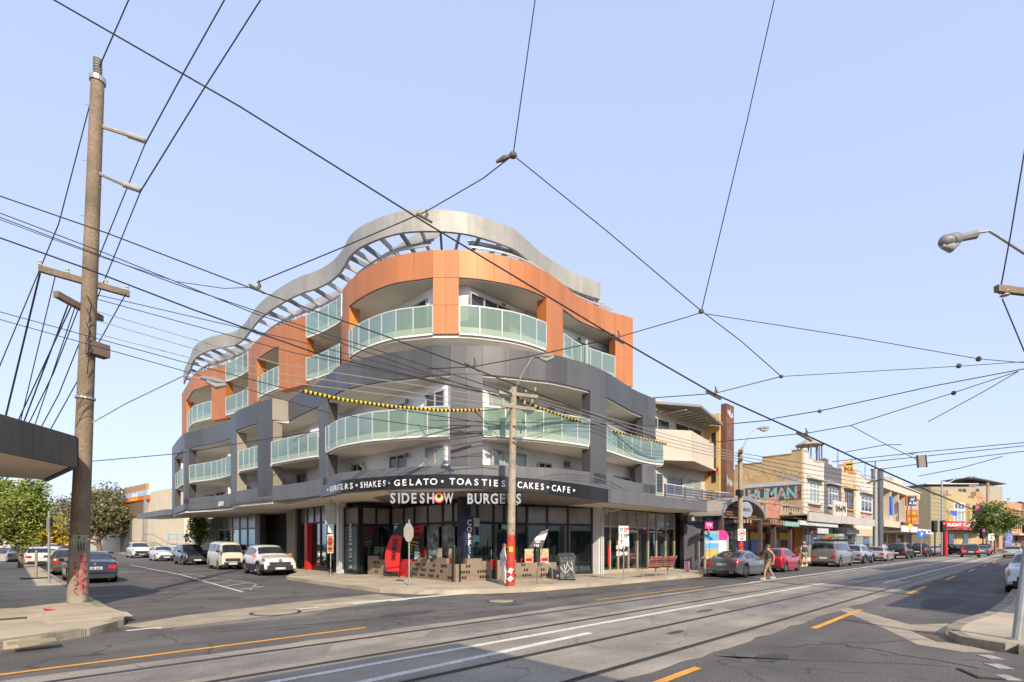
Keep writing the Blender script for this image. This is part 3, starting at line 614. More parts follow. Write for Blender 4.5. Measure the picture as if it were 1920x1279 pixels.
rw(919,985,6.3,8.1,blind_glass,n=3); rw(1000,1022,6.6,7.9,win_glass); rw(1033,1052,6.6,7.9,win_glass); rw(1065,1095,6.4,7.9,win_glass); rw(1150,1180,6.4,8.0,win_glass); rw(1185,1205,6.4,7.9,win_glass)
a=at(880,dY(880,17.0)); b=at(955,dY(955,17.0)); window(a[:2],b[:2],z4+.1,12.4,(0,-1),win_glass,3)
a=at(1062,dY(1062,17.0)); b=at(1100,dY(1100,17.0)); window(a[:2],b[:2],z4+.1,12.3,(0,-1),win_glass,2)
a=at(1105,dY(1105,17.0)); b=at(1135,dY(1135,17.0)); window(a[:2],b[:2],z4+.1,12.3,(0,-1),win_glass,2)
window((12.93,20.6),(12.95,18.6),z4+.1,12.35,(-1,0),win_glass,3); window((12.72,26.5),(12.73,24.8),z4+.1,12.3,(-1,0),win_glass,2); window((12.6,37.4),(12.62,35.6),z4+.1,12.2,(-1,0),win_glass,2)
# --- fittings on the walls: lights, vents, pipes, privacy screens, an air conditioner
def puck(p, o): MB().lathe(p,[(.11,0),(.11,.05),(.07,.09)],12,o).build('wall_light', M('lamp_bronze', (.2,.16,.11), .5), B)
for z in (5.65,8.0): puck((12.5,19.5,z),(-1,0,0)); puck((14.9,16.2,z),(0,-1,0)); puck((22.0,16.15,z),(0,-1,0))
puck((12.85,21.5,12.45),(-1,0,0)); puck((16,17.1,12.5),(0,-1,0)); puck((21.3,17,12.4),(0,-1,0))
for (x,y,z) in ((19.3,16.14,5.6),(19.3,16.14,7.95),(18.2,16.14,8.05)): MB().box(x-.2,x+.2,y-.03,y+.02,z-.12,z+.12).build('vent_grille', beamdark, B)
for z0 in (4.95,7.3): MB().tube([(17.0,16.1,z0-.85),(17.0,16.1,z0+.35),(16.85,15.95,z0+.55),(16.75,15.9,z0+.85)],.055,8).build('downpipe', alu, B)
MB().tube([(12.2,22.9,4.2),(12.2,22.9,5.4),(12.0,22.9,5.6)],.06,8).build('downpipe', alu, B)
MB().box(19.0,19.1,16.95,17.05,z4,12.7).build('balcony_post', alu, B); MB().box(20.6,20.68,15.95,16.05,z4,11.9).build('balcony_post', alu, B)
for (x0,x1,y,z0,z1) in ((10.9,12.2,31.8,4.2,5.6),(10.9,12.2,31.8,6.3,7.9),(10.4,11.8,37.9,4.2,5.5),(10.4,11.8,37.9,6.3,7.7),(11.6,12.6,30.0,z4,11.9),(10.8,12.3,36.0,8.7,10.1)):
    MB().box(x0,x1,y-.05,y+.05,z0,z1).build('privacy_screen', whitew, B)
MB().obox((11.4,26.6,7.5),.12,.9,.5,.1,0,.35).build('drying_rack', white, B)
MB().box(20.6,21.1,15.75,16.12,5.2,5.55).build('air_conditioner', white, B); MB().lathe((20.85,15.75,5.38),[(.14,0),(.14,.02)],16,(0,-1,0)).build('fan_grille', beamdark, B)
MB().lathe((12.0,21.6,z4),[(.12,0),(.17,.35),(.15,.36)],12).build('plant_pot', white, B)
fo=MB()
for i in range(60):
    c=Vector((11.95+random.gauss(0,.18),20.4+random.gauss(0,.2),z4+.95+random.uniform(0,.55))); a=Vector((random.gauss(0,1),random.gauss(0,1),random.gauss(0,1))).normalized()*.09; b=a.orthogonal().normalized()*.03; fo.add([c-a,c+b,c+a,c-b],[(0,1,2,3)])
fo.build('balcony_plant', M('leaf_light', (.16,.2,.05), .7, island=.4), B)
MB().lathe((11.95,20.4,z4),[(.1,0),(.15,.6),(.13,.62)],12).build('plant_pot', white, B)
# --- ground floor: shops behind glass
zc=3.72
def shopfront(p0, p1, bays, zt=3.7, sill=.18, out=(0,-1), fr=black, transom=2.75, doors=(), back=3.0, bulk=True):
    """a run of glazing between two plan points, bays = list of fractions"""
    a=Vector(p0); b=Vector(p1); t=(b-a).normalized(); L=(b-a).length; o=Vector(out); an=math.atan2(t.y,t.x); sf=MB()
    def bar(s0,s1,za,zb,dep=.12): c=a+t*(s0+s1)/2; sf.obox((c.x,c.y,(za+zb)/2),s1-s0,dep,zb-za,an)
    fs=[0]+list(bays)+[1]
    for f_ in fs: bar(L*f_-.045,L*f_+.045,.152,zt,.13)
    bar(0,L,transom-.05,transom+.05,.12); bar(0,L,zt-.06,zt,.12)
    sfo=sf.build('shop_frame', fr, B)
    for i,(x,y) in enumerate(zip(fs,fs[1:])):
        s0,s1=L*x+.05,L*y-.05; c=a+t*(s0+s1)/2
        if i not in doors: MB().obox((c.x,c.y,.15+sill/2),s1-s0,.11,sill,an).build('sill', fr, B)
        MB().obox((c.x,c.y,(.16+(0 if i in doors else sill)+transom-.06)/2),s1-s0,.02,transom-.06-.16-(0 if i in doors else sill),an).build('shop_pane', shop_glass, B)
        MB().obox((c.x,c.y,(transom+.06+zt-.07)/2),s1-s0,.02,zt-transom-.13,an).build('transom_pane', M('smoked_panel', (.3,.29,.28), .18, .2, var=.35, scale=.8), B)
        if i in doors:
            q=a+t*(s1-.12)+o*.05; MB().tube([(q.x,q.y,.9),(q.x,q.y,1.5)],.02).build('door_handle', chrome, B)
# interiors
MB().box(15.2,22.4,24.5,24.6,.15,3.9).box(15.2,22.4,18.7,24.5,.15,.17).box(22.3,22.4,16.9,24.5,.17,3.9).box(15.2,22.3,18.7,24.5,3.85,3.95).box(13.3,15.2,26.0,26.1,.15,3.9).build('shop_interior', interior, B)
MB().box(22.75,30.8,20.2,20.3,.15,3.9).box(22.75,30.8,16.95,20.2,.15,.17).box(22.7,22.76,16.95,20.2,.17,3.9).box(22.76,30.8,16.95,20.2,3.85,3.95).build('shop_interior', M('salon_interior', (.2,.17,.1), .9, var=.2), B)
MB().box(16.2,16.3,26.9,36,.15,3.9).box(13.4,16.2,26.9,33,.15,.17).box(13.4,16.2,26.9,33,3.9,3.97).build('shop_interior', interior, B)
def col(x0,x1,y0,y1,m,nm='column'): return MB().box(x0,x1,y0,y1,.15,4.0).build(nm, m, B)
# burger shop glazing, set back behind the planters
XG,YG=14.9,18.5
shopfront((XG,24.8),(XG,YG+.1),(.2,.36,.55,.75,.88), out=(-1,0), fr=black, doors=(2,))
shopfront((13.15,24.86),(XG-.1,24.86),(.5,), out=(0,-1), fr=black)
shopfront((XG+.1,YG),(18.9,YG),(.16,.42,.6,.8), out=(0,-1), fr=darkblue, doors=(1,))
shopfront((18.95,YG-.02),(22.3,16.95),(.3,.62), out=(-.4,-.9), fr=darkblue)
shopfront((13.05,26.5),(13.05,24.95),(), out=(-1,0), fr=black)
col(14.62,15.05,18.25,18.7,darkblue); col(22.35,22.75,16.5,16.9,white); col(12.75,13.15,26.55,26.95,white)
for i in range(6):
    x,y=(16.2+1.7*(i%3),19.9+1.9*(i//3)); MB().lathe((x,y,3.8),[(.055,0),(.055,.04)],12).build('downlight', MATS.get('downlight_glow') or emit('downlight_glow',(1,.85,.62),9), B)
for i in range(6): MB().box(15.6+1.1*i,16.4+1.1*i,23.9,24.45,.17,1.1+.9*(i%2)).build('shop_fitting', (M('fit_white',(.6,.58,.54)),M('fit_red',(.5,.03,.03)),M('shelf_wood',(.45,.28,.1)))[i%3], B)
for i in range(7): MB().box(15.7+.9*i,16.4+.9*i,24.42,24.48,2.2,2.9).build('menu_screen', (M('fit_white',(.6,.58,.54)),M('menu_dark',(.05,.05,.06)),M('fit_orange',(.6,.25,.05)))[i%3], B)
for s in (0,.16): MB().tube([(22.45+s,16.42,.15),(22.45+s,16.42,3.3),(22.45+s*3,16.3,3.5),(22.5+s*7,16.0,3.58)],.055,8).build('downpipe', alu, B)
for i in range(2): MB().tube([(12.68,26.4-.2*i,.15),(12.68,26.4-.2*i,3.2),(12.6,26.3-.25*i,3.5),(12.5,26.2,3.8)],.06,8).build('downpipe', alu, B)
MB().box(14.6,15.1,18.12,18.24,.9,3.0).build('coffee_sign', M('sign_navy2',(.03,.045,.09),.5), B)
for i,ch in enumerate('COFFEE'): text(ch,(14.85,18.12,2.72-.31*i),(1,0,0),.36,letter_w,B,'letter',.015,.025,sx=1.0)
for i,ch in enumerate('SIDESHOW'): text(ch,(12.97,25.75,.55+.3*i),(0,0,1),.4,letter_w,B,'letter',.01,.02,up=(0,1,0))
MB().box(12.975,12.985,25.05,26.4,.4,2.68).build('window_film', M('film_green', (.1,.15,.14), .25), B)
# hanging sign under the awning
def hang(word,u0,u1,v,size):
    n=len(word); ww=[.5 if c_=='I' else 1.25 if c_=='W' else 1 for c_ in word]; tw=sum(ww)
    for i,ch in enumerate(word):
        u=u0+(u1-u0)*(sum(ww[:i])+ww[i]/2)/tw; d=20.3 if u<905 else 20.3+(u-905)*.012
        q=P(u,v,d); nx=Vector((sa,-ca,0))
        if ch=='@':
            c=q; nrm=Vector((-ca,-sa,0))
            MB().lathe(c,[(.2,0),(.2,.05)],24,nrm).build('emblem', red, B); MB().lathe(c+nrm*.05,[(.16,0),(.16,.015)],24,nrm).build('emblem_ring', yellow, B)
            MB().lathe(c+nrm*.065-Vector((0,0,.03)),[(.11,0),(.11,.012)],20,nrm).build('emblem_face', M('emblem_cream', (.6,.55,.45), .6), B)
            MB().lathe(c+nrm*.07+Vector((0,0,.07)),[(.085,0),(.085,.012)],16,nrm).build('emblem_hair', black, B); continue
        text(ch,q,nx,.56,letter_s,B,'letter',.05,.025,sx=.62 if ch=='W' else .78)
hang('SIDESH@W',729,851,934,.6); hang('BURGERS',874,980,935,.6)
a=P(728,923,20.5); b=P(980,924,21.4); MB().tube([a,b],.025).build('sign_rail', black, B)
# things seen in the shop windows
def card(x,y,z0,z1,wd,m,axis='y',nm='poster'):
    (MB().box(x-.012,x+.012,y-wd/2,y+wd/2,z0,z1) if axis=='y' else MB().box(x-wd/2,x+wd/2,y-.012,y+.012,z0,z1)).build(nm, m, B)
xc=XG-.09
card(xc,22.35,.35,2.65,1.5,M('poster_black', (.03,.03,.035), .5))
hd=[(xc-.014,22.35-.72*math.cos(math.pi*i/14),2.65-.62*math.sin(math.pi*i/14)) for i in range(15)]; MB().plate(hd[::-1],.01).build('poster_disc', red, B)
text('NOW',(xc-.03,22.35,2.5),(0,-1,0),.28,M('dark_red', (.3,.01,.01)),B,depth=.005); text('HIRING',(xc-.03,22.35,2.24),(0,-1,0),.27,black,B,depth=.005)
for i in range(5): MB().obox((xc-.02,22.5,1.85-.16*i),.012,.9-.1*(i%2),.08,0,.12).build('poster_stripe', yellow, B)
for y in (20.85,19.6): card(xc,y,1.45,2.6,.95,M('poster_grey', (.22,.22,.22), .5, var=.9, scale=3.5))
def fu(u): return at(u,dY(u,YG)).x
card(fu(890),YG-.1,2.55,2.95,.4,M('pale_print', (.5,.52,.55)),'x'); card(fu(889),YG-.1,1.85,2.15,.42,M('cyan_print', (.25,.55,.62)),'x','sticker')
card(fu(945),YG-.1,2.45,2.7,.55,green_pl,'x','exit_sign'); text('EXIT',(fu(945),YG-.115,2.57),(1,0,0),.2,white,B,depth=.006)
card(fu(980),YG+.3,1.9,2.35,1.0,M('pale_print',(.5,.52,.55)),'x'); text('MEDICAL',(fu(980),YG+.28,2.12),(1,0,0),.22,black,B,depth=.006)
card(fu(1042),YG+.2,.9,2.4,1.5,M('mural_teal', (.05,.12,.14), .5, var=.8, scale=.8),'x')
for x in (20.9,21.7): MB().box(x-.4,x+.4,19.0,19.3,1.4,1.46).build('shelf', M('shelf_wood', (.45,.28,.1), .6), B)
for i in range(16):
    x=20.4+random.random()*1.8; z=random.choice((1.47,.95)); h=random.uniform(.12,.3); MB().lathe((x,19.1,z),[(.05,0),(.05,h*.7),(.02,h)],8).build('bottle', random.choice((red,blue_pl,white,yellow,green_pl)), B)
MB().box(20.2,22.2,18.9,19.4,.85,.94).build('counter', M('shelf_wood',(.45,.28,.1)), B); MB().box(22.0,22.25,18.75,18.95,.95,2.3).build('timber_panel', M('shelf_wood',(.45,.28,.1)), B)
# shops further right under the same building
tan=M('timber_tan', (.42,.36,.26), .6, var=.1)
shopfront((22.8,16.7),(30.6,16.7),(.1,.2,.33,.45,.6,.72,.86), zt=3.62, fr=tan, transom=2.7, out=(0,-1))
shop2=[tuple(interp(GRs,u)) for u in (1139,1165)]
MB().ribbon([(20.12,14.26),(22.0,14.62)][:1]+[(20.0,14.3),(25,14.3),(30.2,14.3)], 3.68, 4.3, .12).build('awning_fascia', grey2, B)
MB().prism([(20.0,14.36),(30.15,14.36),(30.15,17),(20.4,17)], 3.69, 3.8).build('awning_soffit', soffit, B)
MB().box(30.08,30.2,14.43,17,3.7,4.28).build('awning_end', grey1, B)
for s,(u0,u1,v) in (('The Hair Group',(1190,1226,985)),): text(s,(25.5,16.66,2.5),(1,0,0),.26,white,B,depth=.006)
MB().box(22.95,30.4,16.66,16.68,2.36,2.6).build('window_band', black, B); text('your Hair Group',(25.4,16.65,2.48),(1,0,0),.2,white,B,depth=.006); text('www.yourhairgroup.com.au',(28.2,16.65,2.48),(1,0,0),.16,white,B,depth=.006)
for i in range(7): MB().obox((24.3+.28*(i%4),16.66,1.2+.35*(i//4)),.2,.012,.25,0,0,.4*i).build('decal', white, B)
text('50% off',(24.6,16.65,1.85),(1,0,0),.3,red,B,depth=.006)
MB().box(23.35,23.5,16.62,16.66,.6,1.6).build('fire_sign', red, B)
MB().box(28.3,30.2,17.4,17.45,.7,2.6).build('salon_poster', M('poster_teal', (.2,.27,.26), .4, var=.3), B); MB().lathe((29.2,17.39,1.95),[(.22,0),(.22,.01)],18,(0,-1,0)).build('poster_portrait', skin, B)
MB().prism([(28.95,17.37),(29.5,17.37),(29.45,17.39),(29.0,17.39)],1.0,1.7).build('poster_portrait', M('pale_print',(.5,.52,.55)), B)
for sx in (28.28,30.2): MB().box(sx,sx+.05,17.36,17.46,.65,2.65).build('poster_frame', white, B)
# side street ground floor: dark shopfront, red post, garage recess, far shop
shopfront((13.35,33.2),(13.1,26.9),(.18,.36,.52,.68,.84), out=(-1,0), fr=black, zt=4.0, transom=3.0)
MB().box(12.95,13.25,31.3,31.7,.15,3.0).build('red_door_post', red, B)
MB().prism([(13.0,33.3),(13.3,33.3),(13.9,36.3),(13.6,36.3)], .15, 4.1).build('garage_pier', beigeside, B)
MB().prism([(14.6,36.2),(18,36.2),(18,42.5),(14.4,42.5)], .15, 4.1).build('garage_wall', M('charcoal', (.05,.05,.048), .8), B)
MB().box(13.2,13.6,40.4,41.4,.15,4.1).build('garage_pier', grey1, B)
MB().prism([(13.1,33.25),(13.9,36.3),(15.6,36.35),(15.4,33.25)], .16, 4.05).build('garage_side', grey1, B)
shopfront((13.0,50),(13.3,41.5),(.2,.4,.6,.8), out=(-1,0), fr=framegrey, zt=4.05, transom=2.9)
MB().box(14.5,14.6,41.5,50,.15,4).build('shop_interior', M('salon_interior',(.2,.17,.1)), B)
text('GPO',(10.05,38.2,4.4),(.12,-1,0),.42,white,B)
MB().prism([(12.8,50.2),(13.2,50.2),(14.2,51),(14.2,62),(13.8,62)], .15, 4.0).build('end_wall', beigeside, B)
# ================================================================ buildings along the main street, beyond the corner block
def xu(u, Y): return at(u, dY(u,Y)).x
cream = M('cream_render', (.55,.48,.38), .85, var=.06, scale=.5); yellowr = M('yellow_render', (.62,.42,.17), .85, var=.1, scale=.6)
pinkr = M('pinkish_render', (.6,.47,.38), .85, var=.06); rust = M('rust_fin', (.16,.075,.05), .8, var=.25, scale=1.5)
roofgrey = M('roof_grey', (.22,.21,.2), .6, .2, var=.1)
def qwin(par, x0, x1, y, z0, z1, n=2, fr=alu, gl=win_glass, rows=1, fw=.07, sgn=-1):     # window on a wall facing the main street
    mb=MB(); o=y+sgn*.05
    ya,yb=min(y,o),max(y,o)
    mb.box(x0,x1,ya,yb,z1-fw,z1).box(x0,x1,ya,yb,z0,z0+fw).box(x0,x0+fw,ya,yb,z0+fw,z1-fw).box(x1-fw,x1,ya,yb,z0+fw,z1-fw)
    for i in range(1,n): x=x0+(x1-x0)*i/n; mb.box(x-fw*.4,x+fw*.4,ya+.004,yb-.004,z0+fw,z1-fw)
    if rows==2: zz=z0+(z1-z0)*.68; mb.box(x0+fw,x1-fw,ya+.008,yb-.008,zz-fw*.4,zz+fw*.4)
    w_=mb.build('window', fr, par)
    for i in range(n): MB().box(x0+(x1-x0)*i/n+fw*.6,x0+(x1-x0)*(i+1)/n-fw*.6,y+sgn*.015 if sgn<0 else y,y if sgn<0 else y+.015,z0+fw,z1-fw).build('pane', gl, w_)
def xwin(par, x, y0, y1, z0, z1, n=2, fr=alu, gl=win_glass, fw=.07):                      # window on a wall facing the side
    mb=MB().box(x-.05,x,y0,y1,z1-fw,z1).box(x-.05,x,y0,y1,z0,z0+fw)
    for i in range(n+1): y=y0+(y1-y0)*i/n; mb.box(x-.048,x,max(y0,y-fw/2),min(y1,y+fw/2),z0+fw,z1-fw)
    w_=mb.build('window', fr, par)
    for i in range(n): MB().box(x-.015,x,y0+(y1-y0)*i/n+fw*.6,y0+(y1-y0)*(i+1)/n-fw*.6,z0+fw,z1-fw).build('pane', gl, w_)
def tagscrawl(par, pts0, m, wd=.06, seed=1, n=9, X=None, Y=None, w=2., h=.7, loops=3):    # sprayed scribble as flat strokes on a wall
    r=random.Random(seed); cx,cz=pts0
    for k in range(loops):
        pts=[]; a=-w/2+w*k/loops
        for i in range(n): pts.append((a+(w/loops)*(i/(n-1))*1.1+r.uniform(-.08,.08)*w/3, (h/2)*math.sin(i*2.1+r.uniform(0,2))*r.uniform(.5,1)))
        mb=MB()
        for (s0,t0),(s1,t1) in zip(pts,pts[1:]):
            L=math.hypot(s1-s0,t1-t0) or 1; nx,nz=-(t1-t0)/L*wd/2,(s1-s0)/L*wd/2; q=[(s0+nx,t0+nz),(s1+nx,t1+nz),(s1-nx,t1-nz),(s0-nx,t0-nz)]
            if Y is not None: mb.add([(cx+a_,Y-.006-.001*k,cz+b_) for a_,b_ in q],[(0,1,2,3)])
            else: mb.add([(X-.006-.001*k,cx-a_,cz+b_) for a_,b_ in q],[(0,1,2,3)])
        mb.build('graffiti', m, par)
redsp=M('red_spray',(.55,.06,.03),.7); blacksp=M('black_spray',(.03,.03,.03),.7); greysp=M('grey_spray',(.4,.4,.4),.7)
# ---- cream and yellow apartments with a rust fin
t=thing('apartment_house','cream and yellow apartment house with a tall rust brown fin','building',(34,22,.15))
MB().box(26.5,36.8,17.6,34,.15,11.1).build('wall', cream, t); MB().box(36.8,38.7,16.5,34,.15,11.2).build('stair_tower', yellowr, t)
MB().box(37.0,38.3,16.08,16.48,4.4,11.85).build('fin', rust, t); MB().box(38.75,39.2,16.9,18,4.4,10.4).build('fin', M('grey_fin',(.25,.23,.2)), t)
tagscrawl(t,(37.65,11.2),white,.05,3,w=.9,h=.7,Y=16.08,loops=2); tagscrawl(t,(37.6,6.2),greysp,.1,5,w=1.0,h=1.1,Y=16.08,loops=2); tagscrawl(t,(17.0,7.0),redsp,.06,9,X=36.8,w=.8,h=1.0,loops=3)
MB().box(36.76,36.8,16.75,17.05,6.2,9.8).build('slot_window', win_glass, t)
MB().prism([(28.6,17.7),(31.4,15.9),(36.78,16.9),(36.78,17.7)], 7.15, 9.0).build('balcony_box', cream, t)
MB().prism([(28.4,17.7),(31.4,15.75),(36.79,16.75),(36.79,17.7)], 7.03, 7.15).build('balcony_soffit', pinkr, t)
ro=thing; MB().prism([(28,18.5),(31.2,15.2),(36.7,16.2),(36.7,18.5)], [10.75,10.35,10.2,10.75], [10.9,10.5,10.35,10.9]).build('canopy', roofgrey, t)
for i in range(11): x=28.6+i*.72; MB().box(x,x+.06,15.9 if x>30.5 else 17.2,18.3,10.2,10.28).build('canopy_batten', alu, t)
qwin(t,32.4,36.2,17.6,9.05,10.0,2); qwin(t,28.6,31.6,17.6,9.1,9.9,2)
qwin(t,28.2,30.8,17.6,5.0,6.35,3); qwin(t,31.2,33.4,17.6,5.0,6.35,2,gl=win_glass); qwin(t,33.6,36.2,17.6,5.0,6.35,2,gl=blind_glass)
for k in range(4): MB().box(27.5,36.7,15.55,15.6,4.55+.17*k,4.66+.17*k).build('balcony_slat', M('slat_navy',(.1,.11,.15),.6), t)
MB().box(27.5,36.75,15.53,15.62,5.24,5.3).build('balcony_rail', alu, t)
for x in (27.6,30.0,32.3,34.5,36.6): MB().box(x,x+.08,15.61,15.68,4.4,5.24).build('balcony_post', alu, t)
MB().box(27.0,36.79,15.5,17.6,4.3,4.42).build('balcony_floor', roofgrey, t); MB().lathe((30.6,17.6,6.75),[(.12,0),(.1,.08)],12,(0,-1,0)).build('wall_light', M('lamp_bronze',(.2,.16,.11)), t)
# its ground floor: black shops with sign boards
MB().box(30.85,38.7,16.2,16.4,.15,4.2).build('shop_wall', black, t)
for x0,x1 in ((31.2,32.8),(33.2,34.8),(36.6,38.2)): MB().box(x0,x1,16.17,16.2,.5,2.6).build('shop_pane', win_glass, t)
MB().box(30.9,34.4,15.9,16.1,3.1,3.6).build('sign_board', black, t); text('EVE STOCK',(32.2,15.9,3.34),(1,0,0),.3,letter_w,t,depth=.01); MB().box(33.1,34.3,15.86,15.9,3.14,3.56).build('sign_panel', M('sign_dark',(.04,.06,.07),.5), t); text('QUOS',(33.7,15.86,3.34),(1,0,0),.34,teal,t,depth=.01)
MB().box(31.2,33.4,16.05,16.17,2.5,2.95).build('sign_board', M('sign_dark',(.04,.06,.07)), t); text('Thai Boutique',(32.3,16.05,2.72),(1,0,0),.28,letter_w,t,depth=.01)
MB().prism([(31.0,15.2),(31.15,15.2),(31.2,16.2),(31.0,16.2)],[.15,.15,.15,.15],[2.6,2.6,3.0,3.0]).build('wing_panel', M('lilac_grey',(.2,.19,.21)), t)
# ---- arched canopy
x0,x1=xu(1355,14.0),xu(1433,14.0); cx=(x0+x1)/2; rx=(x1-x0)/2
t=thing('arched_canopy','grey barrel vaulted canopy with an oval sign over the footpath','canopy',(cx,15,.15))
arc=[(cx-rx*math.cos(math.pi*i/16), 3.5+1.25*math.sin(math.pi*i/16)) for i in range(17)]
mb=MB()
for (a,za),(b,zb) in zip(arc,arc[1:]): mb.add([(a,14.0,za),(b,14.0,zb),(b,16.9,zb),(a,16.9,za),(a,14.0,za+.06),(b,14.0,zb+.06),(b,16.9,zb+.06),(a,16.9,za+.06)],[(0,3,2,1),(4,5,6,7),(0,1,5,4),(2,3,7,6)])
mb.build('roof_sheet', M('corrugated_grey',(.36,.33,.29),.6,.1), t)
mb=MB(); n=len(arc)
mb.add([(a,13.93,z-.12) for a,z in arc]+[(a,13.93,z+.16) for a,z in arc]+[(a,14.0,z-.12) for a,z in arc]+[(a,14.0,z+.16) for a,z in arc],
       [(i,i+1,n+i+1,n+i) for i in range(n-1)]+[(n+i,n+i+1,3*n+i+1,3*n+i) for i in range(n-1)]+[(2*n+i+1,2*n+i,3*n+i,3*n+i+1) for i in range(n-1)]+[(i+1,i,2*n+i,2*n+i+1) for i in range(n-1)]); mb.build('arch_rim', galv, t)
for k in range(5): z=3.4+.2*k; hw=rx*math.sqrt(max(0,1-((z-3.5)/1.25)**2)) if z>3.5 else rx; MB().box(cx-hw+.1,cx+hw-.1,14.15+.25*k,14.3+.25*k,z,z+.1).build('slat', M('timber_brown',(.2,.12,.07)), t)
mb=MB(); mb.v=[]; ov=MB().lathe((cx-.1,13.9,4.0),[(1.0,0),(1.0,.05)],28,(0,-1,0)); 
for v in ov.v: v.z=4.0+(v.z-4.0)*.52
ov.build('oval_sign', M('oval_blue_grey',(.3,.34,.38),.4), t); text('GELATO',(cx-.1,13.84,4.0),(1,0,0),.3,M('oval_dark',(.1,.12,.14)),t,depth=.01)
for x in (x0+.3,x1-.2): MB().box(x-.12,x+.12,14.1,14.34,.15,3.55).build('post', M('post_dark',(.09,.07,.06),.7), t)
MB().box(cx-1.2,cx-.2,15.5,16.9,.15,2.6).build('stair_door', M('brown_door',(.16,.1,.06)), t)
for k in range(6): MB().box(cx-1.1,cx-.3,15.44,15.5,.6+.3*k,.68+.3*k).build('stair_tread', M('tread_grey',(.3,.28,.25)), t)
# ---- single storey shop with a graffitied balustrade parapet
t=thing('balustrade_shop','low shop with a graffiti covered balustrade parapet, gabled pediment and yellow windows','building',(46,18,.15))
xa,xb=x1+.1,51.95; 
MB().box(xa,xb,16.6,30,.15,3.8).build('wall', M('old_render',(.42,.33,.22),.9,var=.3,scale=1.5), t)
MB().box(xa,xb,15.5,15.8,3.7,3.95).build('parapet_base', M('old_render',(.42,.33,.22)), t); MB().box(xa,xb,15.5,15.8,4.95,5.1).build('parapet_cap', M('old_render',(.42,.33,.22)), t)
bal_me=MB().lathe((0,0,0),[(.09,0),(.12,.15),(.16,.35),(.09,.7),(.12,.95),(.13,1.0)],8).mesh('baluster',smooth=50); bal_me.materials.append(M('old_render',(.42,.33,.22)))
xg0,xg1=xu(1437,15.5),xu(1462,15.5); k=xa+.3
while k<xb-.2:
    if not (xg0-.3<k<xg1+.3): piece('baluster',bal_me,t,(k,15.65,3.95))
    k+=.62
gp=M('pediment_brick',(.42,.2,.13),.9,var=.3,scale=2); MB().add([(xg0,15.4,3.8),(xg1,15.4,3.8),(xg1,15.4,5.0),((xg0+xg1)/2,15.4,5.5),(xg0,15.4,5.0),(xg0,15.85,3.8),(xg1,15.85,3.8),(xg1,15.85,5.0),((xg0+xg1)/2,15.85,5.5),(xg0,15.85,5.0)],[(0,1,2,3,4),(9,8,7,6,5),(0,5,6,1),(1,6,7,2),(2,7,8,3),(3,8,9,4),(4,9,5,0)]).build('pediment', gp, t)
for x in (xg0-.15,xg1+.15): MB().box(x-.16,x+.16,15.42,15.82,3.8,5.3).build('pier', M('old_render',(.42,.33,.22)), t)
tagscrawl(t,((xg0+xg1)/2,4.6),M('pink_spray',(.65,.35,.28),.7),.05,4,w=1.9,h=.8,Y=15.4,loops=4); tagscrawl(t,(xg1+2.0,3.9),white,.07,6,w=2.6,h=.5,Y=15.5,loops=5)
MB().box(xa,xb,13.5,16.6,3.1,3.25).build('verandah_roof', M('verandah_brown',(.24,.12,.08),.7), t); MB().box(xa+2.2,xa+5.3,13.38,13.5,3.05,3.37).build('verandah_fascia', teal, t)
MB().box(xa+5.4,xb+2.5,13.36,13.5,3.2,3.55).build('verandah_fascia', M('pale_blue_board',(.55,.58,.58)), t); MB().box(xb-3.4,xb+.6,13.3,13.36,3.55,4.2).build('roof_sign', M('sign_board_dark',(.1,.08,.08),.6), t); MB().box(xb-5.6,xb-3.42,13.3,13.36,3.55,4.1).build('roof_sign', cream, t)
MB().box(xb-3.2,xb-.2,13.42,13.5,2.6,3.05).build('hanging_sign', M('sign_frame_silver',(.55,.55,.56),.4), t)
for x in (xa+1.2,xa+4.6): MB().box(x-.12,x+.12,13.7,13.94,.15,3.1).build('verandah_post', M('post_dark',(.09,.07,.06)), t)
for x,m_ in ((xa+7.2,M('post_redbrown',(.2,.07,.04))),(xb-.3,red)): MB().box(x-.16,x+.16,16.2,16.55,.15,3.35).build('pilaster', m_, t)
MB().box(xa+5.6,xa+8.6,15.9,16.0,2.6,3.2).build('sign_board', black, t); text('Yatta!',(xa+6.7,15.9,2.9),(1,0,0),.5,M('sage_letter',(.6,.65,.5)),t,depth=.01)
for i,(a,b) in enumerate(((xa+.4,xa+3.4),(xa+3.7,xa+6.9),(xa+7.5,xa+9.8),(xa+10,xb-.6))):
    if b<a+.3: continue
    w_=MB().box(a,b,16.5,16.58,.7,2.75).build('shop_window', M('window_mauve',(.12,.11,.16),.12,var=.4,scale=.8), t)
    MB().box(a+.1,b-.1,16.44,16.5,2.1,2.7).build('window_print', yellow, w_)
    if i<2: MB().box(a+.2,b-.3,16.44,16.5,1.05,2.05).build('window_print', blue_pl, w_); tagscrawl(t,((a+b)/2,1.6),white,.03,40+i,w=1.2,h=.5,Y=16.43,loops=3)
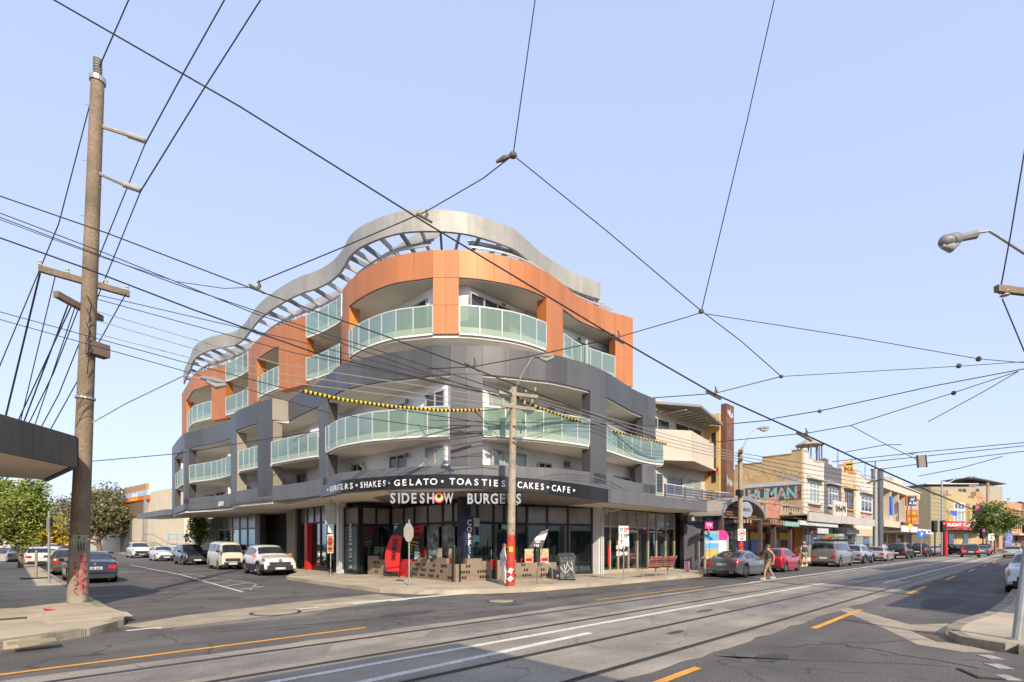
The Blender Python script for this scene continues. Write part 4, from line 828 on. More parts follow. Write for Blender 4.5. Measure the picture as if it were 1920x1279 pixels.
# ---- row of four old shops with stepped parapets
YF=15.5
def decoshop(u0,u1,name_lab,wallm,framem,trim,gl,steps,scr,idx):
    x0,x1=xu(u0,YF),xu(u1,YF); w_=x1-x0
    t=thing('row_shop',name_lab,'shop',((x0+x1)/2,YF+4,.15),group='row of old two storey shops')
    MB().box(x0,x1,YF,YF+12,.15,9.1).build('wall', wallm, t)
    # stepped parapet, block by block
    for i,(f0,f1,h) in enumerate(steps): MB().box(x0+w_*f0+.004,x0+w_*f1-.004,YF-.02,YF+.35,9.1,h).build('parapet_block', wallm, t); MB().box(x0+w_*f0+.004,x0+w_*f1-.004,YF-.08,YF+.4,h,h+.09).build('parapet_cap', trim, t)
    cxs=(x0+x1)/2; hw=w_*.27
    # window hood, window, bracket
    MB().prism([(cxs-hw-.5,YF-.5),(cxs+hw+.5,YF-.5),(cxs+hw+.6,YF),(cxs-hw-.6,YF)],[7.75,7.75,7.75,7.75],[7.85,7.85,8.15,8.15]).build('window_hood', trim, t)
    qwin(t,cxs-hw,cxs+hw,YF,5.55,7.6,3,framem,gl,2,.13)
    MB().box(cxs-hw-.25,cxs+hw+.25,YF-.25,YF,5.42,5.55).build('window_sill', trim, t)
    b=MB(); b.add([(cxs-hw,YF-.35,4.75),(cxs+hw,YF-.35,4.75),(cxs+hw,YF,4.75),(cxs-hw,YF,4.75),(cxs,YF-.05,3.95),(cxs,YF,3.95)],[(0,1,2,3),(1,0,4),(2,1,4,5),(0,3,5,4)]); b.build('bracket', trim, t)
    MB().box(cxs-hw,cxs+hw,YF-.34,YF,4.76,4.85).build('bracket_cap', trim, t)
    for k,(m_,z,wd) in enumerate(scr): tagscrawl(t,(cxs,z),m_,.09,idx*11+k,Y=YF,w=wd,h=.6,loops=4)
    return t,x0,x1
st=[(0,.22,10.2),(.22,.42,9.75),(.42,.78,9.6),(.78,1,9.75)]
whr=M('white_old_render',(.6,.54,.47),.85,var=.08,scale=.8); dkr=M('dark_old_render',(.13,.13,.14),.8,var=.1); ber=M('tan_old_render',(.6,.44,.28),.85,var=.1); brownf=M('brown_frame',(.13,.085,.06),.6)
s1,_,_=decoshop(1507,1545,'white old shop below the roof pavilion with red scrawl under its window',whr,white,M('trim_warm',(.5,.43,.35),.8),blind_glass,st,[(redsp,5.1,3.2)],1)
decoshop(1545.3,1577.5,'dark grey old shop front between the white and tan ones',dkr,white,M('trim_grey',(.4,.4,.4),.8),win_glass,st,[(greysp,5.05,3)],2)
decoshop(1577.8,1604,'tan old shop front with brown window frames',ber,brownf,M('trim_tan',(.45,.3,.17),.8),win_glass,st,[(M('brown_spray',(.4,.2,.12)),5.1,3)],3)
s4,xx0,xx1=decoshop(1604.3,1642,'white old shop with red scrawl standing beside the dark grey pylon',whr,white,M('trim_warm',(.5,.43,.35)),win_glass,st,[(redsp,5.1,5)],4)
# yellow flank wall with mural
xw=xu(1507,YF)-.02
t=thing('mural_wall','yellow side wall with teal and red lettering painted on it','wall',(xw,19,.15))
for (y0,y1,h) in ((15.52,16.4,10.25),(16.4,19.0,9.95),(19.0,21.6,9.45),(21.6,26,8.9)): MB().box(xw-.35,xw,y0,y1,.15,h).build('wall', M('ochre_wall',(.5,.355,.18),.9,var=.15,scale=.7,fine=.08,bscale=6), t); MB().box(xw-.4,xw,y0,y1,h,h+.1).build('wall_cap', M('ochre_dark',(.38,.24,.1)), t)
xm=xw-.35
MB().box(xm-.01,xm,15.6,20.6,5.75,7.15).build('mural_ground', M('mural_dark',(.07,.08,.1),.8), t)
MB().box(xm-.008,xm,15.54,20.9,7.15,7.5).build('mural_band', M('mural_pale',(.45,.48,.48),.8), t)
for i,ch in enumerate('HUMAN'): text(ch,(xm-.012,19.9-.88*i,6.42),(0,-1,0),1.5,teal,t,'mural_letter',.01,.04,sx=.85)
r_=random.Random(5)
for i in range(34): MB().lathe((xm-.024,15.8+4.6*r_.random(),5.85+1.2*r_.random()),[(.1,0),(.1,.006)],10,(-1,0,0)).build('mural_dot', M('mural_red',(.5,.09,.05),.7), t)
tagscrawl(t,(19.5,8.3),M('brown_line',(.3,.2,.1)),.04,21,X=xm,w=5,h=1.2,loops=3); tagscrawl(t,(16.6,7.9),greysp,.08,23,X=xm,w=1.8,h=.7,loops=3)
mb=MB()
# roof pavilion
pc=Vector((60.3,17.4,0)); t=thing('roof_pavilion','open octagonal pavilion with a pointed roof on top of the white shop','pavilion',(pc.x,pc.y,9.1))
MB().lathe((pc.x,pc.y,12.0),[(1.4,0),(1.4,.1),(.7,.5),(.2,.8),(.04,.9)],8).build('roof', M('pavilion_roof',(.4,.33,.27),.8), t)
for k in range(8): a=2*math.pi*(k+.5)/8; MB().cyl((pc.x+1.1*math.cos(a),pc.y+1.1*math.sin(a),9.1),(pc.x+1.1*math.cos(a),pc.y+1.1*math.sin(a),12.0),.07,n=6).build('post', M('post_slate',(.12,.12,.14)), t)
# chimneys and aerials on the old shops
for i,(u_,h_) in enumerate(((1550,.9),(1582,1.1),(1610,1.0),(1634,.8))):
    c=at(u_,dY(u_,19)); t=thing('chimney',('stubby render chimney behind the white shop parapet','dark chimney behind the dark grey parapet','tan chimney above the tan shop','small chimney above the end white shop')[i],'chimney',(c.x,19,9.1)); MB().box(c.x-.4,c.x+.4,18.7,19.4,9.1,10.3+h_).build('stack', (whr,dkr,ber,whr)[i], t); MB().box(c.x-.5,c.x+.5,18.6,19.5,10.3+h_,10.42+h_).build('cap', roofgrey, t)
for i,u_ in enumerate((1530,1571,1597,1622)):
    c=at(u_,dY(u_,17.5)); t=thing('roof_aerial',('aerial beside the roof pavilion','tall aerial above the dark grey shop','aerial above the tan shop behind the tram plate','short aerial above the end white shop')[i],'aerial',(c.x,17.5,9.1)); MB().cyl((c.x,17.5,9.1),(c.x,17.5,12.6+.5*(i%2)),.03,n=5).build('mast', black, t)
    for k in range(4): MB().box(c.x-.5+.1*k,c.x+.5-.1*k,17.48,17.52,11.6+.25*k,11.63+.25*k).build('rod', black, t)
# verandahs of the row
vg=M('verandah_galv',(.5,.47,.42),.6,.1,var=.1)
for i,(u0,u1,lab,z0) in enumerate(((1517,1578,'pale verandah over the footpath outside the white and dark shops',3.55),(1578.5,1645,'long pale verandah over the footpath outside the tan shop',3.6))):
    a,b=xu(u0,13.2),xu(u1,13.2); t=thing('shop_verandah',lab,'verandah',((a+b)/2,14.3,.15))
    MB().box(a,b,13.2,13.32,z0,z0+.72).build('fascia', vg, t); MB().box(a,b,13.32,15.45,z0+.45,z0+.55).build('roof', roofgrey, t)
    for k in range(4): x=a+.6+(b-a-1.2)*k/3; MB().cyl((x,13.5,z0+.5),(x,15.4,z0+1.6),.025,n=5).build('tie_rod', galv, t)
    MB().box(a+(b-a)*.45,a+(b-a)*.8,14.3,14.4,2.75,3.2).build('hanging_sign', M('sign_grey',(.4,.38,.35)), t)
t=thing('tagged_signboard','white signboard with black scrawl standing on the verandah roof','sign',(xu(1575,13.6),13.6,4.2))
a,b=xu(1562,13.6),xu(1587,13.6); MB().box(a,b,13.55,13.65,4.25,5.7).build('board', whr, t); tagscrawl(t,((a+b)/2,5.0),blacksp,.13,77,Y=13.55,w=(b-a)*.8,h=.9,loops=5)
for x in (a+.5,b-.5): MB().box(x-.05,x+.05,13.66,13.76,4.14,5.2).build('leg', galv, t)
for i,(u,c_,lab) in enumerate(((1526,M('disc_grey',(.5,.46,.42)),'round grey hanging sign under the pale verandah'),)):
    p=at(u,dY(u,14)); t=MB().lathe((p.x,14,2.8),[(.75,0),(.75,.08)],24,(0,-1,0)).build('round_sign', c_, None, loc=(p.x,14,2.8), label=lab, cat='sign'); text('LEBANESE',(p.x,13.9,2.8),(1,0,0),.25,redsp,t,depth=.01)
# shop glazing below the verandahs (green, dark, cream fronts)
t=s1
for i,(u0,u1,m_) in enumerate(((1508,1527,M('sage_front',(.2,.27,.18))),(1528,1560,M('olive_front',(.25,.24,.08))),(1561,1603,black),(1604,1641,M('cream_front',(.55,.45,.28))))):
    a,b=xu(u0,YF),xu(u1,YF); MB().box(a+.1,b-.1,YF-.12,YF-.02,2.6,3.5).build('shop_sign_band', m_, t)
    for k in range(3): MB().box(a+.2+(b-a-.4)*k/3,a+.1+(b-a-.4)*(k+1)/3,YF-.06,YF-.02,.5,2.55).build('shop_window', (win_glass,blind_glass)[(i+k)%2], t)
# ---- dark pylon and beige two storey building
ax=xu(1645,YF); t=thing('dark_pylon','tall dark grey pylon wall between the white shop and beige building','pylon',(ax+1,16.5,.15)); MB().box(ax+.1,ax+2.0,15.2,16.2,.15,11.4).build('shaft', M('pylon_grey',(.1,.105,.12),.7,var=.1), t); MB().box(ax+.0,ax+2.1,15.1,16.3,11.4,11.55).build('cap', M('pylon_cap',(.15,.15,.16)), t)
b0,b1=ax+2.3,xu(1722,YF)
t=thing('beige_building','beige two storey building with pilasters and an orange shop sign','building',((b0+b1)/2,20,.15)); bg_=M('beige_render',(.6,.52,.4),.85,var=.06)
MB().box(b0,b1,16.4,28,.15,9.6).build('wall', bg_, t); MB().box(b0,b1,15.3,16.6,9.2,10.3).build('cornice', bg_, t); MB().box(b0,b1,15.1,16.6,10.3,10.45).build('cornice_cap', cream, t)
for i in range(6):
    x=b0+.3+(b1-b0-1.0)*i/5; MB().box(x,x+.55,15.5,16.4,4.9,9.2).build('pilaster', bg_, t)
    if i<5: qwin(t,x+.9,x+(b1-b0-1.0)/5-.3,16.4,5.6,8.8,2,framegrey,win_glass,2)
MB().box(b0,b1,15.2,16.4,4.0,4.9).build('sign_band', cream, t); a_=b0+(b1-b0)*.42; MB().box(a_,b1-.5,15.1,15.2,4.0,4.95).build('sign_board', M('sign_brown',(.16,.07,.05),.5), t); text('\u2022 mamotto',(a_+(b1-a_)*.35,15.1,4.45),(1,0,0),.6,white,t,depth=.02)
MB().box(b0+.2,b0+(b1-b0)*.42,13.3,13.4,3.3,4.1).build('verandah_sign', white, t); MB().box(b0+(b1-b0)*.45,b1-2,13.3,13.4,3.2,3.9).build('verandah_sign', white, t)
text('NAILS',(b0+(b1-b0)*.56,13.3,3.55),(1,0,0),.6,red,t,depth=.02); text('LAUNDRY',(b0+(b1-b0)*.78,13.3,3.55),(1,0,0),.5,blue_pl,t,depth=.02)
MB().box(b0,b1-1,13.4,16.4,3.2,3.35).build('verandah_roof', roofgrey, t)
for i in range(4): x=b0+1+(b1-b0-2)*i/4; MB().box(x,x+(b1-b0)/5,16.34,16.4,.4,3.0).build('shop_window', (win_glass,M('brown_front',(.2,.12,.07)))[i%2], t); MB().box(x+(b1-b0)/5,x+(b1-b0)/5+.9,16.1,16.4,.15,3.2).build('pilaster', M('cream_front',(.55,.45,.28)), t)
for s,(u,v) in enumerate(((1671,948),)): p=onY(u,v,14.6); MB().box(p.x-.6,p.x+.6,14.5,14.7,p.z-1.3,p.z+1.2).build('blade_sign', blue_pl, t)
MB().box(b1-9,b1-1.5,17.5,27,9.6,12.6).build('roof_tower', bg_, t); MB().box(b0+4,b1-9,19,27,9.6,11.2).build('roof_block', roofgrey, t)
# supermarket sign
d_a=76.; p=P(1709,944,d_a)
t=thing('supermarket_sign','tall orange blade sign with a dark blue square logo on top','sign',(p.x,p.y,.15)); X_=Vector((sa,-ca,0)); N_=Vector((-ca,-sa,0)); an=math.atan2(X_.y,X_.x)
def sq(v0,v1,u0,u1,m_,nm,off=0,th=.25): 
    a=P((u0+u1)/2,(v0+v1)/2,d_a)+N_*off; MB().obox(a,(u1-u0)*d_a/F,th,(v1-v0)*d_a/F,an).build(nm, m_, t)
sq(929,949,1698.5,1718.5,orange,'sign_box'); sq(931,947,1701,1716,M('logo_navy',(.01,.02,.08),.4),'logo_panel',.14); sq(955.5,981,1699.5,1720,orange,'sign_box'); sq(949.5,955,1701,1719,galv,'sign_link')
for k in range(3): a=P(1705.5+2.6*k,936.5,d_a)+N_*.29; MB().obox(a,.14,.02,.5,an,0,.5).build('logo_stripe', M('logo_cyan',(.15,.5,.7)), t)
text('ALDI',P(1708.5,943.6,d_a)+N_*.28,X_,.5,white,t,depth=.02,bold=.03)
for i,s in enumerate(('THE','MARKET','SHOP')): text(s,P(1709.5,962+6*i,d_a)+N_*.13,X_,.42,yellow,t,depth=.02)
a=P(1709,981,d_a); MB().box(a.x-.12,a.x+.12,a.y-.12,a.y+.12,.15,a.z+.1).build('post', galv, t)
# ---- far end of the street: faces turned towards the viewer where the street bends
def block(nm,lab,cat,u0,d0,u1,d1,dep,vt,mat,dtop=None):
    a=at(u0,d0); b=at(u1,d1); tt=(b-a).normalized(); nn=Vector((-tt.y,tt.x,0)); zt=H+(HY-vt)*(d0+d1)/2/F
    t=thing(nm,lab,cat,tuple((a+b)/2+nn*dep/2+Vector((0,0,.15))))
    MB().prism([tuple(q[:2]) for q in (a,b,b+nn*dep,a+nn*dep)], .15, zt).build('wall', mat, t); return t,a,b,tt,nn,zt
ochre=M('ochre_render',(.46,.37,.18),.85,var=.08,scale=.4); ochre2=M('ochre_shade',(.48,.37,.16),.85,var=.1)
t,a,b,tt,nn,zt=block('deco_building','mustard yellow art deco corner building with a red awning sign','building',1775,102,1833,112,16,932,ochre)
an=math.atan2(tt.y,tt.x)
def onb(s,z,off=0): q=a+tt*s-nn*off; return Vector((q.x,q.y,z))
L=(b-a).length
MB().obox(onb(L*.35,zt+.5,-.6),L*.62,1.2,1.0,an).build('parapet', ochre, t)
for i in range(5): MB().obox(onb(L*.5,4.7+i*1.1,.02),L*.96,.06,.1,an).build('band_course', ochre2, t)
wz=H+(HY-962)*105/F; MB().obox(onb(L*.38,wz,.03),L*.34,.08,4.2,an).build('window', white, t)
for i in range(3):
    for j,(zc_,hh) in enumerate(((wz-.6,2.4),(wz+1.4,1.0))): MB().obox(onb(L*.38+(i-1)*L*.105,zc_,.05),L*.085,.08,hh,an).build('window_pane', win_glass if j else blind_glass, t)
for s in (.62,.66,.70): MB().obox(onb(L*s,7,.1),.18,.2,6,an).build('pilaster', ochre2, t)
# curved awning sign
aw=[]
for i in range(9): f=i/8; q=at(1772+80*f,99+10*f-3*math.sin(math.pi*f)); aw.append((q.x,q.y))
MB().ribbon(aw,3.6+.9,3.6+2.35,.2).build('awning_sign', red, t); MB().prism(aw+[tuple((a+tt*L*1.2)[:2]),tuple(a[:2])],4.35,4.5).build('awning_soffit', roofgrey, t)
q=at(1806,98.5); text('FLIGHT CENTRE',(q.x,q.y,5.25),(sa,-ca,0),.85,white,t,depth=.1,bold=.03); q=at(1821,98.7); MB().lathe((q.x,q.y,5.25),[(.5,0),(.5,.1)],16,(-ca,-sa,0)).build('logo_disc', white, t)
for i in range(4): MB().obox(onb(L*(.12+.23*i),2.0,.05),L*.16,.1,3.2,an).build('shop_window', (win_glass,M('plywood',(.5,.36,.18),.8))[i%2], t)
q0=at(1745,96); q1=at(1775,102)
MB().prism([tuple(q0[:2]),tuple(q1[:2]),tuple((q1+nn*14)[:2]),tuple((q0+nn*14)[:2])],.15,zt+.9).build('corner_wall', M('ochre_grey',(.33,.28,.17),.85), t)
for i in range(14): z=2+i*.75; c=(q0+q1)/2-nn*.03; MB().obox((c.x,c.y,z),(q1-q0).length*.98,.08,.08,math.atan2((q1-q0).y,(q1-q0).x)).build('board_line', ochre2, t)
t,a,b,tt,nn,zt=block('ochre_hall','plain yellow hall wall left of the art deco corner building','building',1717,100,1756,108,14,928,ochre)
MB().prism([tuple(q[:2]) for q in (a-nn*.2,b-nn*.2,b,a)],zt-.3,zt+.2).build('coping', ochre2, t)
q=a+tt*3-nn*.05; MB().obox((q.x,q.y,6.4),3.4,.1,3.4,math.atan2(tt.y,tt.x)).build('louvred_window', roofgrey, t)
t,a,b,tt,nn,zt=block('grey_apartment_block','grey apartment block with a skillion roof far behind the yellow building','building',1742,150,1880,150,20,912,M('stone_grey',(.36,.33,.27),.85))
an=math.atan2(tt.y,tt.x)
MB().prism([tuple((a+tt*0+nn*2)[:2]),tuple((a+tt*14+nn*2)[:2]),tuple((a+tt*14+nn*14)[:2]),tuple((a+nn*14)[:2])],zt,zt+.5).build('upper_storey', M('stone_grey',(.36,.33,.27)), t)
q=a+tt*18.3+nn*6; MB().obox((q.x,q.y,zt+1.9),10.5,10,.25,an,0,.2).build('skillion_roof', roofgrey, t); q=a+tt*17.6+nn*7; MB().obox((q.x,q.y,zt+.6),8,8,1.2,an).build('upper_storey', M('slate_wall',(.2,.19,.18)), t)
q=a+tt*6+nn*4; MB().obox((q.x,q.y,zt+.65),15,10,.25,an).build('flat_roof', alu, t)
for s in (9,10.2,14,17): q=a+tt*s-nn*.04; MB().obox((q.x,q.y,zt-1.5),.9,.1,1.5,an).build('window', win_glass, t)
t,a,b,tt,nn,zt=block('brick_hotel','orange brick building with a faded blue mural and dentil cornice','building',1826,125,1916,150,14,938,M('orange_brick',(.5,.27,.14),.9,var=.15,scale=2))
an=math.atan2(tt.y,tt.x); L=(b-a).length
def onb(s,z,off=0): q=a+tt*s-nn*off; return Vector((q.x,q.y,z))
for i in range(7):
    MB().obox(onb(L*(.08+.09*i),6+random.uniform(-1,2.5),.03),L*.1,.03,random.uniform(2,4),an,0,random.uniform(-.4,.4)).build('mural_patch', (M('mural_blue',(.28,.36,.45),.85),M('mural_smoke',(.5,.47,.42),.85),M('mural_night',(.12,.13,.16),.85))[i%3], t)
MB().obox(onb(L*.86,zt-2.0,.25),L*.26,.6,.4,an).build('cornice', M('brick_trim',(.55,.33,.18)), t); MB().obox(onb(L*.86,zt-3.8,.2),L*.26,.5,.3,an).build('cornice', M('brick_trim',(.55,.33,.18)), t)
for i in range(5): MB().obox(onb(L*(.76+.05*i),7.0,.06),.9,.1,2.4,an).build('window', win_glass, t); MB().obox(onb(L*(.76+.05*i),5.5,.1),1.1,.2,.2,an).build('window_sill', M('brick_trim',(.55,.33,.18)), t)
MB().obox(onb(L*.1,zt+.4,-.5),L*.12,1,1.6,an).build('chimney', M('orange_brick',(.5,.27,.14)), t); MB().obox(onb(L*.8,4.1,1.5),L*.42,3,.5,an).build('verandah', M('verandah_pale',(.55,.5,.45)), t)
for i in range(5): MB().obox(onb(L*(.3+.14*i),2,.06),2.2,.1,3,an).build('shop_window', win_glass, t)
t,a,b,tt,nn,zt=block('dark_terrace','dark red brick terrace at the end of the street','building',1912,160,1985,175,14,945,M('dark_brick',(.22,.09,.07),.9,var=.2,scale=2))
for i in range(5): q=a+tt*(2.2+2.4*i)-nn*.05; MB().obox((q.x,q.y,7),1,.1,2.2,math.atan2(tt.y,tt.x)).build('window', win_glass, t)
MB().obox(((a+b)/2-nn*.1)[:2]+(zt+.1,) if False else tuple(((a+b)/2)[:2])+(zt+.1,),(b-a).length,.8,.3,math.atan2(tt.y,tt.x)).build('coping', M('brick_trim',(.55,.33,.18)), t)
# ---- buildings behind the viewer and across the street: they cast the long shadows on the road
def plain(nm,lab,x0,x1,y0,y1,h,m_,face):
    t=thing(nm,lab,'building',((x0+x1)/2,(y0+y1)/2,.15)); MB().box(x0,x1,y0,y1,.15,h).build('wall', m_, t); MB().box(x0-.1,x1+.1,y0-.1,y1+.1,h,h+.15).build('coping', roofgrey, t)
    n=int((x1-x0)/3)
    for i in range(n): qwin(t,x0+.6+3*i,x0+2.6+3*i,y1,.7,2.9,2,black,win_glass,sgn=1); (qwin(t,x0+.8+3*i,x0+2.4+3*i,y1,h-2.6,h-1,2,white,win_glass,sgn=1) if h>5.5 else None)
plain('near_corner_shop','brick corner shop behind the viewer',-22,.9,-22,-2.7,7.3,M('near_brick',(.3,.2,.15),.9,var=.2,scale=2),0)
plain('near_low_shop','low shop across the street on the right corner',15.0,21,-16,-3.2,4.6,whr,0)
plain('near_middle_shop','two storey shop across the street on the right',21.1,36,-18,-3.2,7.6,cream,0)
plain('near_tall_shop','taller brick shop across the street on the right',36.1,58,-18,-3.2,8.6,M('near_brick',(.3,.2,.15)),0)
# ================================================================ left side of the photo
t=thing('awning_shop','shop with a dark ribbed awning at the left photo edge','building',(-6,24,.15))
MB().prism([(-14,13.2),(-4.3,13.2),(-3.4,14.4),(-3.4,58),(-14,58)],.15,6.6).build('wall', whr, t)
awp=[(-4.5,13.0),(-2.2,13.4),(-.16,15.0),(1.2,16.9),(.82,21.3)]
MB().prism([(-4.5,13.2),(-2.25,13.55),(-.24,15.12),(1.08,16.96),(.7,21.2)]+[(-3.4,21.2),(-3.4,14.4),(-4.3,13.3)],3.72,3.8).build('soffit', M('soffit_pale',(.62,.55,.45),.8,var=.04), t)
MB().prism([(p[0]-.12,p[1]+.02) for p in awp]+[(-3.4,21.2),(-3.4,14.4),(-4.3,13.2)],4.36,4.42).build('awning_roof', roofgrey, t)
ribm=M('awning_charcoal',(.07,.066,.062),.6,var=.12,scale=1.5)
def fpanel(p,q):
    p=Vector(p); q=Vector(q); L=(q-p).length; n=max(1,round(L/.3))
    for i in range(n):
        a=p+(q-p)*i/n; b=p+(q-p)*(i+1)/n; MB().ribbon([tuple(a+(b-a).normalized()*.007),tuple(b-(b-a).normalized()*.007)],3.68,4.46,.1).build('fascia_board', ribm, t)
for p,q in zip(awp[1:],awp[2:]): fpanel(p,q)
MB().ribbon([(p[0]+.03,p[1]+.06) for p in awp[1:]],3.7,4.44,.05).build('fascia_backing', black, t)
MB().box(-.9,-.3,20.7,20.8,3.2,3.7).build('hanging_sign', M('sign_navy',(.03,.04,.08)), t)
# ---- trees
def tree(nm,lab,p,h,cw,ch,leafc,n,ls,seed,trunk=.12,yel=0,group=None,bushy=1.0,zc=None):
    r=random.Random(seed); p=Vector(p); t=thing(nm,lab,'tree',tuple(p),group=group)
    mb=MB(); top=p+Vector((r.uniform(-.1,.1),r.uniform(-.1,.1),h-ch*.45)); 
    mb.tube([p-Vector((0,0,.1)),p+Vector((.03,.02,(h-ch)*.6)),p+Vector((-.04,.05,h-ch)),top],[trunk*1.25,trunk,trunk*.8,trunk*.3],8)
    zc=p.z+h-ch/2
    tips=[]
    for i in range(11):
        a=r.uniform(0,6.28); el=r.uniform(.2,1.2); z0=p.z+(h-ch)+r.uniform(-.1,.45)*ch*.8; s=Vector((p.x,p.y,z0)); L=r.uniform(.3,.5)*cw
        e=s+Vector((math.cos(a)*L*math.cos(el),math.sin(a)*L*math.cos(el),math.sin(el)*ch*.4)); m_=(s+e)/2+Vector((0,0,-.06*ch)); mb.tube([s,m_,e],[trunk*.5,trunk*.32,trunk*.1],5); tips.append(e)
    mb.build('trunk', M('bark',(.2,.155,.11),.9,var=.3,scale=5,bump=.5,bscale=20), t, smooth=40)
    # clumps of leaves over an uneven volume
    cl_=[]
    for i in range(int(26*bushy)):
        while True:
            q=Vector((r.uniform(-1,1),r.uniform(-1,1),r.uniform(-1,1)))
            if .25<q.length<1: break
        cl_.append((Vector((p.x+q.x*cw*.42,p.y+q.y*cw*.42,zc+q.z*ch*.43)),r.uniform(.16,.27)))
    cl_+= [(e,r.uniform(.15,.25)) for e in tips]
    V=[];Fc=[]
    for i in range(n):
        c,rad=cl_[r.randrange(len(cl_))]; q=Vector((r.gauss(0,1),r.gauss(0,1),r.gauss(0,1))).normalized()*(r.random()**.45)
        c=c+Vector((q.x*rad*cw,q.y*rad*cw,q.z*rad*ch*.8)); a=Vector((r.gauss(0,1),r.gauss(0,1),r.gauss(0,.7))).normalized(); b=a.cross(Vector((r.gauss(0,1),r.gauss(0,1),r.gauss(0,1)))).normalized(); s=ls*r.uniform(.6,1.3)
        k=len(V); V+=[c-a*s,c-a*s*.1+b*s*.45,c+a*s,c-a*s*.1-b*s*.45]; Fc.append((k,k+1,k+2,k+3))
    mb=MB(); mb.v=V; mb.f=Fc; mb.build('crown', leafc, t); return t
def leaf(nm,c): return M('leaf_'+nm,c,.6,var=.35,scale=1.2,island=.35,spec=.3)
def gx(u,d): p=at(u,d); return (p.x,p.y,.15)
tree('street_tree','bushy green street tree growing beside the left footpath',gx(38,34),6.5,3.2,5.2,leaf('green',(.22,.27,.055)),13000,.11,3,.12,bushy=1.4)
tree('street_tree','second green street tree at the left photo edge behind the awning',gx(-10,40),6.8,4.2,5.6,leaf('green',(.22,.27,.055)),7000,.14,4,.12)
tree('olive_tree','large olive green tree behind the timber pole',gx(186,88),12.2,12.0,10.4,leaf('olive',(.17,.16,.075)),14000,.27,5,.35,bushy=1.3)
tree('autumn_tree','small yellow autumn tree seen between pole and signpost',gx(97,112),8.5,8.5,7.6,leaf('yellow',(.42,.3,.02)),6000,.3,6,.25,bushy=1.2)
tree('background_tree','dark green tree far down the side street left of the yellow one',gx(62,125),9.5,9,8.5,leaf('dark',(.06,.075,.03)),4000,.36,8,.25)
tree('background_tree','pale brownish tree peeking over the yellow autumn tree',gx(128,125),13,8,10,leaf('pale',(.3,.24,.16)),3500,.32,9,.25)
tree('young_tree','slim young tree standing in front of the glass shop on the side street',gx(372,46),5.6,1.9,4.6,leaf('lime',(.25,.28,.05)),2600,.13,10,.06,bushy=1.2)
tree('corner_tree','round green tree beside the red traffic lights at the far crossing',gx(1866,84),8.2,6.2,5.6,leaf('mid',(.13,.18,.04)),7000,.2,11,.16,bushy=1.3)
tree('background_tree','dark hedge-like tree at the far end of the main street',gx(1955,150),9,14,7,leaf('dark',(.06,.075,.03)),3000,.4,12,.3)
# ---- craft store and walls at the end of the side street
def lin(u,v,d): return P(u,v,d)
t,a,b,tt,nn,zt=block('craft_store','cream craft store with a pale blue and orange sign far down the side street','building',225,92,345,72,20,924,M('store_cream',(.6,.52,.38),.85,var=.05))
an=math.atan2(tt.y,tt.x); L=(b-a).length
def onb(s,z,off=0): q=a+tt*s-nn*off; return Vector((q.x,q.y,z))
def su(u):                                       # fraction along the wall for a photo column
    for k in range(400):
        q=a+tt*L*k/399; 
        if 960+F*(q.x*sa-q.y*ca)/(q.x*ca+q.y*sa)>=u: return L*k/399
    return L
dd=88
MB().obox(onb(su(257),H+(HY-921)*dd/F,.15),su(280)-su(238),.4,1.2,an).build('sign_backing', M('sign_tan',(.42,.25,.13),.8), t)
MB().obox(onb(su(255),H+(HY-931)*dd/F,.2),su(281)-su(231),.4,.95,an).build('sign_blue', M('sign_skyblue',(.42,.52,.62),.6), t); MB().obox(onb(su(253),H+(HY-939)*dd/F,.22),su(281)-su(226),.4,.7,an).build('sign_orange', orange, t)
text('Lincraft',onb(su(258),H+(HY-931)*dd/F,.42),tt,.95,white,t,depth=.03,bold=.03); text('THE MARKET SHOP',onb(su(256),H+(HY-939)*dd/F,.44),tt,.55,yellow,t,depth=.03)
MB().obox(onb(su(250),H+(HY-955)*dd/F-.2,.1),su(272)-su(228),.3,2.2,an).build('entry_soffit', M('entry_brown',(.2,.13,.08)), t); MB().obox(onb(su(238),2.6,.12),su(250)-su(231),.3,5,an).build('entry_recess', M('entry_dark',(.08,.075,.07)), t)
MB().obox(onb(su(276),5.2,.25),.7,.5,8,an,0,.12).build('entry_fin', M('entry_fin',(.3,.28,.25)), t)
for i in range(16): MB().obox(onb(su(292)+i*(L-su(292))/16,zt/2,.02),.05,.04,zt-.4,an).build('wall_rib', M('store_rib',(.52,.45,.33)), t)
rp=[onb(su(285),2.2,1.0),onb(su(300),2.2,1.0),onb(su(330),.9,1.0)]; MB().tube([p+Vector((0,0,.9)) for p in rp],.05).build('ramp_rail', galv, t); MB().prism([tuple(onb(su(283),0,.1)[:2]),tuple(onb(su(332),0,.1)[:2]),tuple(onb(su(332),0,1.6)[:2]),tuple(onb(su(283),0,1.6)[:2])],.15,[2.0,.3,.3,2.0]).build('ramp', con, t)
for u in (286,296,306,318,328): q=onb(su(u),0,1.0); MB().cyl((q.x,q.y,.15),(q.x,q.y,2.4),.04,n=5).build('rail_post', galv, t)
q=onb(su(282),0,1.5); MB().cyl((q.x,q.y,.15),(q.x,q.y,2.3),.28,n=10).build('bollard', yellow, t)
t,a2,b2,tt2,nn2,zt2=block('cream_wall','long cream boundary wall behind the olive tree','wall',130,112,230,92,1,972,M('store_cream',(.6,.52,.38)))
q=(a2+b2)/2; MB().obox((q.x,q.y,zt2+.1),(b2-a2).length,1.2,.2,math.atan2(tt2.y,tt2.x)).build('coping', cream, t)
t,a2,b2,tt2,nn2,zt2=block('brick_cottage','small red brick cottage far down the side street','building',40,150,125,158,10,990,M('dark_brick',(.22,.09,.07)))
MB().obox(tuple(((a2+b2)/2+nn2*5)[:2])+(zt2+.6,),(b2-a2).length,9,1.2,math.atan2(tt2.y,tt2.x)).build('roof', roofgrey, t)
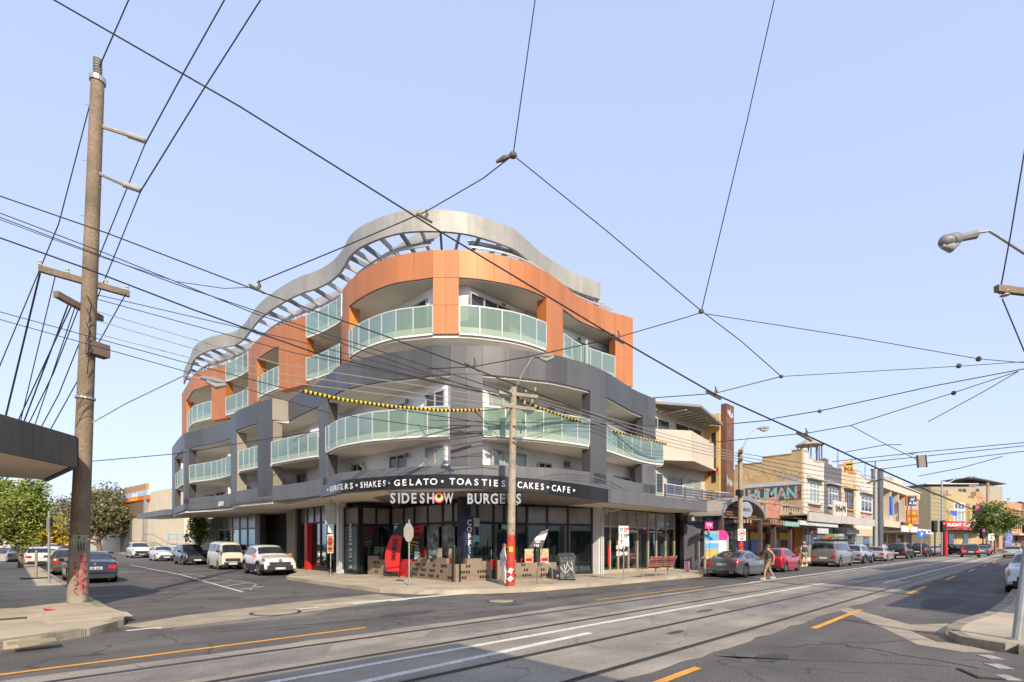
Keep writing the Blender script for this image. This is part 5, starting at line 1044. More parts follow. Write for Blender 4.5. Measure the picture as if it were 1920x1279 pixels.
t,a2,b2,tt2,nn2,zt2=block('far_store','pale flat roofed store closing off the side street','building',-60,175,135,165,14,985,whr)
MB().obox(tuple(((a2+b2)/2)[:2])+(zt2+.2,),(b2-a2).length,1,.4,math.atan2(tt2.y,tt2.x)).build('coping', roofgrey, t)
# blue scissor lift parked by the shop
p=at(337,58); t=thing('scissor_lift','light blue scissor lift parked behind the dark hatchback','lift',(p.x,p.y,.15)); lb=M('lift_blue',(.15,.42,.62),.5)
MB().box(p.x-1.1,p.x+1.1,p.y-.6,p.y+.6,.4,1.0).build('chassis', lb, t)
for sx in (-.8,.8):
    for sy in (-.6,.6): MB().lathe((p.x+sx,p.y+sy-.08,.43),[(.28,0),(.28,.16)],12,(0,1,0)).build('wheel', rubber, t)
for k in range(3): MB().obox((p.x,p.y-.45,1.15+.18*k),2.0,.08,.1,0,0,.16*(-1)**k).build('scissor_arm', lb, t)
for z in (1.7,2.2,2.7): MB().box(p.x-1.15,p.x+1.15,p.y-.62,p.y-.56,z,z+.06).box(p.x-1.15,p.x+1.15,p.y+.56,p.y+.62,z,z+.06).build('guard_rail', lb, t)
for sx in (-1.15,-.4,.4,1.1): MB().box(p.x+sx,p.x+sx+.06,p.y-.62,p.y-.56,1.6,2.75).build('guard_post', lb, t)
# ================================================================ vehicles
def chaikin(pts,it=2):
    for _ in range(it):
        out=[pts[0]]
        for a,b in zip(pts,pts[1:]): out+=[(a[0]*.75+b[0]*.25,a[1]*.75+b[1]*.25),(a[0]*.25+b[0]*.75,a[1]*.25+b[1]*.75)]
        pts=out+[pts[-1]]
    return pts
def pl(pts,x):
    if x<=pts[0][0]: return pts[0][1]
    for a,b in zip(pts,pts[1:]):
        if x<=b[0]: return a[1]+(b[1]-a[1])*((x-a[0])/(b[0]-a[0]) if b[0]>a[0] else 0)
    return pts[-1][1]
# side outline: (fraction of length from the rear, height); rg/wg = rear glass and windscreen base/top; panes = side windows
SP={
'suv':dict(L=4.6,W=1.86,wr=.36,ax=(.2,.8),zb=.24,top=[(0,.6),(.008,.98),(.02,1.1),(.075,1.55),(.14,1.65),(.35,1.69),(.55,1.64),(.73,1.12),(.9,1.02),(.975,.92),(.99,.78),(1,.55)],belt=[(0,1.08),(.3,1.06),(.73,.98),(1,.9)],rg=(.022,.085),wg=(.57,.715),panes=[(.1,.2),(.21,.39),(.405,.6)],tum=.34,clad=1),
'sedan':dict(L=4.6,W=1.82,wr=.33,ax=(.2,.81),zb=.18,top=[(0,.5),(.006,.85),(.02,.98),(.14,1.02),(.28,1.36),(.4,1.43),(.52,1.4),(.7,.98),(.9,.85),(.975,.72),(.992,.6),(1,.45)],belt=[(0,.9),(.3,.93),(.7,.88),(1,.8)],rg=(.15,.28),wg=(.53,.69),panes=[(.24,.4),(.415,.6)],tum=.42,clad=0),
'coupe':dict(L=4.7,W=1.86,wr=.35,ax=(.2,.81),zb=.16,top=[(0,.5),(.006,.86),(.02,1.0),(.09,1.02),(.3,1.34),(.42,1.4),(.52,1.36),(.7,.96),(.9,.82),(.975,.7),(.992,.58),(1,.42)],belt=[(0,.92),(.3,.94),(.7,.88),(1,.78)],rg=(.1,.31),wg=(.53,.69),panes=[(.24,.38),(.395,.61)],tum=.44,clad=0),
'hatch':dict(L=4.2,W=1.78,wr=.32,ax=(.19,.8),zb=.18,top=[(0,.52),(.008,.92),(.02,1.0),(.09,1.36),(.16,1.43),(.38,1.48),(.52,1.44),(.72,1.0),(.9,.9),(.975,.78),(.992,.64),(1,.46)],belt=[(0,.98),(.3,.95),(.72,.9),(1,.82)],rg=(.024,.1),wg=(.54,.7),panes=[(.13,.25),(.265,.42),(.435,.6)],tum=.38,clad=0),
'tiny':dict(L=3.55,W=1.63,wr=.29,ax=(.17,.82),zb=.18,top=[(0,.5),(.01,.88),(.03,1.0),(.12,1.38),(.22,1.47),(.4,1.5),(.55,1.44),(.76,1.0),(.92,.88),(.98,.76),(.993,.62),(1,.46)],belt=[(0,.96),(.3,.93),(.75,.9),(1,.8)],rg=(.035,.14),wg=(.57,.74),panes=[(.2,.36),(.38,.62)],tum=.38,clad=0),
'wagon':dict(L=4.9,W=1.8,wr=.32,ax=(.21,.8),zb=.18,top=[(0,.5),(.006,.92),(.018,1.0),(.08,1.38),(.14,1.44),(.4,1.47),(.55,1.43),(.7,.98),(.9,.86),(.975,.74),(.992,.6),(1,.45)],belt=[(0,.94),(.3,.93),(.7,.88),(1,.8)],rg=(.02,.085),wg=(.56,.69),panes=[(.1,.24),(.255,.42),(.435,.61)],tum=.36,clad=0),
'van':dict(L=5.1,W=1.92,wr=.34,ax=(.18,.79),zb=.22,top=[(0,.55),(.005,1.1),(.012,1.3),(.03,1.84),(.07,1.92),(.4,1.95),(.66,1.9),(.85,1.24),(.95,1.05),(.985,.9),(.995,.7),(1,.5)],belt=[(0,1.2),(.4,1.16),(.8,1.1),(1,.95)],rg=(.014,.032),wg=(.69,.84),panes=[(.05,.3),(.32,.52),(.535,.73)],tum=.2,clad=0),
'kei':dict(L=3.7,W=1.5,wr=.27,ax=(.2,.76),zb=.25,top=[(0,.55),(.006,1.1),(.012,1.3),(.03,1.78),(.08,1.86),(.4,1.92),(.72,1.86),(.86,1.78),(.955,1.12),(.98,.98),(.992,.7),(1,.5)],belt=[(0,1.16),(.5,1.14),(1,1.06)],rg=(.014,.032),wg=(.87,.952),panes=[(.06,.3),(.33,.58),(.61,.82)],tum=.16,clad=0),
'ute':dict(L=5.3,W=1.88,wr=.39,ax=(.24,.81),zb=.32,top=[(0,.6),(.005,1.1),(.015,1.2),(.33,1.22),(.36,1.3),(.4,1.72),(.46,1.8),(.6,1.8),(.65,1.74),(.77,1.2),(.92,1.12),(.98,1.0),(.993,.8),(1,.6)],belt=[(0,1.12),(.4,1.12),(.77,1.06),(1,.98)],rg=(.345,.4),wg=(.66,.765),panes=[(.4,.52),(.535,.68)],tum=.3,clad=1),
'canopy':dict(L=5.3,W=1.88,wr=.39,ax=(.24,.81),zb=.32,top=[(0,.6),(.005,1.1),(.012,1.22),(.05,1.7),(.1,1.78),(.38,1.8),(.46,1.82),(.6,1.81),(.65,1.75),(.77,1.2),(.92,1.12),(.98,1.0),(.993,.8),(1,.6)],belt=[(0,1.14),(.4,1.12),(.77,1.06),(1,.98)],rg=(.014,.055),wg=(.66,.765),panes=[(.08,.34),(.38,.52),(.535,.68)],tum=.26,clad=1),
}
_wheel={}
def wheel_meshes(r):
    if r in _wheel: return _wheel[r]
    w_=.21; ty=MB().lathe((0,-w_/2,0),[(r*.66,.01),(r*.9,0),(r,.03),(r,w_-.03),(r*.9,w_),(r*.66,w_-.01)],20,(0,1,0)).mesh('tyre',smooth=40); ty.materials.append(rubber)
    rm=MB().lathe((0,-w_/2+.03,0),[(r*.67,0),(r*.67,.12),(.02,.12),(.02,.1)],18,(0,1,0))
    for k in range(7):
        a=2*math.pi*k/7; rm.obox((math.cos(a)*r*.36,-w_/2+.02,math.sin(a)*r*.36),r*.66,.025,r*.16,0,0,-a)
    rm.lathe((0,-w_/2-.0,0),[(r*.14,0),(r*.14,.05)],10,(0,1,0)); rme=rm.mesh('rim'); rme.materials.append(M('alloy',(.42,.42,.42),.35,.8))
    _wheel[r]=(ty,rme); return _wheel[r]
tail_m=M('tail_light',(.55,.015,.012),.2,coat=1.); head_m=M('head_light',(.1,.105,.11),.1,.3,coat=1.,var=.3,scale=12); trim_m=M('trim_black',(.03,.03,.032),.6); plate_m=M('number_plate',(.65,.66,.66),.5)
brake_on=emit('brake_lamp',(.9,.03,.02),1.2)
def car(kind,label,pm,p,ang,cat='car',mirror=None,plate='',lit=False,group=None,name='parked_car',extra=None,clad=None):
    s=SP[kind]; L,W,wr=s['L'],s['W'],s['wr']; top=chaikin([(f*L,z) for f,z in s['top']],1); belt=[(f*L,z) for f,z in s['belt']]; axs=[f*L for f in s['ax']]; zb0=s['zb']; ra=wr*1.2
    t=thing(name,label,cat,(p[0],p[1],0),ang,group,local=True)
    xs=set(round(x,4) for x,_ in top)|{i*L/30 for i in range(31)}
    for a in axs:
        for k in range(11): xs.add(a+ra*math.cos(math.pi*k/10)*.999)
        xs.add(a+ra*1.01); xs.add(a-ra*1.01)
    xs=sorted(x for x in xs if 0<=x<=L); xs=[x for i,x in enumerate(xs) if i==0 or x-xs[i-1]>.004]
    def prof(x):
        e=abs(2*x/L-1); w_=W/2*(1-.13*e**5); zt=pl(top,x); zb=zb0+.12*e**8; za=zb+.02
        for a in axs:
            if abs(x-a)<ra: za=max(za,wr+math.sqrt(ra*ra-(x-a)**2))
        zbl=min(pl(belt,x),zt-.06); zm=min(max(za+.04,zb+.3),zbl-.04); za=min(za,zm-.02); h=zt-zbl; wt=.955*w_-.03-s['tum']*h
        return [(0,zb),(.7*w_,zb),(.71*w_,za),(.98*w_,za),(w_,zm),(.99*w_,zm+(zbl-zm)*.6),(.955*w_,zbl),(wt,zt-.07*min(1,h/.25)),(wt-.07,zt-.012),(wt*.55,zt+.012),(0,zt+.02)]
    V=[];Fc=[];np_=11
    for x in xs:
        q=prof(x); ring=[(x-L/2,y,z) for y,z in q]+[(x-L/2,-y,z) for y,z in q[-2:0:-1]]; V+=ring
    m=20
    for i in range(len(xs)-1):
        for k in range(m): Fc.append((m*i+k,m*i+(k+1)%m,m*i+m+(k+1)%m,m*i+m+k))
    Fc+=[list(range(m)),list(range(m*(len(xs)-1),m*len(xs)))[::-1]]
    mb=MB(); mb.add(V,[f[::-1] for f in Fc]); body=mb.build('body',pm,t,smooth=38)
    def S(x,tt):
        q=prof(x); i=min(int(tt),9); f=tt-i; return q[i][0]+(q[i+1][0]-q[i][0])*f, q[i][1]+(q[i+1][1]-q[i][1])*f
    def patch(nm,x0,x1,t0,t1,m_,both=True,off=.008,nx=5,nt_=3,par=None,slope=0):
        out=[]
        for sg in ((1,-1) if both else (1,)):
            V=[];Fc=[]
            for i in range(nx+1):
                for j in range(nt_+1):
                    tt=t0+(t1-t0)*j/nt_; x=x0+(x1-x0)*i/nx+slope*(j/nt_); x=min(max(x,0.002),L-.002); y,z=S(x,tt); V.append((x-L/2,(y+off*(1 if tt<8 else .3))*sg,z+(off if tt>=6.9 else 0)))
            for i in range(nx):
                for j in range(nt_): k=i*(nt_+1)+j; Fc.append((k,k+nt_+1,k+nt_+2,k+1) if sg>0 else (k,k+1,k+nt_+2,k+nt_+1))
            mb=MB(); mb.add(V,Fc); out.append(mb.build(nm,m_,par or t,smooth=40))
        return out
    def strip_top(nm,x0,x1,t0,m_,off=.008,n=6):
        V=[];Fc=[]; cols=[t0+(10-t0)*j/5 for j in range(6)]; cols2=[(tt,1) for tt in cols]+[(tt,-1) for tt in cols[-2::-1]]; k=len(cols2)
        for i in range(n+1):
            x=x0+(x1-x0)*i/n
            for tt,sg in cols2: y,z=S(x,tt); V.append((x-L/2+off*(.8 if x>L/2 else -.8),y*sg,z+off))
        for i in range(n):
            for j in range(k-1): a=i*k+j; Fc.append((a,a+1,a+k+1,a+k))
        mb=MB(); mb.add(V,Fc); return mb.build(nm,m_,t,smooth=40)
    for a,b in s['panes']: patch('side_window',a*L,b*L,6.12,6.86,car_glass)
    strip_top('windscreen',s['wg'][0]*L,s['wg'][1]*L,7.25,car_glass); strip_top('rear_window',s['rg'][0]*L,s['rg'][1]*L,7.2,car_glass)
    big=L>4.4
    # lights
    tz=(4.7,6.2)
    for o in patch('tail_light',.004*L,.035*L if kind not in('sedan','coupe') else .06*L,5.0,6.6 if kind in('suv','van','wagon','ute','canopy','hatch','kei','tiny') else 6.5,brake_on if lit else tail_m): pass
    patch('head_light',.915*L,.989*L,5.5,7.3,head_m,nx=7)
    xr=-L/2; xf=L/2
    ztr=pl(top,.002*L); wz=W/2*.84
    for sg in (1,-1):
        MB().box(xr-.02,xr+.03,min(sg*wz*.62,sg*wz),max(sg*wz*.62,sg*wz),max(.55,ztr-.2)+.1,max(.55,ztr-.2)+.26).build('tail_light_inner',brake_on if lit else tail_m,t)
    MB().box(xr-.018,xr+.02,-.26,.26,.62,.74).build('rear_plate',plate_m,t); MB().box(xf-.02,xf+.015,-.26,.26,.36,.47).build('front_plate',plate_m,t)
    if plate: text(plate,(xr-.018,0,.68),(0,-1,0),.13,M('plate_ink',(.03,.03,.08)),t,depth=.004)
    MB().box(xr-.012,xr+.05,-W/2*.78,W/2*.78,s['zb']+.06,s['zb']+.22).build('rear_diffuser',trim_m,t); MB().box(xf-.05,xf+.01,-W/2*.72,W/2*.72,s['zb']+.08,s['zb']+.24).build('lower_grille',trim_m,t); 
    zg=pl(top,.985*L); MB().obox((xf-.03,0,zg-.2),.06,W*.6,.2 if kind!='suv' else .26,0,0,-.15).build('grille',trim_m,t); MB().box(xf-.03,xf+.006,-W*.36,W*.36,s['zb']+.2,s['zb']+(.34 if kind=='suv' else .26)).build('bumper_intake',trim_m,t)
    if (s['clad'] if clad is None else clad):
        xs_=[0.01*L,axs[0]-ra,axs[0]+ra,axs[1]-ra,axs[1]+ra,.99*L]
        for a,b in ((xs_[0],xs_[1]),(xs_[2],xs_[3]),(xs_[4],xs_[5])): patch('lower_cladding',a,b,3.0,4.3,trim_m,nx=6)
        for a in axs:
            for sg in (1,-1):
                MB().tube([(a-L/2+ra*1.05*math.cos(math.pi*k/8),sg*(W/2-.01),wr+ra*1.05*math.sin(math.pi*k/8)) for k in range(9)],.045,6).build('arch_trim',trim_m,t)
    # doors, handles, mirrors
    for f in [q for pr in s['panes'] for q in pr][1:-1:2]+[s['panes'][-1][1]-.01]: patch('door_gap',f*L-.006,f*L+.006,4.15,6.0,trim_m,nx=1,nt_=4,off=.004)
    for f in [pr[0]+.015 for pr in s['panes'][-2:]]: patch('door_handle',f*L,f*L+.17,5.25,5.45,chrome if kind!='kei' else trim_m,nx=1,nt_=1,off=.03)
    xm=s['wg'][1]*L-.28
    for sg in (1,-1):
        y,z=S(xm,6.2); b=MB().obox((xm-L/2,sg*(y+.13),z+.07),.12,.2,.15,0).build('wing_mirror',(mirror or (pm if kind!='kei' else trim_m)),t); MB().obox((xm-L/2,sg*(y+.03),z+.0),.05,.12,.05).build('mirror_arm',trim_m,b)
    ty,rm=wheel_meshes(wr)
    for a in axs:
        for sg in (1,-1):
            w_=piece('wheel',ty,t,(a-L/2,sg*(W/2-.13),wr),(0,0,0 if sg<0 else math.pi)); piece('rim',rm,w_)
    for k in (extra or []): k(t,L,W,s)
    return t
def side_line(u,X): p=at(u,dX(u,X)); return p
Y90=math.pi/2
def roofrack(t,L,W,s):
    for x in (-1.2,-.2,.8): MB().box(x-.03,x+.03,-.75,.75,s['top'][5][1]+.06,s['top'][5][1]+.1).build('roof_bar',trim_m,t)
    for y in (-.7,.7): MB().box(-1.5,1.1,y-.02,y+.02,s['top'][5][1]+.1,s['top'][5][1]+.14).build('roof_rail',chrome,t)
def bullbar(t,L,W,s):
    for z in (.55,.8): MB().tube([(L/2-.1,-.75,z),(L/2+.15,-.6,z),(L/2+.15,.6,z),(L/2-.1,.75,z)],.035,8).build('bull_bar',trim_m,t)
    for y in (-.5,.5): MB().tube([(L/2+.15,y,.45),(L/2+.15,y,.9)],.035,8).build('bull_bar_upright',trim_m,t)
def logo(t,L,W,s): MB().lathe((L/2-.005,0,.84),[(.09,0),(.09,.02)],14,(1,0,0)).build('badge',chrome,t)
# side street, right kerb, noses towards the viewer
DN=-Y90
def sidecar(kind,lab,pm,u,xoff,**k):
    """u = photo column of the front wheel on the road side"""
    s=SP[kind]; X=9.85+xoff; p=side_line(u,X); fa=s['ax'][1]*s['L']-s['L']/2
    return car(kind,lab,pm,(X+s['W']/2-.08,p.y+fa),DN+k.pop('turn',0),**k)
silver=paint('silver',(.5,.49,.46),.5); whitep=paint('white',(.66,.65,.62),.0); whitep2=paint('white_van',(.6,.56,.48),.0,.4); navy=paint('navy',(.03,.035,.06),.5); greymet=paint('grey_metal',(.17,.175,.18),.6); blackp=paint('black',(.018,.018,.02),.3); redp=paint('cherry',(.42,.01,.025),.2); charcoal=paint('charcoal',(.05,.05,.052),.5); tanp=paint('pale_gold',(.5,.49,.4),.4); bluemet=paint('ice_blue',(.42,.47,.52),.5); vangrey=paint('van_grey',(.26,.255,.245),.5); plum=paint('plum_navy',(.018,.018,.032),.4); bronze=paint('bronze_grey',(.13,.115,.09),.5)
sidecar('suv','white compact sport utility with orange mirror caps parked nearest on the side street',whitep,489,0,mirror=orange,extra=[logo],turn=-.06)
sidecar('kei','old white microvan parked behind the white sport utility',whitep2,409,.15,cat='van',name='parked_van')
sidecar('suv','dark navy crossover parked between the microvan and white hatchback',navy,343,.2,clad=0)
sidecar('hatch','white hatchback parked in front of the white cargo van',whitep,291,.3)
sidecar('van','white cargo van with roof rack and bull bar parked on the side street',whitep2,246,.5,cat='van',name='parked_van',extra=[roofrack,bullbar])
p=at(207,93); car('suv','pale silver car in the store entry above the cargo van',silver,(p.x+4,p.y+2),DN)
# side street, left kerb, tails towards the viewer
UP=Y90
def leftcar(kind,lab,pm,y,x,**k): return car(kind,lab,pm,(x,y),UP+k.pop('turn',0),**k)
leftcar('sedan','dark navy sedan parked at the left kerb behind the timber pole',plum,31.6,2.68,plate='ASB 665',extra=[lambda t,L,W,s:MB().lathe((-L/2-.012,0,.86),[(.05,0),(.05,.02)],12,(-1,0,0)).build('badge',chrome,t)])
leftcar('wagon','bronze grey wagon parked ahead of the navy sedan',bronze,40.2,2.45)
leftcar('hatch','white hatchback half hidden by the left street tree',whitep,56,1.6)
leftcar('sedan','silver sedan parked at the far left behind the tree',silver,64,.6)
p=at(97,92); car('suv','white four wheel drive coming down the side street',whitep,(p.x,p.y),DN,name='moving_car')
p=at(122,80); car('sedan','dark taxi with a yellow roof light waiting down the side street',navy,(p.x+.3,p.y),DN,name='moving_car',extra=[lambda t,L,W,s:MB().box(-.15,.1,-.35,.35,1.44,1.6).build('roof_light',yellow,t)])
p=at(62,100); car('sedan','dark maroon car far down the left kerb',M('paint_maroon',(.07,.02,.03),.3,.3,coat=1.),(p.x,p.y),UP)
# main street, far kerb, tails towards the viewer (driving away = +X)
def roadcar(kind,lab,pm,u,yc,**k):
    """u = photo column of the near rear wheel"""
    s=SP[kind]; yn=yc-s['W']/2+.08; d=dY(u,yn); p=at(u,d); ra_=s['ax'][0]*s['L']-s['L']/2
    return car(kind,lab,pm,(p.x-ra_,yc),k.pop('turn',0),**k)
roadcar('coupe','metallic grey coupe parked first along the main street kerb',greymet,1396,11.75,plate='BXU 021',turn=.02,extra=[lambda t,L,W,s:[MB().lathe((-L/2-.02,y,.3),[(.05,0),(.05,.06)],10,(-1,0,0)).build('exhaust_tip',chrome,t) for y in (-.6,-.48,.48,.6)]])
roadcar('tiny','small cherry red hatchback parked ahead of the grey coupe',redp,1472.5,11.9)
def vanload(t,L,W,s):
    MB().box(-2.3,1.2,-.75,-.7,2.05,2.1).box(-2.3,1.2,.7,.75,2.05,2.1).build('roof_rack',trim_m,t)
    for x in (-2.2,-1,0,1.1): MB().box(x-.03,x+.03,-.75,.75,1.95,2.05).build('rack_bar',trim_m,t)
    MB().box(-2.3,-1.3,-.5,.1,2.1,2.28).build('kayak_bag',orange,t); MB().box(-1.2,-.6,-.4,.2,2.1,2.45).build('green_tub',green_pl,t); MB().box(-.4,1.1,-.5,.3,2.1,2.5).build('bundle',M('canvas_bundle',(.45,.42,.36),.9,var=.4,scale=4),t)
roadcar('van','grey people mover van with gear strapped to its roof rack',vangrey,1575,11.7,cat='van',name='parked_van',extra=[vanload])
roadcar('suv','ice blue crossover parked in front of the grey van',bluemet,1621,11.85)
roadcar('wagon','silver station wagon parked behind the black utility',silver,1663,11.8,name='station_wagon')
roadcar('canopy','black utility with a canopy parked behind the black pickup',blackp,1702,11.75,cat='utility',name='parked_utility')
roadcar('ute','black pickup parked ahead of the canopied utility',blackp,1738,11.75,cat='utility',name='parked_utility')
roadcar('sedan','silver sedan waiting at the far crossing',silver,1771,11.0,lit=True,name='waiting_car')
def dcar(kind,lab,pm,u,d,ang=0,**k): p=at(u,d); return car(kind,lab,pm,(p.x,p.y),ang,name='waiting_car',**k)
dcar('suv','dark grey sport utility braking in the middle of the far road',charcoal,1819,66,.12,lit=True,clad=0)
dcar('suv','maroon sport utility ahead of the dark grey one',M('paint_maroon2',(.2,.02,.03),.3,.3,coat=1.),1845,82,.1,lit=True)
dcar('hatch','teal grey hatchback squeezed between the two sport utilities',paint('teal_grey',(.12,.18,.18)),1840,74,.12)
dcar('hatch','cream hatchback driving away at the right photo edge',tanp,1899,64,.03)
dcar('wagon','green car half out of frame behind the cream hatchback',paint('green',(.03,.16,.12)),1921,73,.0)
p=at(1790,80); car('suv','black car crossing the far junction from the left',blackp,(p.x,p.y),-2.2,name='waiting_car')
p=at(1921,18.6); car('hatch','silver hatchback nose at the right photo edge',silver,(p.x+1.6,p.y-.35),math.pi,name='parked_car')
# ================================================================ street furniture
def planter(lab,p,q,segs,th=.35,seed=1):
    """low brown wall between two ground points; segs = (from, to, height)"""
    a=Vector((p[0],p[1],.15)); b=Vector((q[0],q[1],.15)); tt=(b-a).normalized(); nn=Vector((-tt.y,tt.x,0)); L=(b-a).length; an=math.atan2(tt.y,tt.x); r=random.Random(seed)
    t=thing('planter_wall',lab,'planter',tuple((a+b)/2))
    for i,(f0,f1,h) in enumerate(segs):
        c=a+tt*L*(f0+f1)/2+nn*th/2; h*=1.22; MB().obox((c.x,c.y,.15+h/2),L*(f1-f0)-.004,th-.003*i,h,an).build('wall_block',brown,t)
    for row in range(3):
        z=.15+.17+.24*row; s=.25+r.random()*.4
        while s<L-.5:
            for k in range(r.choice((2,4,4))):
                if s+k*.13>L-.2: break
                c=a+tt*(s+k*.13)-nn*.001; MB().obox((c.x,c.y,z),.085,.012,.12,an).build('slot_shade',darkhole,t)  # thin dark blocks on the face, painting in the shade of the holes
            s+=r.uniform(.7,1.0)
    return t,a,tt,nn,L
g1=at(673.5,28.0); A1=(13.35,24.6); A2=(13.75,22.45); B1=(13.86,21.45); B2=(13.4,17.25); C2=(15.25,17.05); D1=(15.6,17.06); D2=(18.6,16.2)
planter('stepped brown planter wall left of the red flag doorway',A1,A2,[(0,.38,.8),(.38,.7,.66),(.7,1,.78)],seed=2)
planter('longest stepped brown planter wall facing the side street at the corner',B1,B2,[(0,.18,.62),(.18,.42,.78),(.42,.6,.62),(.6,.82,.8),(.82,1,.62)],seed=3)
planter('short stepped brown planter wall facing the main street beside the timber pole',B2,C2,[(0,.3,.62),(.3,.72,.8),(.72,1,.7)],seed=4)
planter('straight brown planter wall behind the bicycle hoop',D1,D2,[(0,.3,.72),(.3,1,.6)],seed=5)
def screen(lab,p,q,n):
    a=Vector((p[0],p[1],.15)); b=Vector((q[0],q[1],.15)); tt=(b-a).normalized(); nn=Vector((-tt.y,tt.x,0)); an=math.atan2(tt.y,tt.x); L=(b-a).length; t=thing('glass_windbreak',lab,'windbreak',tuple((a+b)/2))
    for i in range(n+1): c=a+tt*L*i/n+nn*.2; MB().obox((c.x,c.y,.15+.75),.07,.07,1.5,an).build('post',black,t)
    for i in range(n): c=a+tt*L*(i+.5)/n+nn*.2; MB().obox((c.x,c.y,1.15),L/n-.09,.012,.9,an).build('pane',clear,t)
    return t,a,tt,nn,L,an
screen('low glass windbreak above the planter left of the doorway',A1,A2,2); 
t,a,tt,nn,L,an=screen('low glass windbreak above the longest planter',B1,B2,3)
for f,wd in ((.62,.4),(.86,.5)): c=a+tt*L*f+nn*.17; MB().obox((c.x,c.y,1.15),wd,.01,.8,an).build('menu_board',M('menu_paper',(.5,.4,.24),.8,var=.3,scale=6),t); c=c-nn*.01; MB().obox((c.x,c.y,1.05),wd*.7,.01,.2,an).build('menu_print',red,t)
screen('low glass windbreak above the short planter',B2,C2,2)
t,a,tt,nn,L,an=screen('low glass windbreak above the straight planter behind the hoop',D1,D2,3)
for f in (.55,.82): c=a+tt*L*f+nn*.17; MB().obox((c.x,c.y,1.15),.45,.01,.75,an).build('menu_board',M('menu_paper',(.5,.4,.24)),t); c=c-nn*.01; MB().obox((c.x,c.y,1.02),.35,.01,.14,an).build('menu_print',red,t)
# red cafe chairs
def chair(p,rz,lab):
    t=thing('cafe_chair',lab,'chair',(p[0],p[1],.17),rz,'red cafe chairs behind the planters',local=True)
    MB().box(-.22,.22,-.22,.22,.42,.46).build('seat',red,t); MB().obox((-.22,0,.68),.04,.44,.4,0,0,-.15).build('backrest',red,t)
    for x in (-.19,.19):
        for y in (-.19,.19): MB().cyl((x,y,0),(x,y,.43),.018,n=6).build('leg',chrome,t)
for i,(p,rz,lab) in enumerate((((14.5,20.2),1.2,'red cafe chair behind the first step of the longest planter'),((14.45,23.4),.2,'red cafe chair behind the planter left of the flag'),((17.9,17.5),-2.0,'red cafe chair near the coffee flag'),((14.4,21.0),.4,'red cafe chair nearest the red flag'),((14.2,19.2),2.4,'red cafe chair behind the middle of the longest planter'),((14.2,18.2),-1,'red cafe chair at the planter corner'),((15.6,17.75),1.5,'red cafe chair behind the short planter'),((16.9,17.7),.3,'red cafe chair behind the straight planter'))): chair(p,rz,lab)
# feather flags
def flag(lab,p,h,lean,mats,wordv,letters,rz):
    t=thing('feather_flag',lab,'flag',(p[0],p[1],.15)); X=Vector((math.cos(rz),math.sin(rz),0)); p=Vector((p[0],p[1],.15))
    pole=[p+X*lean*f*f*h+Vector((0,0,h*f)) for f in [i/10 for i in range(11)]]; MB().tube(pole,.02,6).build('pole',black,t)
    N=X.cross(Vector((0,0,1))); n=10
    def prof(f): return .12+.62*math.sin(math.pi*min(1,f*.62+.3))
    for k,(f0,f1,m_) in enumerate(mats):
        lo=[];hi=[]
        for i in range(n+1):
            f=f0+(f1-f0)*i/n; c=p+X*lean*(f*.9+.1)**2*h+Vector((0,0,h*(.1+.9*f))); lo.append(c); hi.append(c-X*prof(f)*(1 if f<.97 else .5))
        MB().plate(lo+hi[::-1],.012).build('cloth',m_,t)
    for i,ch in enumerate(letters):
        f=wordv[0]+(wordv[1]-wordv[0])*i/max(1,len(letters)-1); c=p+X*(lean*(f*.9+.1)**2*h-.33)+Vector((0,0,h*(.1+.9*f)))+N*.02; text(ch,c,(0,0,1),.3,white if 'C' in letters else black,t,'letter',.01,.02,up=-X)
rt=Vector((sa,-ca,0)); rzr=math.atan2(rt.y,rt.x)
p=at(752,26.2); flag('tall red feather flag with black lettering in the shop doorway',(13.55,21.85),2.6,.1,[(0,.75,red),(.75,1,black)],(.25,.65),'SMOOTHIE',rzr)
p=at(1010,24.4); flag('red, grey and black feather flag reading COFFEE behind the bicycle hoop',(p.x,p.y),2.3,.22,[(0,.28,red),(.28,.75,M('flag_grey',(.1,.09,.09),.7)),(.75,1,white)],(.25,.72),'COFFEE',rzr)
t=MB().box(13.9,14.6,21.55,22.7,.15,.95).box(13.9,14.6,21.6,22.65,.95,1.0).build('red_counter',red,None,loc=(14.25,22.1,.15),label='red counter box in the shop doorway under the flag',cat='counter')
# sign posts
def signpost(lab,u,v,z=.15,h=2.4,signs=(),r=.03,m=galv,cat='sign'):
    p=G(u,v,z); t=thing('sign_post',lab,cat,(p.x,p.y,z)); MB().cyl((p.x,p.y,z),(p.x,p.y,z+h),r,n=8).build('post',m,t); MB().lathe((p.x,p.y,z),[(.09,0),(.09,.015)],10).build('base_plate',m,t)
    return t,p
X_=Vector((sa,-ca,0)); N_=Vector((-ca,-sa,0)); anc=math.atan2(X_.y,X_.x)
def board(t,p,z,wd,hh,m,nm='sign_plate',rz=anc,off=.05,face=None):
    n=Vector((math.sin(rz),-math.cos(rz),0)); c=Vector((p.x,p.y,z))+n*off; o=MB().obox(c,wd,.012,hh,rz).build(nm,m,t)
    if face: MB().obox(c+n*.01,wd*.88,.008,hh*.9,rz).build('sign_face',face,t)
    return o
backm=M('sign_back',(.42,.41,.33),.5,.3)
t,p=signpost('tall post with a blank rectangular sign back and a small orange sign','x' and 620,1078.7,h=3.9) if False else signpost('tall post with a blank rectangular sign back above an orange notice',620,1078.7,h=3.9)
board(t,p,3.3,.55,1.1,backm); board(t,p,2.55,.25,.45,white); board(t,p,1.75,.3,.95,white,'notice',face=orange)
for k in range(3): board(t,p,1.5+.25*k,.18,.12,M('notice_ink',(.05,.08,.1)),'notice_print',off=.075)
t,p=signpost('stop sign post seen from behind at the corner kerb',767,1098,h=2.55)
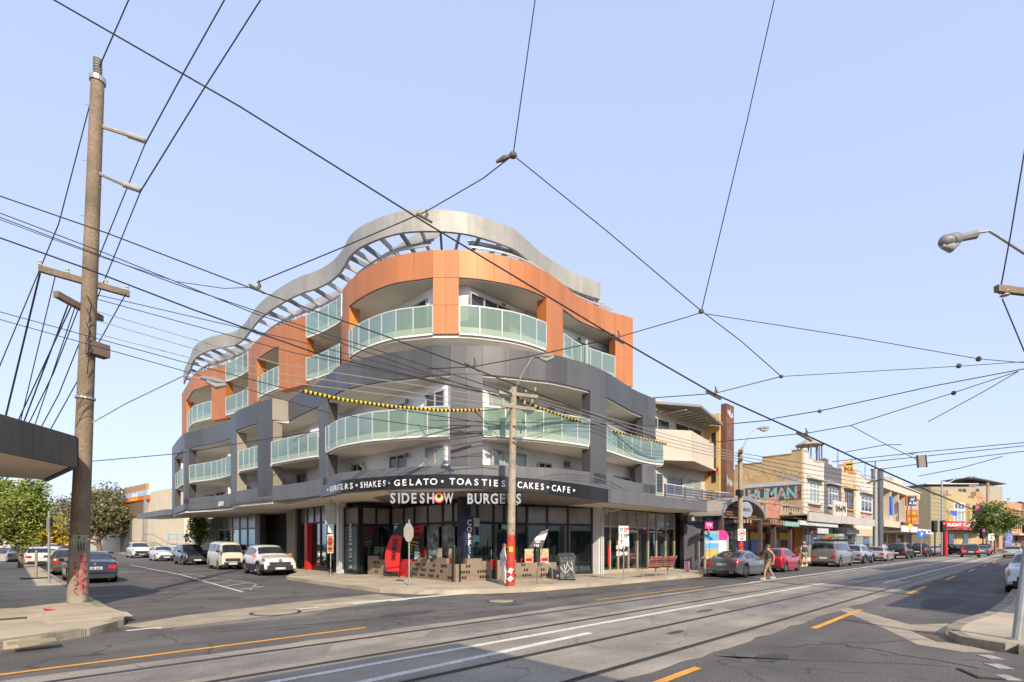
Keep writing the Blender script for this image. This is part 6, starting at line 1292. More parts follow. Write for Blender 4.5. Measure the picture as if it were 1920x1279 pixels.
oc=[Vector((p.x,p.y,2.2))+X_*.16*math.cos(R(22.5+45*i))+Vector((0,0,1))*.38*math.sin(R(22.5+45*i))+N_*.06+Vector((ca,sa,0))*.2*math.cos(R(22.5+45*i)) for i in range(8)]; MB().plate(oc,.02).build('sign_plate',backm,t)
tagscrawl(t,(0,0),white,.02,3,Y=None,X=-999,w=.2,h=.2,loops=1) if False else None
t,p=signpost('parking sign with black and red print in front of the hair salon',1169,1088,h=2.35,m=galv)
board(t,p,2.1,.44,.9,white,'parking_plate'); 
for i,(s_,z,m_) in enumerate((('P',2.38,green_pl),('1',2.12,black),('2P',2.38,red),('3P',2.12,black),('T',1.85,black))): text(s_,Vector((p.x,p.y,z))+N_*.06+X_*(-.1 if i in(0,1,4) else .1),X_,.24,m_,t,depth=.006)
for (u,v,h,lab) in ((92,1094,2.95,'steel post with a small sign box beside the navy sedan'),):
    t,p=signpost(lab,u,v,h=h,r=.045); board(t,p,2.55,.12,.55,galv,'sign_plate')
t,p=signpost('short timber stake in a planting hole on the left footpath',68,1085,h=1.3,r=.05,m=wood2,cat='stake'); MB().obox((p.x,p.y,.17),1.0,.7,.05,.2).build('tree_pit',M('pit_soil',(.06,.055,.05),.95),t)
p=G(1906,1199,.15); t=thing('steel_post','leaning galvanised post at the right photo edge','pole',tuple(p)); q=P(1935,960,p.x*ca+p.y*sa); MB().tube([p,q],[.065,.06],10).build('post',galv,t); MB().lathe(p,[(.12,0),(.12,.02)],12).build('base_plate',galv,t)
t,p=signpost('grey no-parking post in front of the red door on the side street',523,1058,h=2.6); board(t,p,2.4,.22,.8,white)
# bicycle hoops
def hoop(u0,u1,v,lab):
    a=G(u0,v,.15); b=G(u1,v,.15); c=(a+b)/2; h=.85; x=(b-a)
    pts=[a,a+Vector((0,0,.45))]+[c-x/2*math.cos(math.pi*i/10)+Vector((0,0,.45+.42*math.sin(math.pi*i/10))) for i in range(1,10)]+[b+Vector((0,0,.45)),b]
    t=thing('bicycle_hoop',lab,'bike rack',tuple(c)); MB().tube(pts,.028,10).build('tube',chrome,t,smooth=60)
    for q in (a,b): MB().lathe(q,[(.07,0),(.07,.012)],10).build('foot_plate',chrome,t)
hoop(1007,1036,1095,'stainless bicycle hoop in front of the straight planter'); hoop(1312,1326,1075,'stainless bicycle hoop beside the grey coupe'); 
# graffitied bin
p=G(1063,1087.5,.15); t=thing('litter_bin','grey metal litter bin covered in scratched graffiti','bin',tuple(p),anc,local=True); bm=M('bin_grey',(.09,.095,.1),.5,.3,var=.9,scale=6)
MB().prism([(-.33,-.3),(.33,-.3),(.33,.3),(-.33,.3)],.06,.95).build('cabinet',bm,t); MB().prism([(-.36,-.34),(.36,-.34),(.36,.34),(-.36,.34)],.95,[1.02,1.02,1.2,1.2]).build('lid',bm,t); MB().box(-.34,.34,-.31,.31,0,.06).build('plinth',black,t)
for k in range(6): MB().obox((-.2+.08*k,-.302,.45+.1*(k%3)),.02,.004,.35,0,0,.5*(k%4)-.7).build('scratch',white,t)
# bench
p=G(1236,1081,.15); t=thing('street_bench','two-seat timber slat bench on steel legs outside the salon','bench',tuple(p),-.02,local=True); bw=M('bench_timber',(.3,.09,.05),.5,var=.2,scale=4)
for sx in (-.62,.62):
    for k in range(6): MB().box(sx-.5,sx+.5,-.02+.085*k,.05+.085*k,.44,.47).build('seat_slat',bw,t)
    for k in range(5): MB().obox((sx,-.13-.03*k,.55+.1*k),1.0,.03,.085,0,-.3).build('back_slat',bw,t)
for x in (-1.15,0,1.15): MB().tube([(x,.5,.62),(x,.48,.42),(x,-.05,.42),(x,-.3,1.02)],.03,8).build('arm_frame',galv,t); MB().cyl((x,.2,0),(x,.2,.42),.035,n=8).build('leg',galv,t)
# phone booth, advertising panel, street cards
p=at(1333,30.5); t=thing('advertising_panel','freestanding advertising panel with a colourful beach poster','ad panel',(p.x,p.y,.15),anc,local=True)
MB().box(-.42,.42,-.12,.12,0,2.35).build('case',galv,t); MB().box(-.36,.36,-.135,-.12,.35,2.2).build('poster_sky',M('poster_sky',(.12,.4,.7),.4),t); MB().box(-.35,.35,-.145,-.135,.36,1.3).build('poster_sand',M('poster_sand',(.6,.42,.12),.4,var=.5,scale=7),t); text('SUMMER',(0,-.14,1.7),(1,0,0),.22,white,t,depth=.01)
for i in range(4): MB().lathe((-.25+.17*i,-.146,.6+.06*(i%2)),[(.07,0),(.07,.01)],10,(0,-1,0)).build('poster_figure',(red,orange,black,green_pl)[i],t)
p=at(1352,31.5); t=thing('phone_booth','payphone booth with a bright pink rounded hood','phone booth',(p.x,p.y,.15),anc,local=True); pink=M('hot_pink',(.75,.03,.25),.4)
MB().box(-.42,.42,-.1,.5,0,2.1).build('cabin',galv,t); MB().lathe((0,-.12,2.05),[(.38,0),(.38,.6)],20,(0,1,0)).build('hood',pink,t); MB().obox((-.75,0,2.72),.48,.12,.42,0).build('sign_cube',pink,t); text('T9',(-.75,-.06,2.72),(1,0,0),.28,white,t,depth=.01); MB().box(-.25,.25,-.15,-.1,.9,1.8).build('phone_panel',white,t)
MB().cyl((-.75,.0,0),(-.75,.0,2.5),.05,n=8).build('sign_pole',galv,t)
p=at(1297,27.6); 
for i,(u,v,lab) in enumerate(((1305,1062,'small black and white street card leaning beside the lilac panel'),(1288,1066,'pink poster card on the footpath by the salon'))):
    p=G(u,v+6,.15); MB().obox((p.x,p.y,.45),.3,.05,.6,anc,-.12).build('street_card',(M('card_white',(.5,.5,.5),.6,var=.8,scale=9),M('card_pink',(.7,.3,.35),.6))[i],None,loc=(p.x,p.y,.15),label=lab,cat='sign')
# ---- traffic lights and signs at the far crossing
def tlight(lab,u,v,d,aspects,arm=None):
    p=at(u,d); z=H+(HY-v)*d/F; t=thing('traffic_light',lab,'traffic light',(p.x,p.y,.15)); MB().cyl((p.x,p.y,.15),(p.x,p.y,z-.5),.08,n=8).build('post',black,t)
    MB().obox((p.x,p.y,z),.5,.3,1.3,anc).build('housing',black,t); MB().obox(Vector((p.x,p.y,z))+Vector((ca,sa,0))*.1,.85,.04,1.6,anc).build('backboard',black,t)
    for k in range(3): c=Vector((p.x,p.y,z+.4-.4*k))+N_*.15; MB().lathe(c,[(.14,0),(.14,.03)],12,N_).build('lens',emit('red_lens',(1,.02,.05),2.5) if k==0 and aspects and 'red_lens' not in MATS else MATS['red_lens'] if k==0 and aspects else M('dark_lens',(.03,.04,.035),.3),t)
tlight('red traffic light beside the yellow building corner',1769,987,70,True); tlight('dark backed traffic light left of the red one',1753,987,70,False); tlight('red traffic light low beside the right-hand pole',1843,1000,78,True)
# mast arm
p=at(1766,72); t=thing('mast_arm_signal','yellow mast arm carrying a red signal over the road','traffic light',(p.x,p.y,.15)); q=at(1832,74); za=H+(HY-955)*73/F
MB().cyl((p.x,p.y,.15),(p.x,p.y,10.5),.13,.1,n=8).build('pole',galv,t); MB().tube([(p.x,p.y,za-1.6),((p.x*2+q.x)/3,(p.y*2+q.y)/3,za-.6),(q.x,q.y,za)],.1,6).build('arm',M('arm_mustard',(.42,.28,.06),.6),t)
MB().obox((q.x,q.y,za),1.0,.3,1.25,anc).build('housing',black,t); MB().lathe(Vector((q.x,q.y,za+.35))+N_*.15-X_*.1,[(.22,0),(.22,.03)],14,N_).build('lens',MATS['red_lens'],t); c=at(1788,72.5); MB().obox((c.x,c.y,za-.6),.9,.06,.7,anc).build('street_sign',blue_pl,t)
MB().obox((p.x,p.y,H+(HY-928)*72/F),2.6,.12,.14,anc).build('crossarm',wood,t)
def plainsign(nm,lab,u,v0,v1,wd,d,m,txt=None,tm=None,face=None,z0=.15):
    p=at(u,d); za_=H+(HY-v1)*d/F; zb_=H+(HY-v0)*d/F; t=thing(nm,lab,'sign',(p.x,p.y,z0)); MB().cyl((p.x,p.y,z0),(p.x,p.y,za_+.1),.05,n=8).build('post',galv,t); c=Vector((p.x,p.y,(za_+zb_)/2))+N_*.08; MB().obox(c,wd,.04,zb_-za_,anc).build('plate',m,t)
    if txt: text(txt,c+N_*.03,X_,(zb_-za_)*.7,tm,t,depth=.01,bold=.03)
    return t,c,zb_-za_
plainsign('parking_sign','blue parking sign with a white P by the far crossing',1727,996,1008,1.1,66,blue_pl,'P',white)
plainsign('no_turn_sign','white no left turn sign on a post at the far corner',1858,1001,1013,.95,82,white,'Z',black)
p=at(1706,62); t=thing('warning_sign','small yellow diamond warning sign above the parked utilities','sign',(p.x,p.y,.15)); MB().cyl((p.x,p.y,.15),(p.x,p.y,3.4),.05,n=8).build('post',black,t); c=Vector((p.x,p.y,3.75))+N_*.07; MB().plate([c+X_*.4,c+Vector((0,0,.4)),c-X_*.4,c-Vector((0,0,.4))],.02).build('plate',yellow,t)
p=at(1773,70.5); MB().lathe((p.x,p.y,.15),[(.2,0),(.2,3.2),(.1,3.3)],10).build('red_wrap_post',red,None,loc=(p.x,p.y,.15),label='red wrapped post below the red traffic light',cat='post')
p=at(1884,88); t=thing('feather_flag','blue and white feather flag by the far shops','flag',(p.x,p.y,.15)); MB().cyl((p.x,p.y,.15),(p.x,p.y,4.6),.03,n=6).build('pole',black,t); MB().plate([(p.x,p.y,1)]+[(p.x+X_.x*s,p.y+X_.y*s,z) for s,z in ((1.2,1.0),(1.35,2.5),(1.1,4.2),(.3,4.7))][0:]+[(p.x,p.y,4.3)],.02).build('cloth',M('flag_blue',(.15,.2,.4),.7,var=.9,scale=3),t)
p=at(1748,62); 
# dropped red paper on the left corner
p=G(92,1145,.15); MB().obox((p.x,p.y,.175),.2,.08,.04,.3,.1,.2).build('litter',red,None,loc=(p.x,p.y,.15),label='scrap of red litter on the left corner footpath',cat='litter')
# ================================================================ people
def skinmesh(joints,edges,radii,sub=2):
    me=bpy.data.meshes.new('b'); me.from_pydata([tuple(j) for j in joints],edges,[]); ob=bpy.data.objects.new('b',me); COL.objects.link(ob)
    bm=bmesh.new(); bm.from_mesh(me); ly=bm.verts.layers.skin.verify()
    for i,v in enumerate(bm.verts): v[ly].radius=(radii[i],radii[i]) if not isinstance(radii[i],tuple) else radii[i]; v[ly].use_root=(i==0)
    bm.to_mesh(me); bm.free(); ob.modifiers.new('s','SKIN').use_smooth_shade=True; sb=ob.modifiers.new('d','SUBSURF'); sb.levels=sub; sb.render_levels=sub
    bpy.context.view_layer.update(); dg=bpy.context.evaluated_depsgraph_get(); out=bpy.data.meshes.new_from_object(ob.evaluated_get(dg)); bpy.data.objects.remove(ob); return out
def person(lab,p,yaw,ht,top_m,low_m,hair_m,stride=.25,arm=.2,lowlen=1.0,sleeve=False,z=.15,shoe_m=None,cap=None):
    k=ht/1.75; t=thing('person',lab,'person',(p[0],p[1],z),yaw,local=True); s=stride
    J=dict(pel=(0,0,.93),wai=(0,0,1.08),che=(.02,0,1.3),nec=(.02,0,1.47),hea=(.04,0,1.56),cro=(.045,0,1.68))
    for sd,sg,f in (('l',1,1),('r',-1,-1)):
        J[sd+'hip']=(0,.09*sg,.88); J[sd+'kne']=(s*.55*f+.05,.095*sg,.5); J[sd+'ank']=(s*f*1.0-.02,.095*sg,.09+(.05 if f<0 else 0)*(s>.1)); J[sd+'toe']=(s*f+.17,.11*sg,.04+(.0 if f>0 else .02))
        J[sd+'sho']=(.01,.18*sg,1.42); J[sd+'elb']=(-arm*.6*f-.03,.25*sg,1.14); J[sd+'wri']=(-arm*f*.9+.06,.26*sg,.9); J[sd+'han']=(-arm*f+.09,.255*sg,.81)
        for q in range(4): J[sd+'f%d'%q]=(-arm*f+.07+.022*q,.25*sg,.73+.008*abs(q-1.5))
        J[sd+'thu']=(-arm*f+.14,.235*sg,.79)
    nm=list(J); ix={n:i for i,n in enumerate(nm)}
    E=[('pel','wai'),('wai','che'),('che','nec'),('nec','hea'),('hea','cro')]
    for sd in 'lr': E+=[('pel',sd+'hip'),(sd+'hip',sd+'kne'),(sd+'kne',sd+'ank'),(sd+'ank',sd+'toe'),('che',sd+'sho'),(sd+'sho',sd+'elb'),(sd+'elb',sd+'wri'),(sd+'wri',sd+'han'),(sd+'han',sd+'thu')]+[(sd+'han',sd+'f%d'%q) for q in range(4)]
    rad=dict(pel=.13,wai=.115,che=.13,nec=.055,hea=.085,cro=.07,hip=.09,kne=.06,ank=.04,toe=.035,sho=.06,elb=.043,wri=.03,han=.033,thu=.01)
    rr=[rad.get(n, rad.get(n[1:],.009)) for n in nm]
    me=skinmesh([Vector(J[n])*k for n in nm],[(ix[a],ix[b]) for a,b in E],[r*k for r in rr]); me.materials.clear(); me.materials.append(skin); piece('body',me,t)
    def cloth(nm_,ns,es,grow,m_):
        i2={n:i for i,n in enumerate(ns)}; J2={}
        m3=skinmesh([Vector(J[n] if isinstance(n,str) else n)*k for n in ns],[(i2[a],i2[b]) for a,b in es],[(grow[i])*k for i in range(len(ns))],1); m3.materials.clear(); m3.materials.append(m_); piece(nm_,m3,t)
    ns=['wai','pel','che','nec','lsho','rsho']; es=[('wai','pel'),('wai','che'),('che','lsho'),('che','rsho')]; gr=[.14,.15,.152,.07,.082,.082]; ns.remove('nec'); gr.pop(3)
    if sleeve: ns+=['lelb','relb']; es+=[('lsho','lelb'),('rsho','relb')]; gr+=[.06,.06]
    cloth('shirt',ns,es,gr,top_m)
    def mid(a,b,f): return tuple(J[a][i]+(J[b][i]-J[a][i])*f for i in range(3))
    ns=['pel','lhip','rhip','lkne','rkne']; gr=[.15,.115,.115,.085,.085]; es=[('pel','lhip'),('pel','rhip'),('lhip','lkne'),('rhip','rkne')]
    if lowlen>.9: ns+=['lank','rank']; es+=[('lkne','lank'),('rkne','rank')]; gr+=[.06,.06]
    cloth('trousers' if lowlen>.9 else 'shorts',ns,es,gr,low_m)
    hd=Vector(J['cro'])*k; MB().lathe(hd-Vector((.02,0,.09))*k,[(.06*k,-.04),(.1*k,.0),(.105*k,.05*k),(.085*k,.1*k),(.03*k,.125*k)],12).build('cap' if cap else 'hair',cap or hair_m,t,smooth=60)
    f0=Vector((.125,0,1.6))*k; MB().obox(f0+Vector((.01,0,-.01)),.03,.02,.035).build('nose',skin,t)
    for sg in (1,-1): MB().lathe(f0+Vector((-.012,.032*sg*k,.022)),[(.011,0),(.006,.006)],8,(1,0,0)).build('eye',black,t); MB().obox(Vector((.03,.092*sg,1.6))*k,.035,.02,.055).build('ear',skin,t)
    MB().obox(f0+Vector((-.008,0,-.055)),.015,.05,.012).build('mouth',M('lips',(.4,.15,.12)),t)
    if shoe_m:
        for sd in 'lr': a=Vector(J[sd+'ank'])*k; MB().obox((a.x+.06,a.y,max(.045,a.z-.045)),.27,.1,.085).build('shoe',shoe_m,t)
    return t
hairb=M('hair_brown',(.12,.07,.04),.6); camo_=M('camo_shorts',(.36,.27,.17),.8,var=.6,scale=14)
p=G(1441,1087); person('man in a dark green vest and khaki shorts walking across the road',(p.x,p.y),math.atan2(ca,-sa),1.76,M('vest_green',(.05,.11,.07),.8),M('khaki',(.36,.25,.16),.8),hairb,.28,.2,.5,z=0,shoe_m=M('tan_shoe',(.5,.4,.28)))
p=at(1508,36.5); person('man in a navy singlet and camouflage shorts on the footpath behind the van',(p.x,p.y),math.radians(35),1.78,M('singlet_navy',(.05,.05,.08),.8),camo_,hairb,.15,.15,.5,cap=M('cap_pink',(.5,.35,.33)),shoe_m=white)
p=at(944,21.3); t=person('woman in white shirt and trousers half hidden behind the red timber pole',(p.x,p.y),math.atan2(-ca*.9,sa),1.66,M('white_cotton',(.72,.7,.7),.9),M('white_cotton',(.72,.7,.7),.9),M('hair_auburn',(.2,.1,.05),.6),.12,.15,1.0,sleeve=True,shoe_m=M('tan_shoe',(.5,.4,.28)))
MB().lathe(Vector((.05,.3,.85)),[(.05,-.15),(.11,-.1),(.11,.1),(.05,.14)],10).build('shoulder_bag',M('bag_tan',(.35,.18,.08),.6),t)
p=at(1657,58); person('person in a pink top standing on the footpath behind the wagon',(p.x,p.y),-2.4,1.72,M('pink_top',(.65,.3,.33),.8),M('dark_jeans',(.05,.06,.1),.8),hairb,.05,.1,1.0,sleeve=True)
p=at(1806,76); person('person in blue and white waiting beside the yellow building',(p.x,p.y),2.5,1.75,M('blue_jacket',(.06,.1,.35),.8),M('dark_jeans',(.05,.06,.1)),hairb,.1,.1,1.0,sleeve=True)
# ================================================================ poles, lamps and overhead wires
def insul(t,p,ax=(0,0,1),h=.22,r=.07,n=3): 
    prof=[(.02,0)]
    for i in range(n): prof+=[(r,h*(i+.2)/n),(r*.55,h*(i+.9)/n)]
    MB().lathe(p,prof,10,ax).build('insulator',porc,t)
# left timber pole
b0=G(145,1130,.15); dp=Vector((b0.x,b0.y,0)).length and (b0.x*ca+b0.y*sa); tp_=P(183,152,dp)
t=thing('power_pole','tall leaning timber power pole with graffiti at the left','power pole',tuple(b0))
def pole_at(v): f=(1130-v)/(1130-152.); return b0+(tp_-b0)*f
MB().tube([b0-Vector((0,0,.2))]+[pole_at(v) for v in (1030,900,700,500,300,152)],[.235,.23,.21,.19,.178,.165,.155],14).build('shaft',wood,t,smooth=50)
MB().tube([pole_at(1129),pole_at(1080),pole_at(1010)],[.241,.238,.234],14).build('painted_base',M('pole_grey_paint',(.3,.27,.21),.85,var=.25,scale=2),t,smooth=50)
MB().tube([pole_at(155),pole_at(146)],[.19,.19],12).build('cap_ring',galv,t); insul(t,pole_at(150),(0,0,1),.62,.11,8)
for v in (745,): MB().tube([pole_at(v),pole_at(v+4)],[.23,.23],12).build('strap',galv,t)
for va,vb,ul,ur in ((238,262,193,272),(326,355,187,264)):
    a=P(ul,va,dp); b=P(ur-32,vb-9,dp+.15); c=P(ur,vb+2,dp+.2); MB().tube([a,b],.05,6).build('bracket',galv if va>300 else wood2,t); insul(t,b,tuple(c-b),(c-b).length,.085,7)
za=8.98; A_=P(72,503,13.55); B_=P(243,552,14.97); cm=(A_+B_)/2; MB().obox(cm,(B_-A_).length,.12,.16,math.atan2((B_-A_).y,(B_-A_).x)).build('crossarm',wood,t)
for f in (.02,.3,.72,.97): insul(t,A_+(B_-A_)*f+Vector((0,0,.08)),(0,0,1),.16,.05,2)
a=P(128,592,13.9); b=P(170,560,14.6); MB().obox((a+b)/2,1.5,.14,.16,math.atan2(sa,ca)).build('crossarm',wood,t); MB().obox(pole_at(655)+Vector((.2,-.15,0)),.5,.3,.35,.4).build('junction_box',M('box_brown',(.15,.1,.07)),t)
for i,v in enumerate(range(200,500,52)): c=pole_at(v); MB().tube([c,c+X_*(.28 if i%2 else -.28)+N_*.05+Vector((0,0,.03))],.012,5).build('step_peg',galv,t)
for i in range(4): c=pole_at(560+25*i); MB().tube([c+N_*.2+X_*.1,c+N_*.35+X_*.35-Vector((0,0,.3)),c+N_*.2+X_*.15-Vector((0,0,.75+.1*i))],.014,5).build('loose_cable',wire_m,t)
def poletext(s_,u0,v0,m_,sz,vert=False,spacing=18):
    for i,ch in enumerate(s_):
        u,v=(u0,v0+spacing*i) if vert else (u0+spacing*i,v0)
        text(ch,P(u,v,dp-.252+abs(u-152)*.003),X_,sz,m_,t,'graffiti',.012,.02)
poletext('BOPS',141,1008,M('spray_green',(.4,.5,.3),.7),.22,False,7.5); poletext('SMOK',140,1060,M('spray_redpink',(.5,.06,.08),.7),.26,True,16); poletext('GRANY',156,1045,M('spray_redpink',(.5,.06,.08),.7),.26,True,16)
for i in range(3): MB().tube([P(146+5*i,1018,dp-.26),P(148+5*i,1034,dp-.26)],.012,5).build('graffiti',blacksp,t)
# bracket lamp hanging over the side street
t=thing('street_lamp','street lamp on a long thin arm reaching from the leaning pole','street lamp',tuple(pole_at(795)))
def lamphead(t,a,b,wd=.2):
    d=(b-a).normalized(); MB().tube([a,a+(b-a)*.3,a+(b-a)*.55,b],[.05,.08,.11,.05],10).build('lamp_head',M('lamp_grey',(.2,.19,.175),.5),t,smooth=50); c=a+(b-a)*.62; MB().tube([c-d*.25-Vector((0,0,.06)),c-Vector((0,0,.16)),c+d*.28-Vector((0,0,.05))],[.07,.09,.05],10).build('lens',M('lamp_lens',(.3,.3,.28),.25),t,smooth=50)
MB().tube([P(166,796,dp),P(235,757,dp+.4),P(345,704,dp+.9),P(378,712,dp+1)],.02,7).build('arm',galv,t); lamphead(t,P(376,708,dp+1),P(424,718,dp+1.1))
# corner pole in front of the burger shop
b1=G(957,1099,.15); d1=b1.x*ca+b1.y*sa; t1=P(963,727,d1)
t=thing('power_pole','timber power pole with a red painted base in front of the burger shop','power pole',tuple(b1)); pf=lambda v: b1+(t1-b1)*((1099-v)/(1099-727.))
MB().tube([b1-Vector((0,0,.2)),pf(1050),pf(900),pf(727)],[.165,.16,.145,.125],12).build('shaft',wood2,t,smooth=50); MB().tube([pf(1098.5),pf(1050),pf(1003)],[.172,.17,.165],12).build('red_base',M('red_base',(.5,.045,.03),.6,var=.3,scale=5),t,smooth=50)
for k,(v,c_) in enumerate(((1030,yellow),(1070,white),(1085,white))): tg=pf(v)+N_*.172; MB().obox(tg,.16,.01,.2,anc,0,.4*k).build('sticker',c_,t)
for (ua,va,ub,vb) in ((936,744,1007,736),(941,770,1001,758)):
    a=P(ua,va,d1-.3); b=P(ub,vb,d1+.3); MB().obox((a+b)/2,(b-a).length,.1,.12,math.atan2((b-a).y,(b-a).x),0,0).build('crossarm',wood2,t)
    for f in (.05,.3,.7,.95): insul(t,a+(b-a)*f+Vector((0,0,.06)),(0,0,1),.15,.05,2)
for v in (800,822,830): MB().tube([pf(v)+N_*.15,pf(v)+N_*.2+X_*.15],.03,6).build('clamp',galv,t)
t=thing('street_lamp','flat street lamp on the pole in front of the burger shop','street lamp',tuple(pf(735))); MB().tube([pf(737),P(981,698,d1-.2),P(997,673,d1-.3),P(1004,669,d1-.35)],.035,8).build('arm',galv,t,smooth=60); lamphead(t,P(1002,669,d1-.35),P(1039,667,d1-.4))
# pole with the 40 sign
d3=dY(1388,13.2); b3=at(1388,d3); b3.z=.15; t=thing('power_pole','grey timber pole carrying a forty speed sign','power pole',tuple(b3)); h3=H+(HY-843)*d3/F
MB().tube([b3-Vector((0,0,.2)),b3+Vector((0,0,3)),Vector((b3.x,b3.y,h3))],[.17,.16,.12],12).build('shaft',wood2,t,smooth=50); MB().tube([b3,b3+Vector((0,0,2.05))],[.178,.172],12).build('red_wrap',M('red_base',(.5,.045,.03)),t)
for z in (h3-.25,h3-.7): MB().obox((b3.x,b3.y,z),2.0,.1,.12,.5).build('crossarm',wood,t); [insul(t,(b3.x+math.cos(.5)*s,b3.y+math.sin(.5)*s,z+.05)) for s in (-.9,-.4,.4,.9)]
MB().obox((b3.x-.35,b3.y-.1,H+(HY-925)*d3/F),.5,.3,.35).build('junction_box',black,t)
t=thing('speed_sign','white forty speed limit sign with a red ring on the timber pole','sign',(b3.x,b3.y,1.9)); zc3=H+(HY-1003)*d3/F; c=Vector((b3.x,b3.y,zc3))+N_*.2; MB().obox(c,.48,.02,.72,anc).build('plate',white,t); MB().lathe(c+N_*.012+Vector((0,0,.1)),[(.21,0),(.21,.006)],24,N_).build('red_ring',red,t); MB().lathe(c+N_*.018+Vector((0,0,.1)),[(.165,0),(.165,.006)],24,N_).build('ring_inner',white,t); text('40',c+N_*.028+Vector((0,0,.1)),X_,.24,black,t,depth=.006,bold=.02); text('AREA',c+N_*.015-Vector((0,0,.24)),X_,.13,black,t,depth=.006)
t=thing('street_lamp','curved street lamp above the forty sign pole','street lamp',(b3.x,b3.y,h3-.3)); MB().tube([Vector((b3.x,b3.y,h3-.3)),P(1400,825,d3),P(1411,808,d3),P(1420,803,d3)],.04,8).build('arm',galv,t,smooth=60); lamphead(t,P(1419,803.5,d3),P(1442,802,d3))
# tall steel pole and lamps further along
d4=dY(1641,13.2); b4=at(1641,d4); b4.z=.15; t=thing('steel_pole','tall galvanised tram pole in front of the dark pylon','pole',tuple(b4)); h4=H+(HY-880)*d4/F; MB().tube([b4,Vector((b4.x,b4.y,h4))],[.25,.2],14).build('shaft',galv,t,smooth=50); MB().cyl((b4.x,b4.y,h4),(b4.x,b4.y,h4+.9),.05,n=6).build('finial',black,t); MB().obox((b4.x,b4.y,H+(HY-902)*d4/F),3.6,.12,.14,.6).build('crossarm',wood,t)
t=thing('street_lamp','long curved lamp arm above the steel tram pole','street lamp',(b4.x,b4.y,h4-.5)); MB().tube([Vector((b4.x,b4.y,h4-.3)),P(1660,865,d4),P(1680,855,d4),P(1700,850,d4)],.06,8).build('arm',galv,t,smooth=60); lamphead(t,P(1699,850,d4),P(1719,849,d4))
for (u,v,wd,hh,d,m_,lab) in ((1728,865,19,23,32,M('box_back_grey',(.22,.2,.19),.6),'square grey sign back hanging over the road on tram wires'),(1591.5,876,17,20,40,yellow,'small square yellow tram stop plate marked N.S. hanging over the road')):
    c=P(u,v,d); t=thing('hanging_sign',lab,'sign',tuple(c)); MB().obox(c,wd*d/F,.06,hh*d/F,anc,.0,-.1).build('plate',m_ if m_!=yellow else orange,t)
    if m_==yellow: MB().obox(c+N_*.035,wd*d/F*.92,.01,hh*d/F*.92,anc,0,-.1).build('face',M('amber',(.7,.3,.01),.5),t); text('N.S.',c+N_*.05-Vector((0,0,.15)),X_,.42,black,t,depth=.01,bold=.02); MB().obox(c+N_*.045+Vector((0,0,.2)),.5,.02,.12,anc).build('tram_symbol',black,t)
    else:
        for k in (-1,1): MB().obox(c+X_*k*wd*d/F*.42+N_*.04,.05,.05,hh*d/F,anc,0,-.1).build('edge_rail',black,t)
for i,(u,v,d,hh,lab) in enumerate(((1852,905,96,12.5,'timber power pole beside the round tree at the far crossing'),)):
    p=at(u,d); t=thing('power_pole',lab,'power pole',(p.x,p.y,.15)); MB().tube([(p.x,p.y,0),(p.x,p.y,H+(HY-v)*d/F)],[.3,.2],10).build('shaft',wood2,t); MB().obox((p.x,p.y,H+(HY-v-6)*d/F),2.4,.14,.16,anc).build('crossarm',wood,t)
p=at(1775,78); t=thing('street_lamp','far street lamp over the junction roofs','street lamp',(p.x,p.y,10)); MB().tube([P(1772,908,78),P(1790,899,78),P(1812,895,78)],.06,6).build('arm',galv,t); lamphead(t,P(1810,895,78),P(1828,894,78))
p=at(1888,100); t=thing('street_lamp','thin street lamp in front of the orange brick building','street lamp',(p.x,p.y,.15)); MB().tube([(p.x,p.y,.15),P(1874,955,100),P(1878,940,100),P(1888,935,100)],.06,6).build('post',galv,t); lamphead(t,P(1886,935,100),P(1894,936,100))
# pole just outside the right edge with its lamp and crossarm
b5=at(1990,14.3); b5.z=.15; t=thing('power_pole','timber power pole beyond the right photo edge with its crossarm showing','power pole',tuple(b5)); MB().tube([b5,Vector((b5.x,b5.y,12.5))],[.2,.15],12).build('shaft',wood,t); a=P(1871,566,13.6); b=P(2010,535,14.4); MB().obox((a+b)/2,(b-a).length,.12,.17,math.atan2((b-a).y,(b-a).x),0,-.05).build('crossarm',wood,t); insul(t,P(1884,556,13.7),(0,0,1),.2,.11,2)
t=thing('street_lamp','large street lamp head on a bent arm at the upper right','street lamp',(b5.x,b5.y,9.6)); MB().tube([Vector((b5.x,b5.y,9.4)),P(1920,475,14),P(1870,442,13.8),P(1855,433,13.8),P(1828,437,13.8)],.035,8).build('arm',galv,t,smooth=60)
a=P(1829,440,13.8); b=P(1762,455,13.7); MB().tube([a,a+(b-a)*.45],[.12,.1],8).build('gear_box',M('lamp_grey',(.4,.38,.35)),t); MB().tube([a+(b-a)*.42,a+(b-a)*.55,a+(b-a)*.9,b],[.11,.17,.16,.06],10).build('lamp_head',M('lamp_grey',(.4,.38,.35)),t,smooth=50); MB().tube([a+(b-a)*.48-Vector((0,0,.12)),a+(b-a)*.7-Vector((0,0,.2)),a+(b-a)*.95-Vector((0,0,.1))],[.06,.13,.06],10).build('lens',M('lamp_lens',(.55,.55,.52)),t,smooth=50)
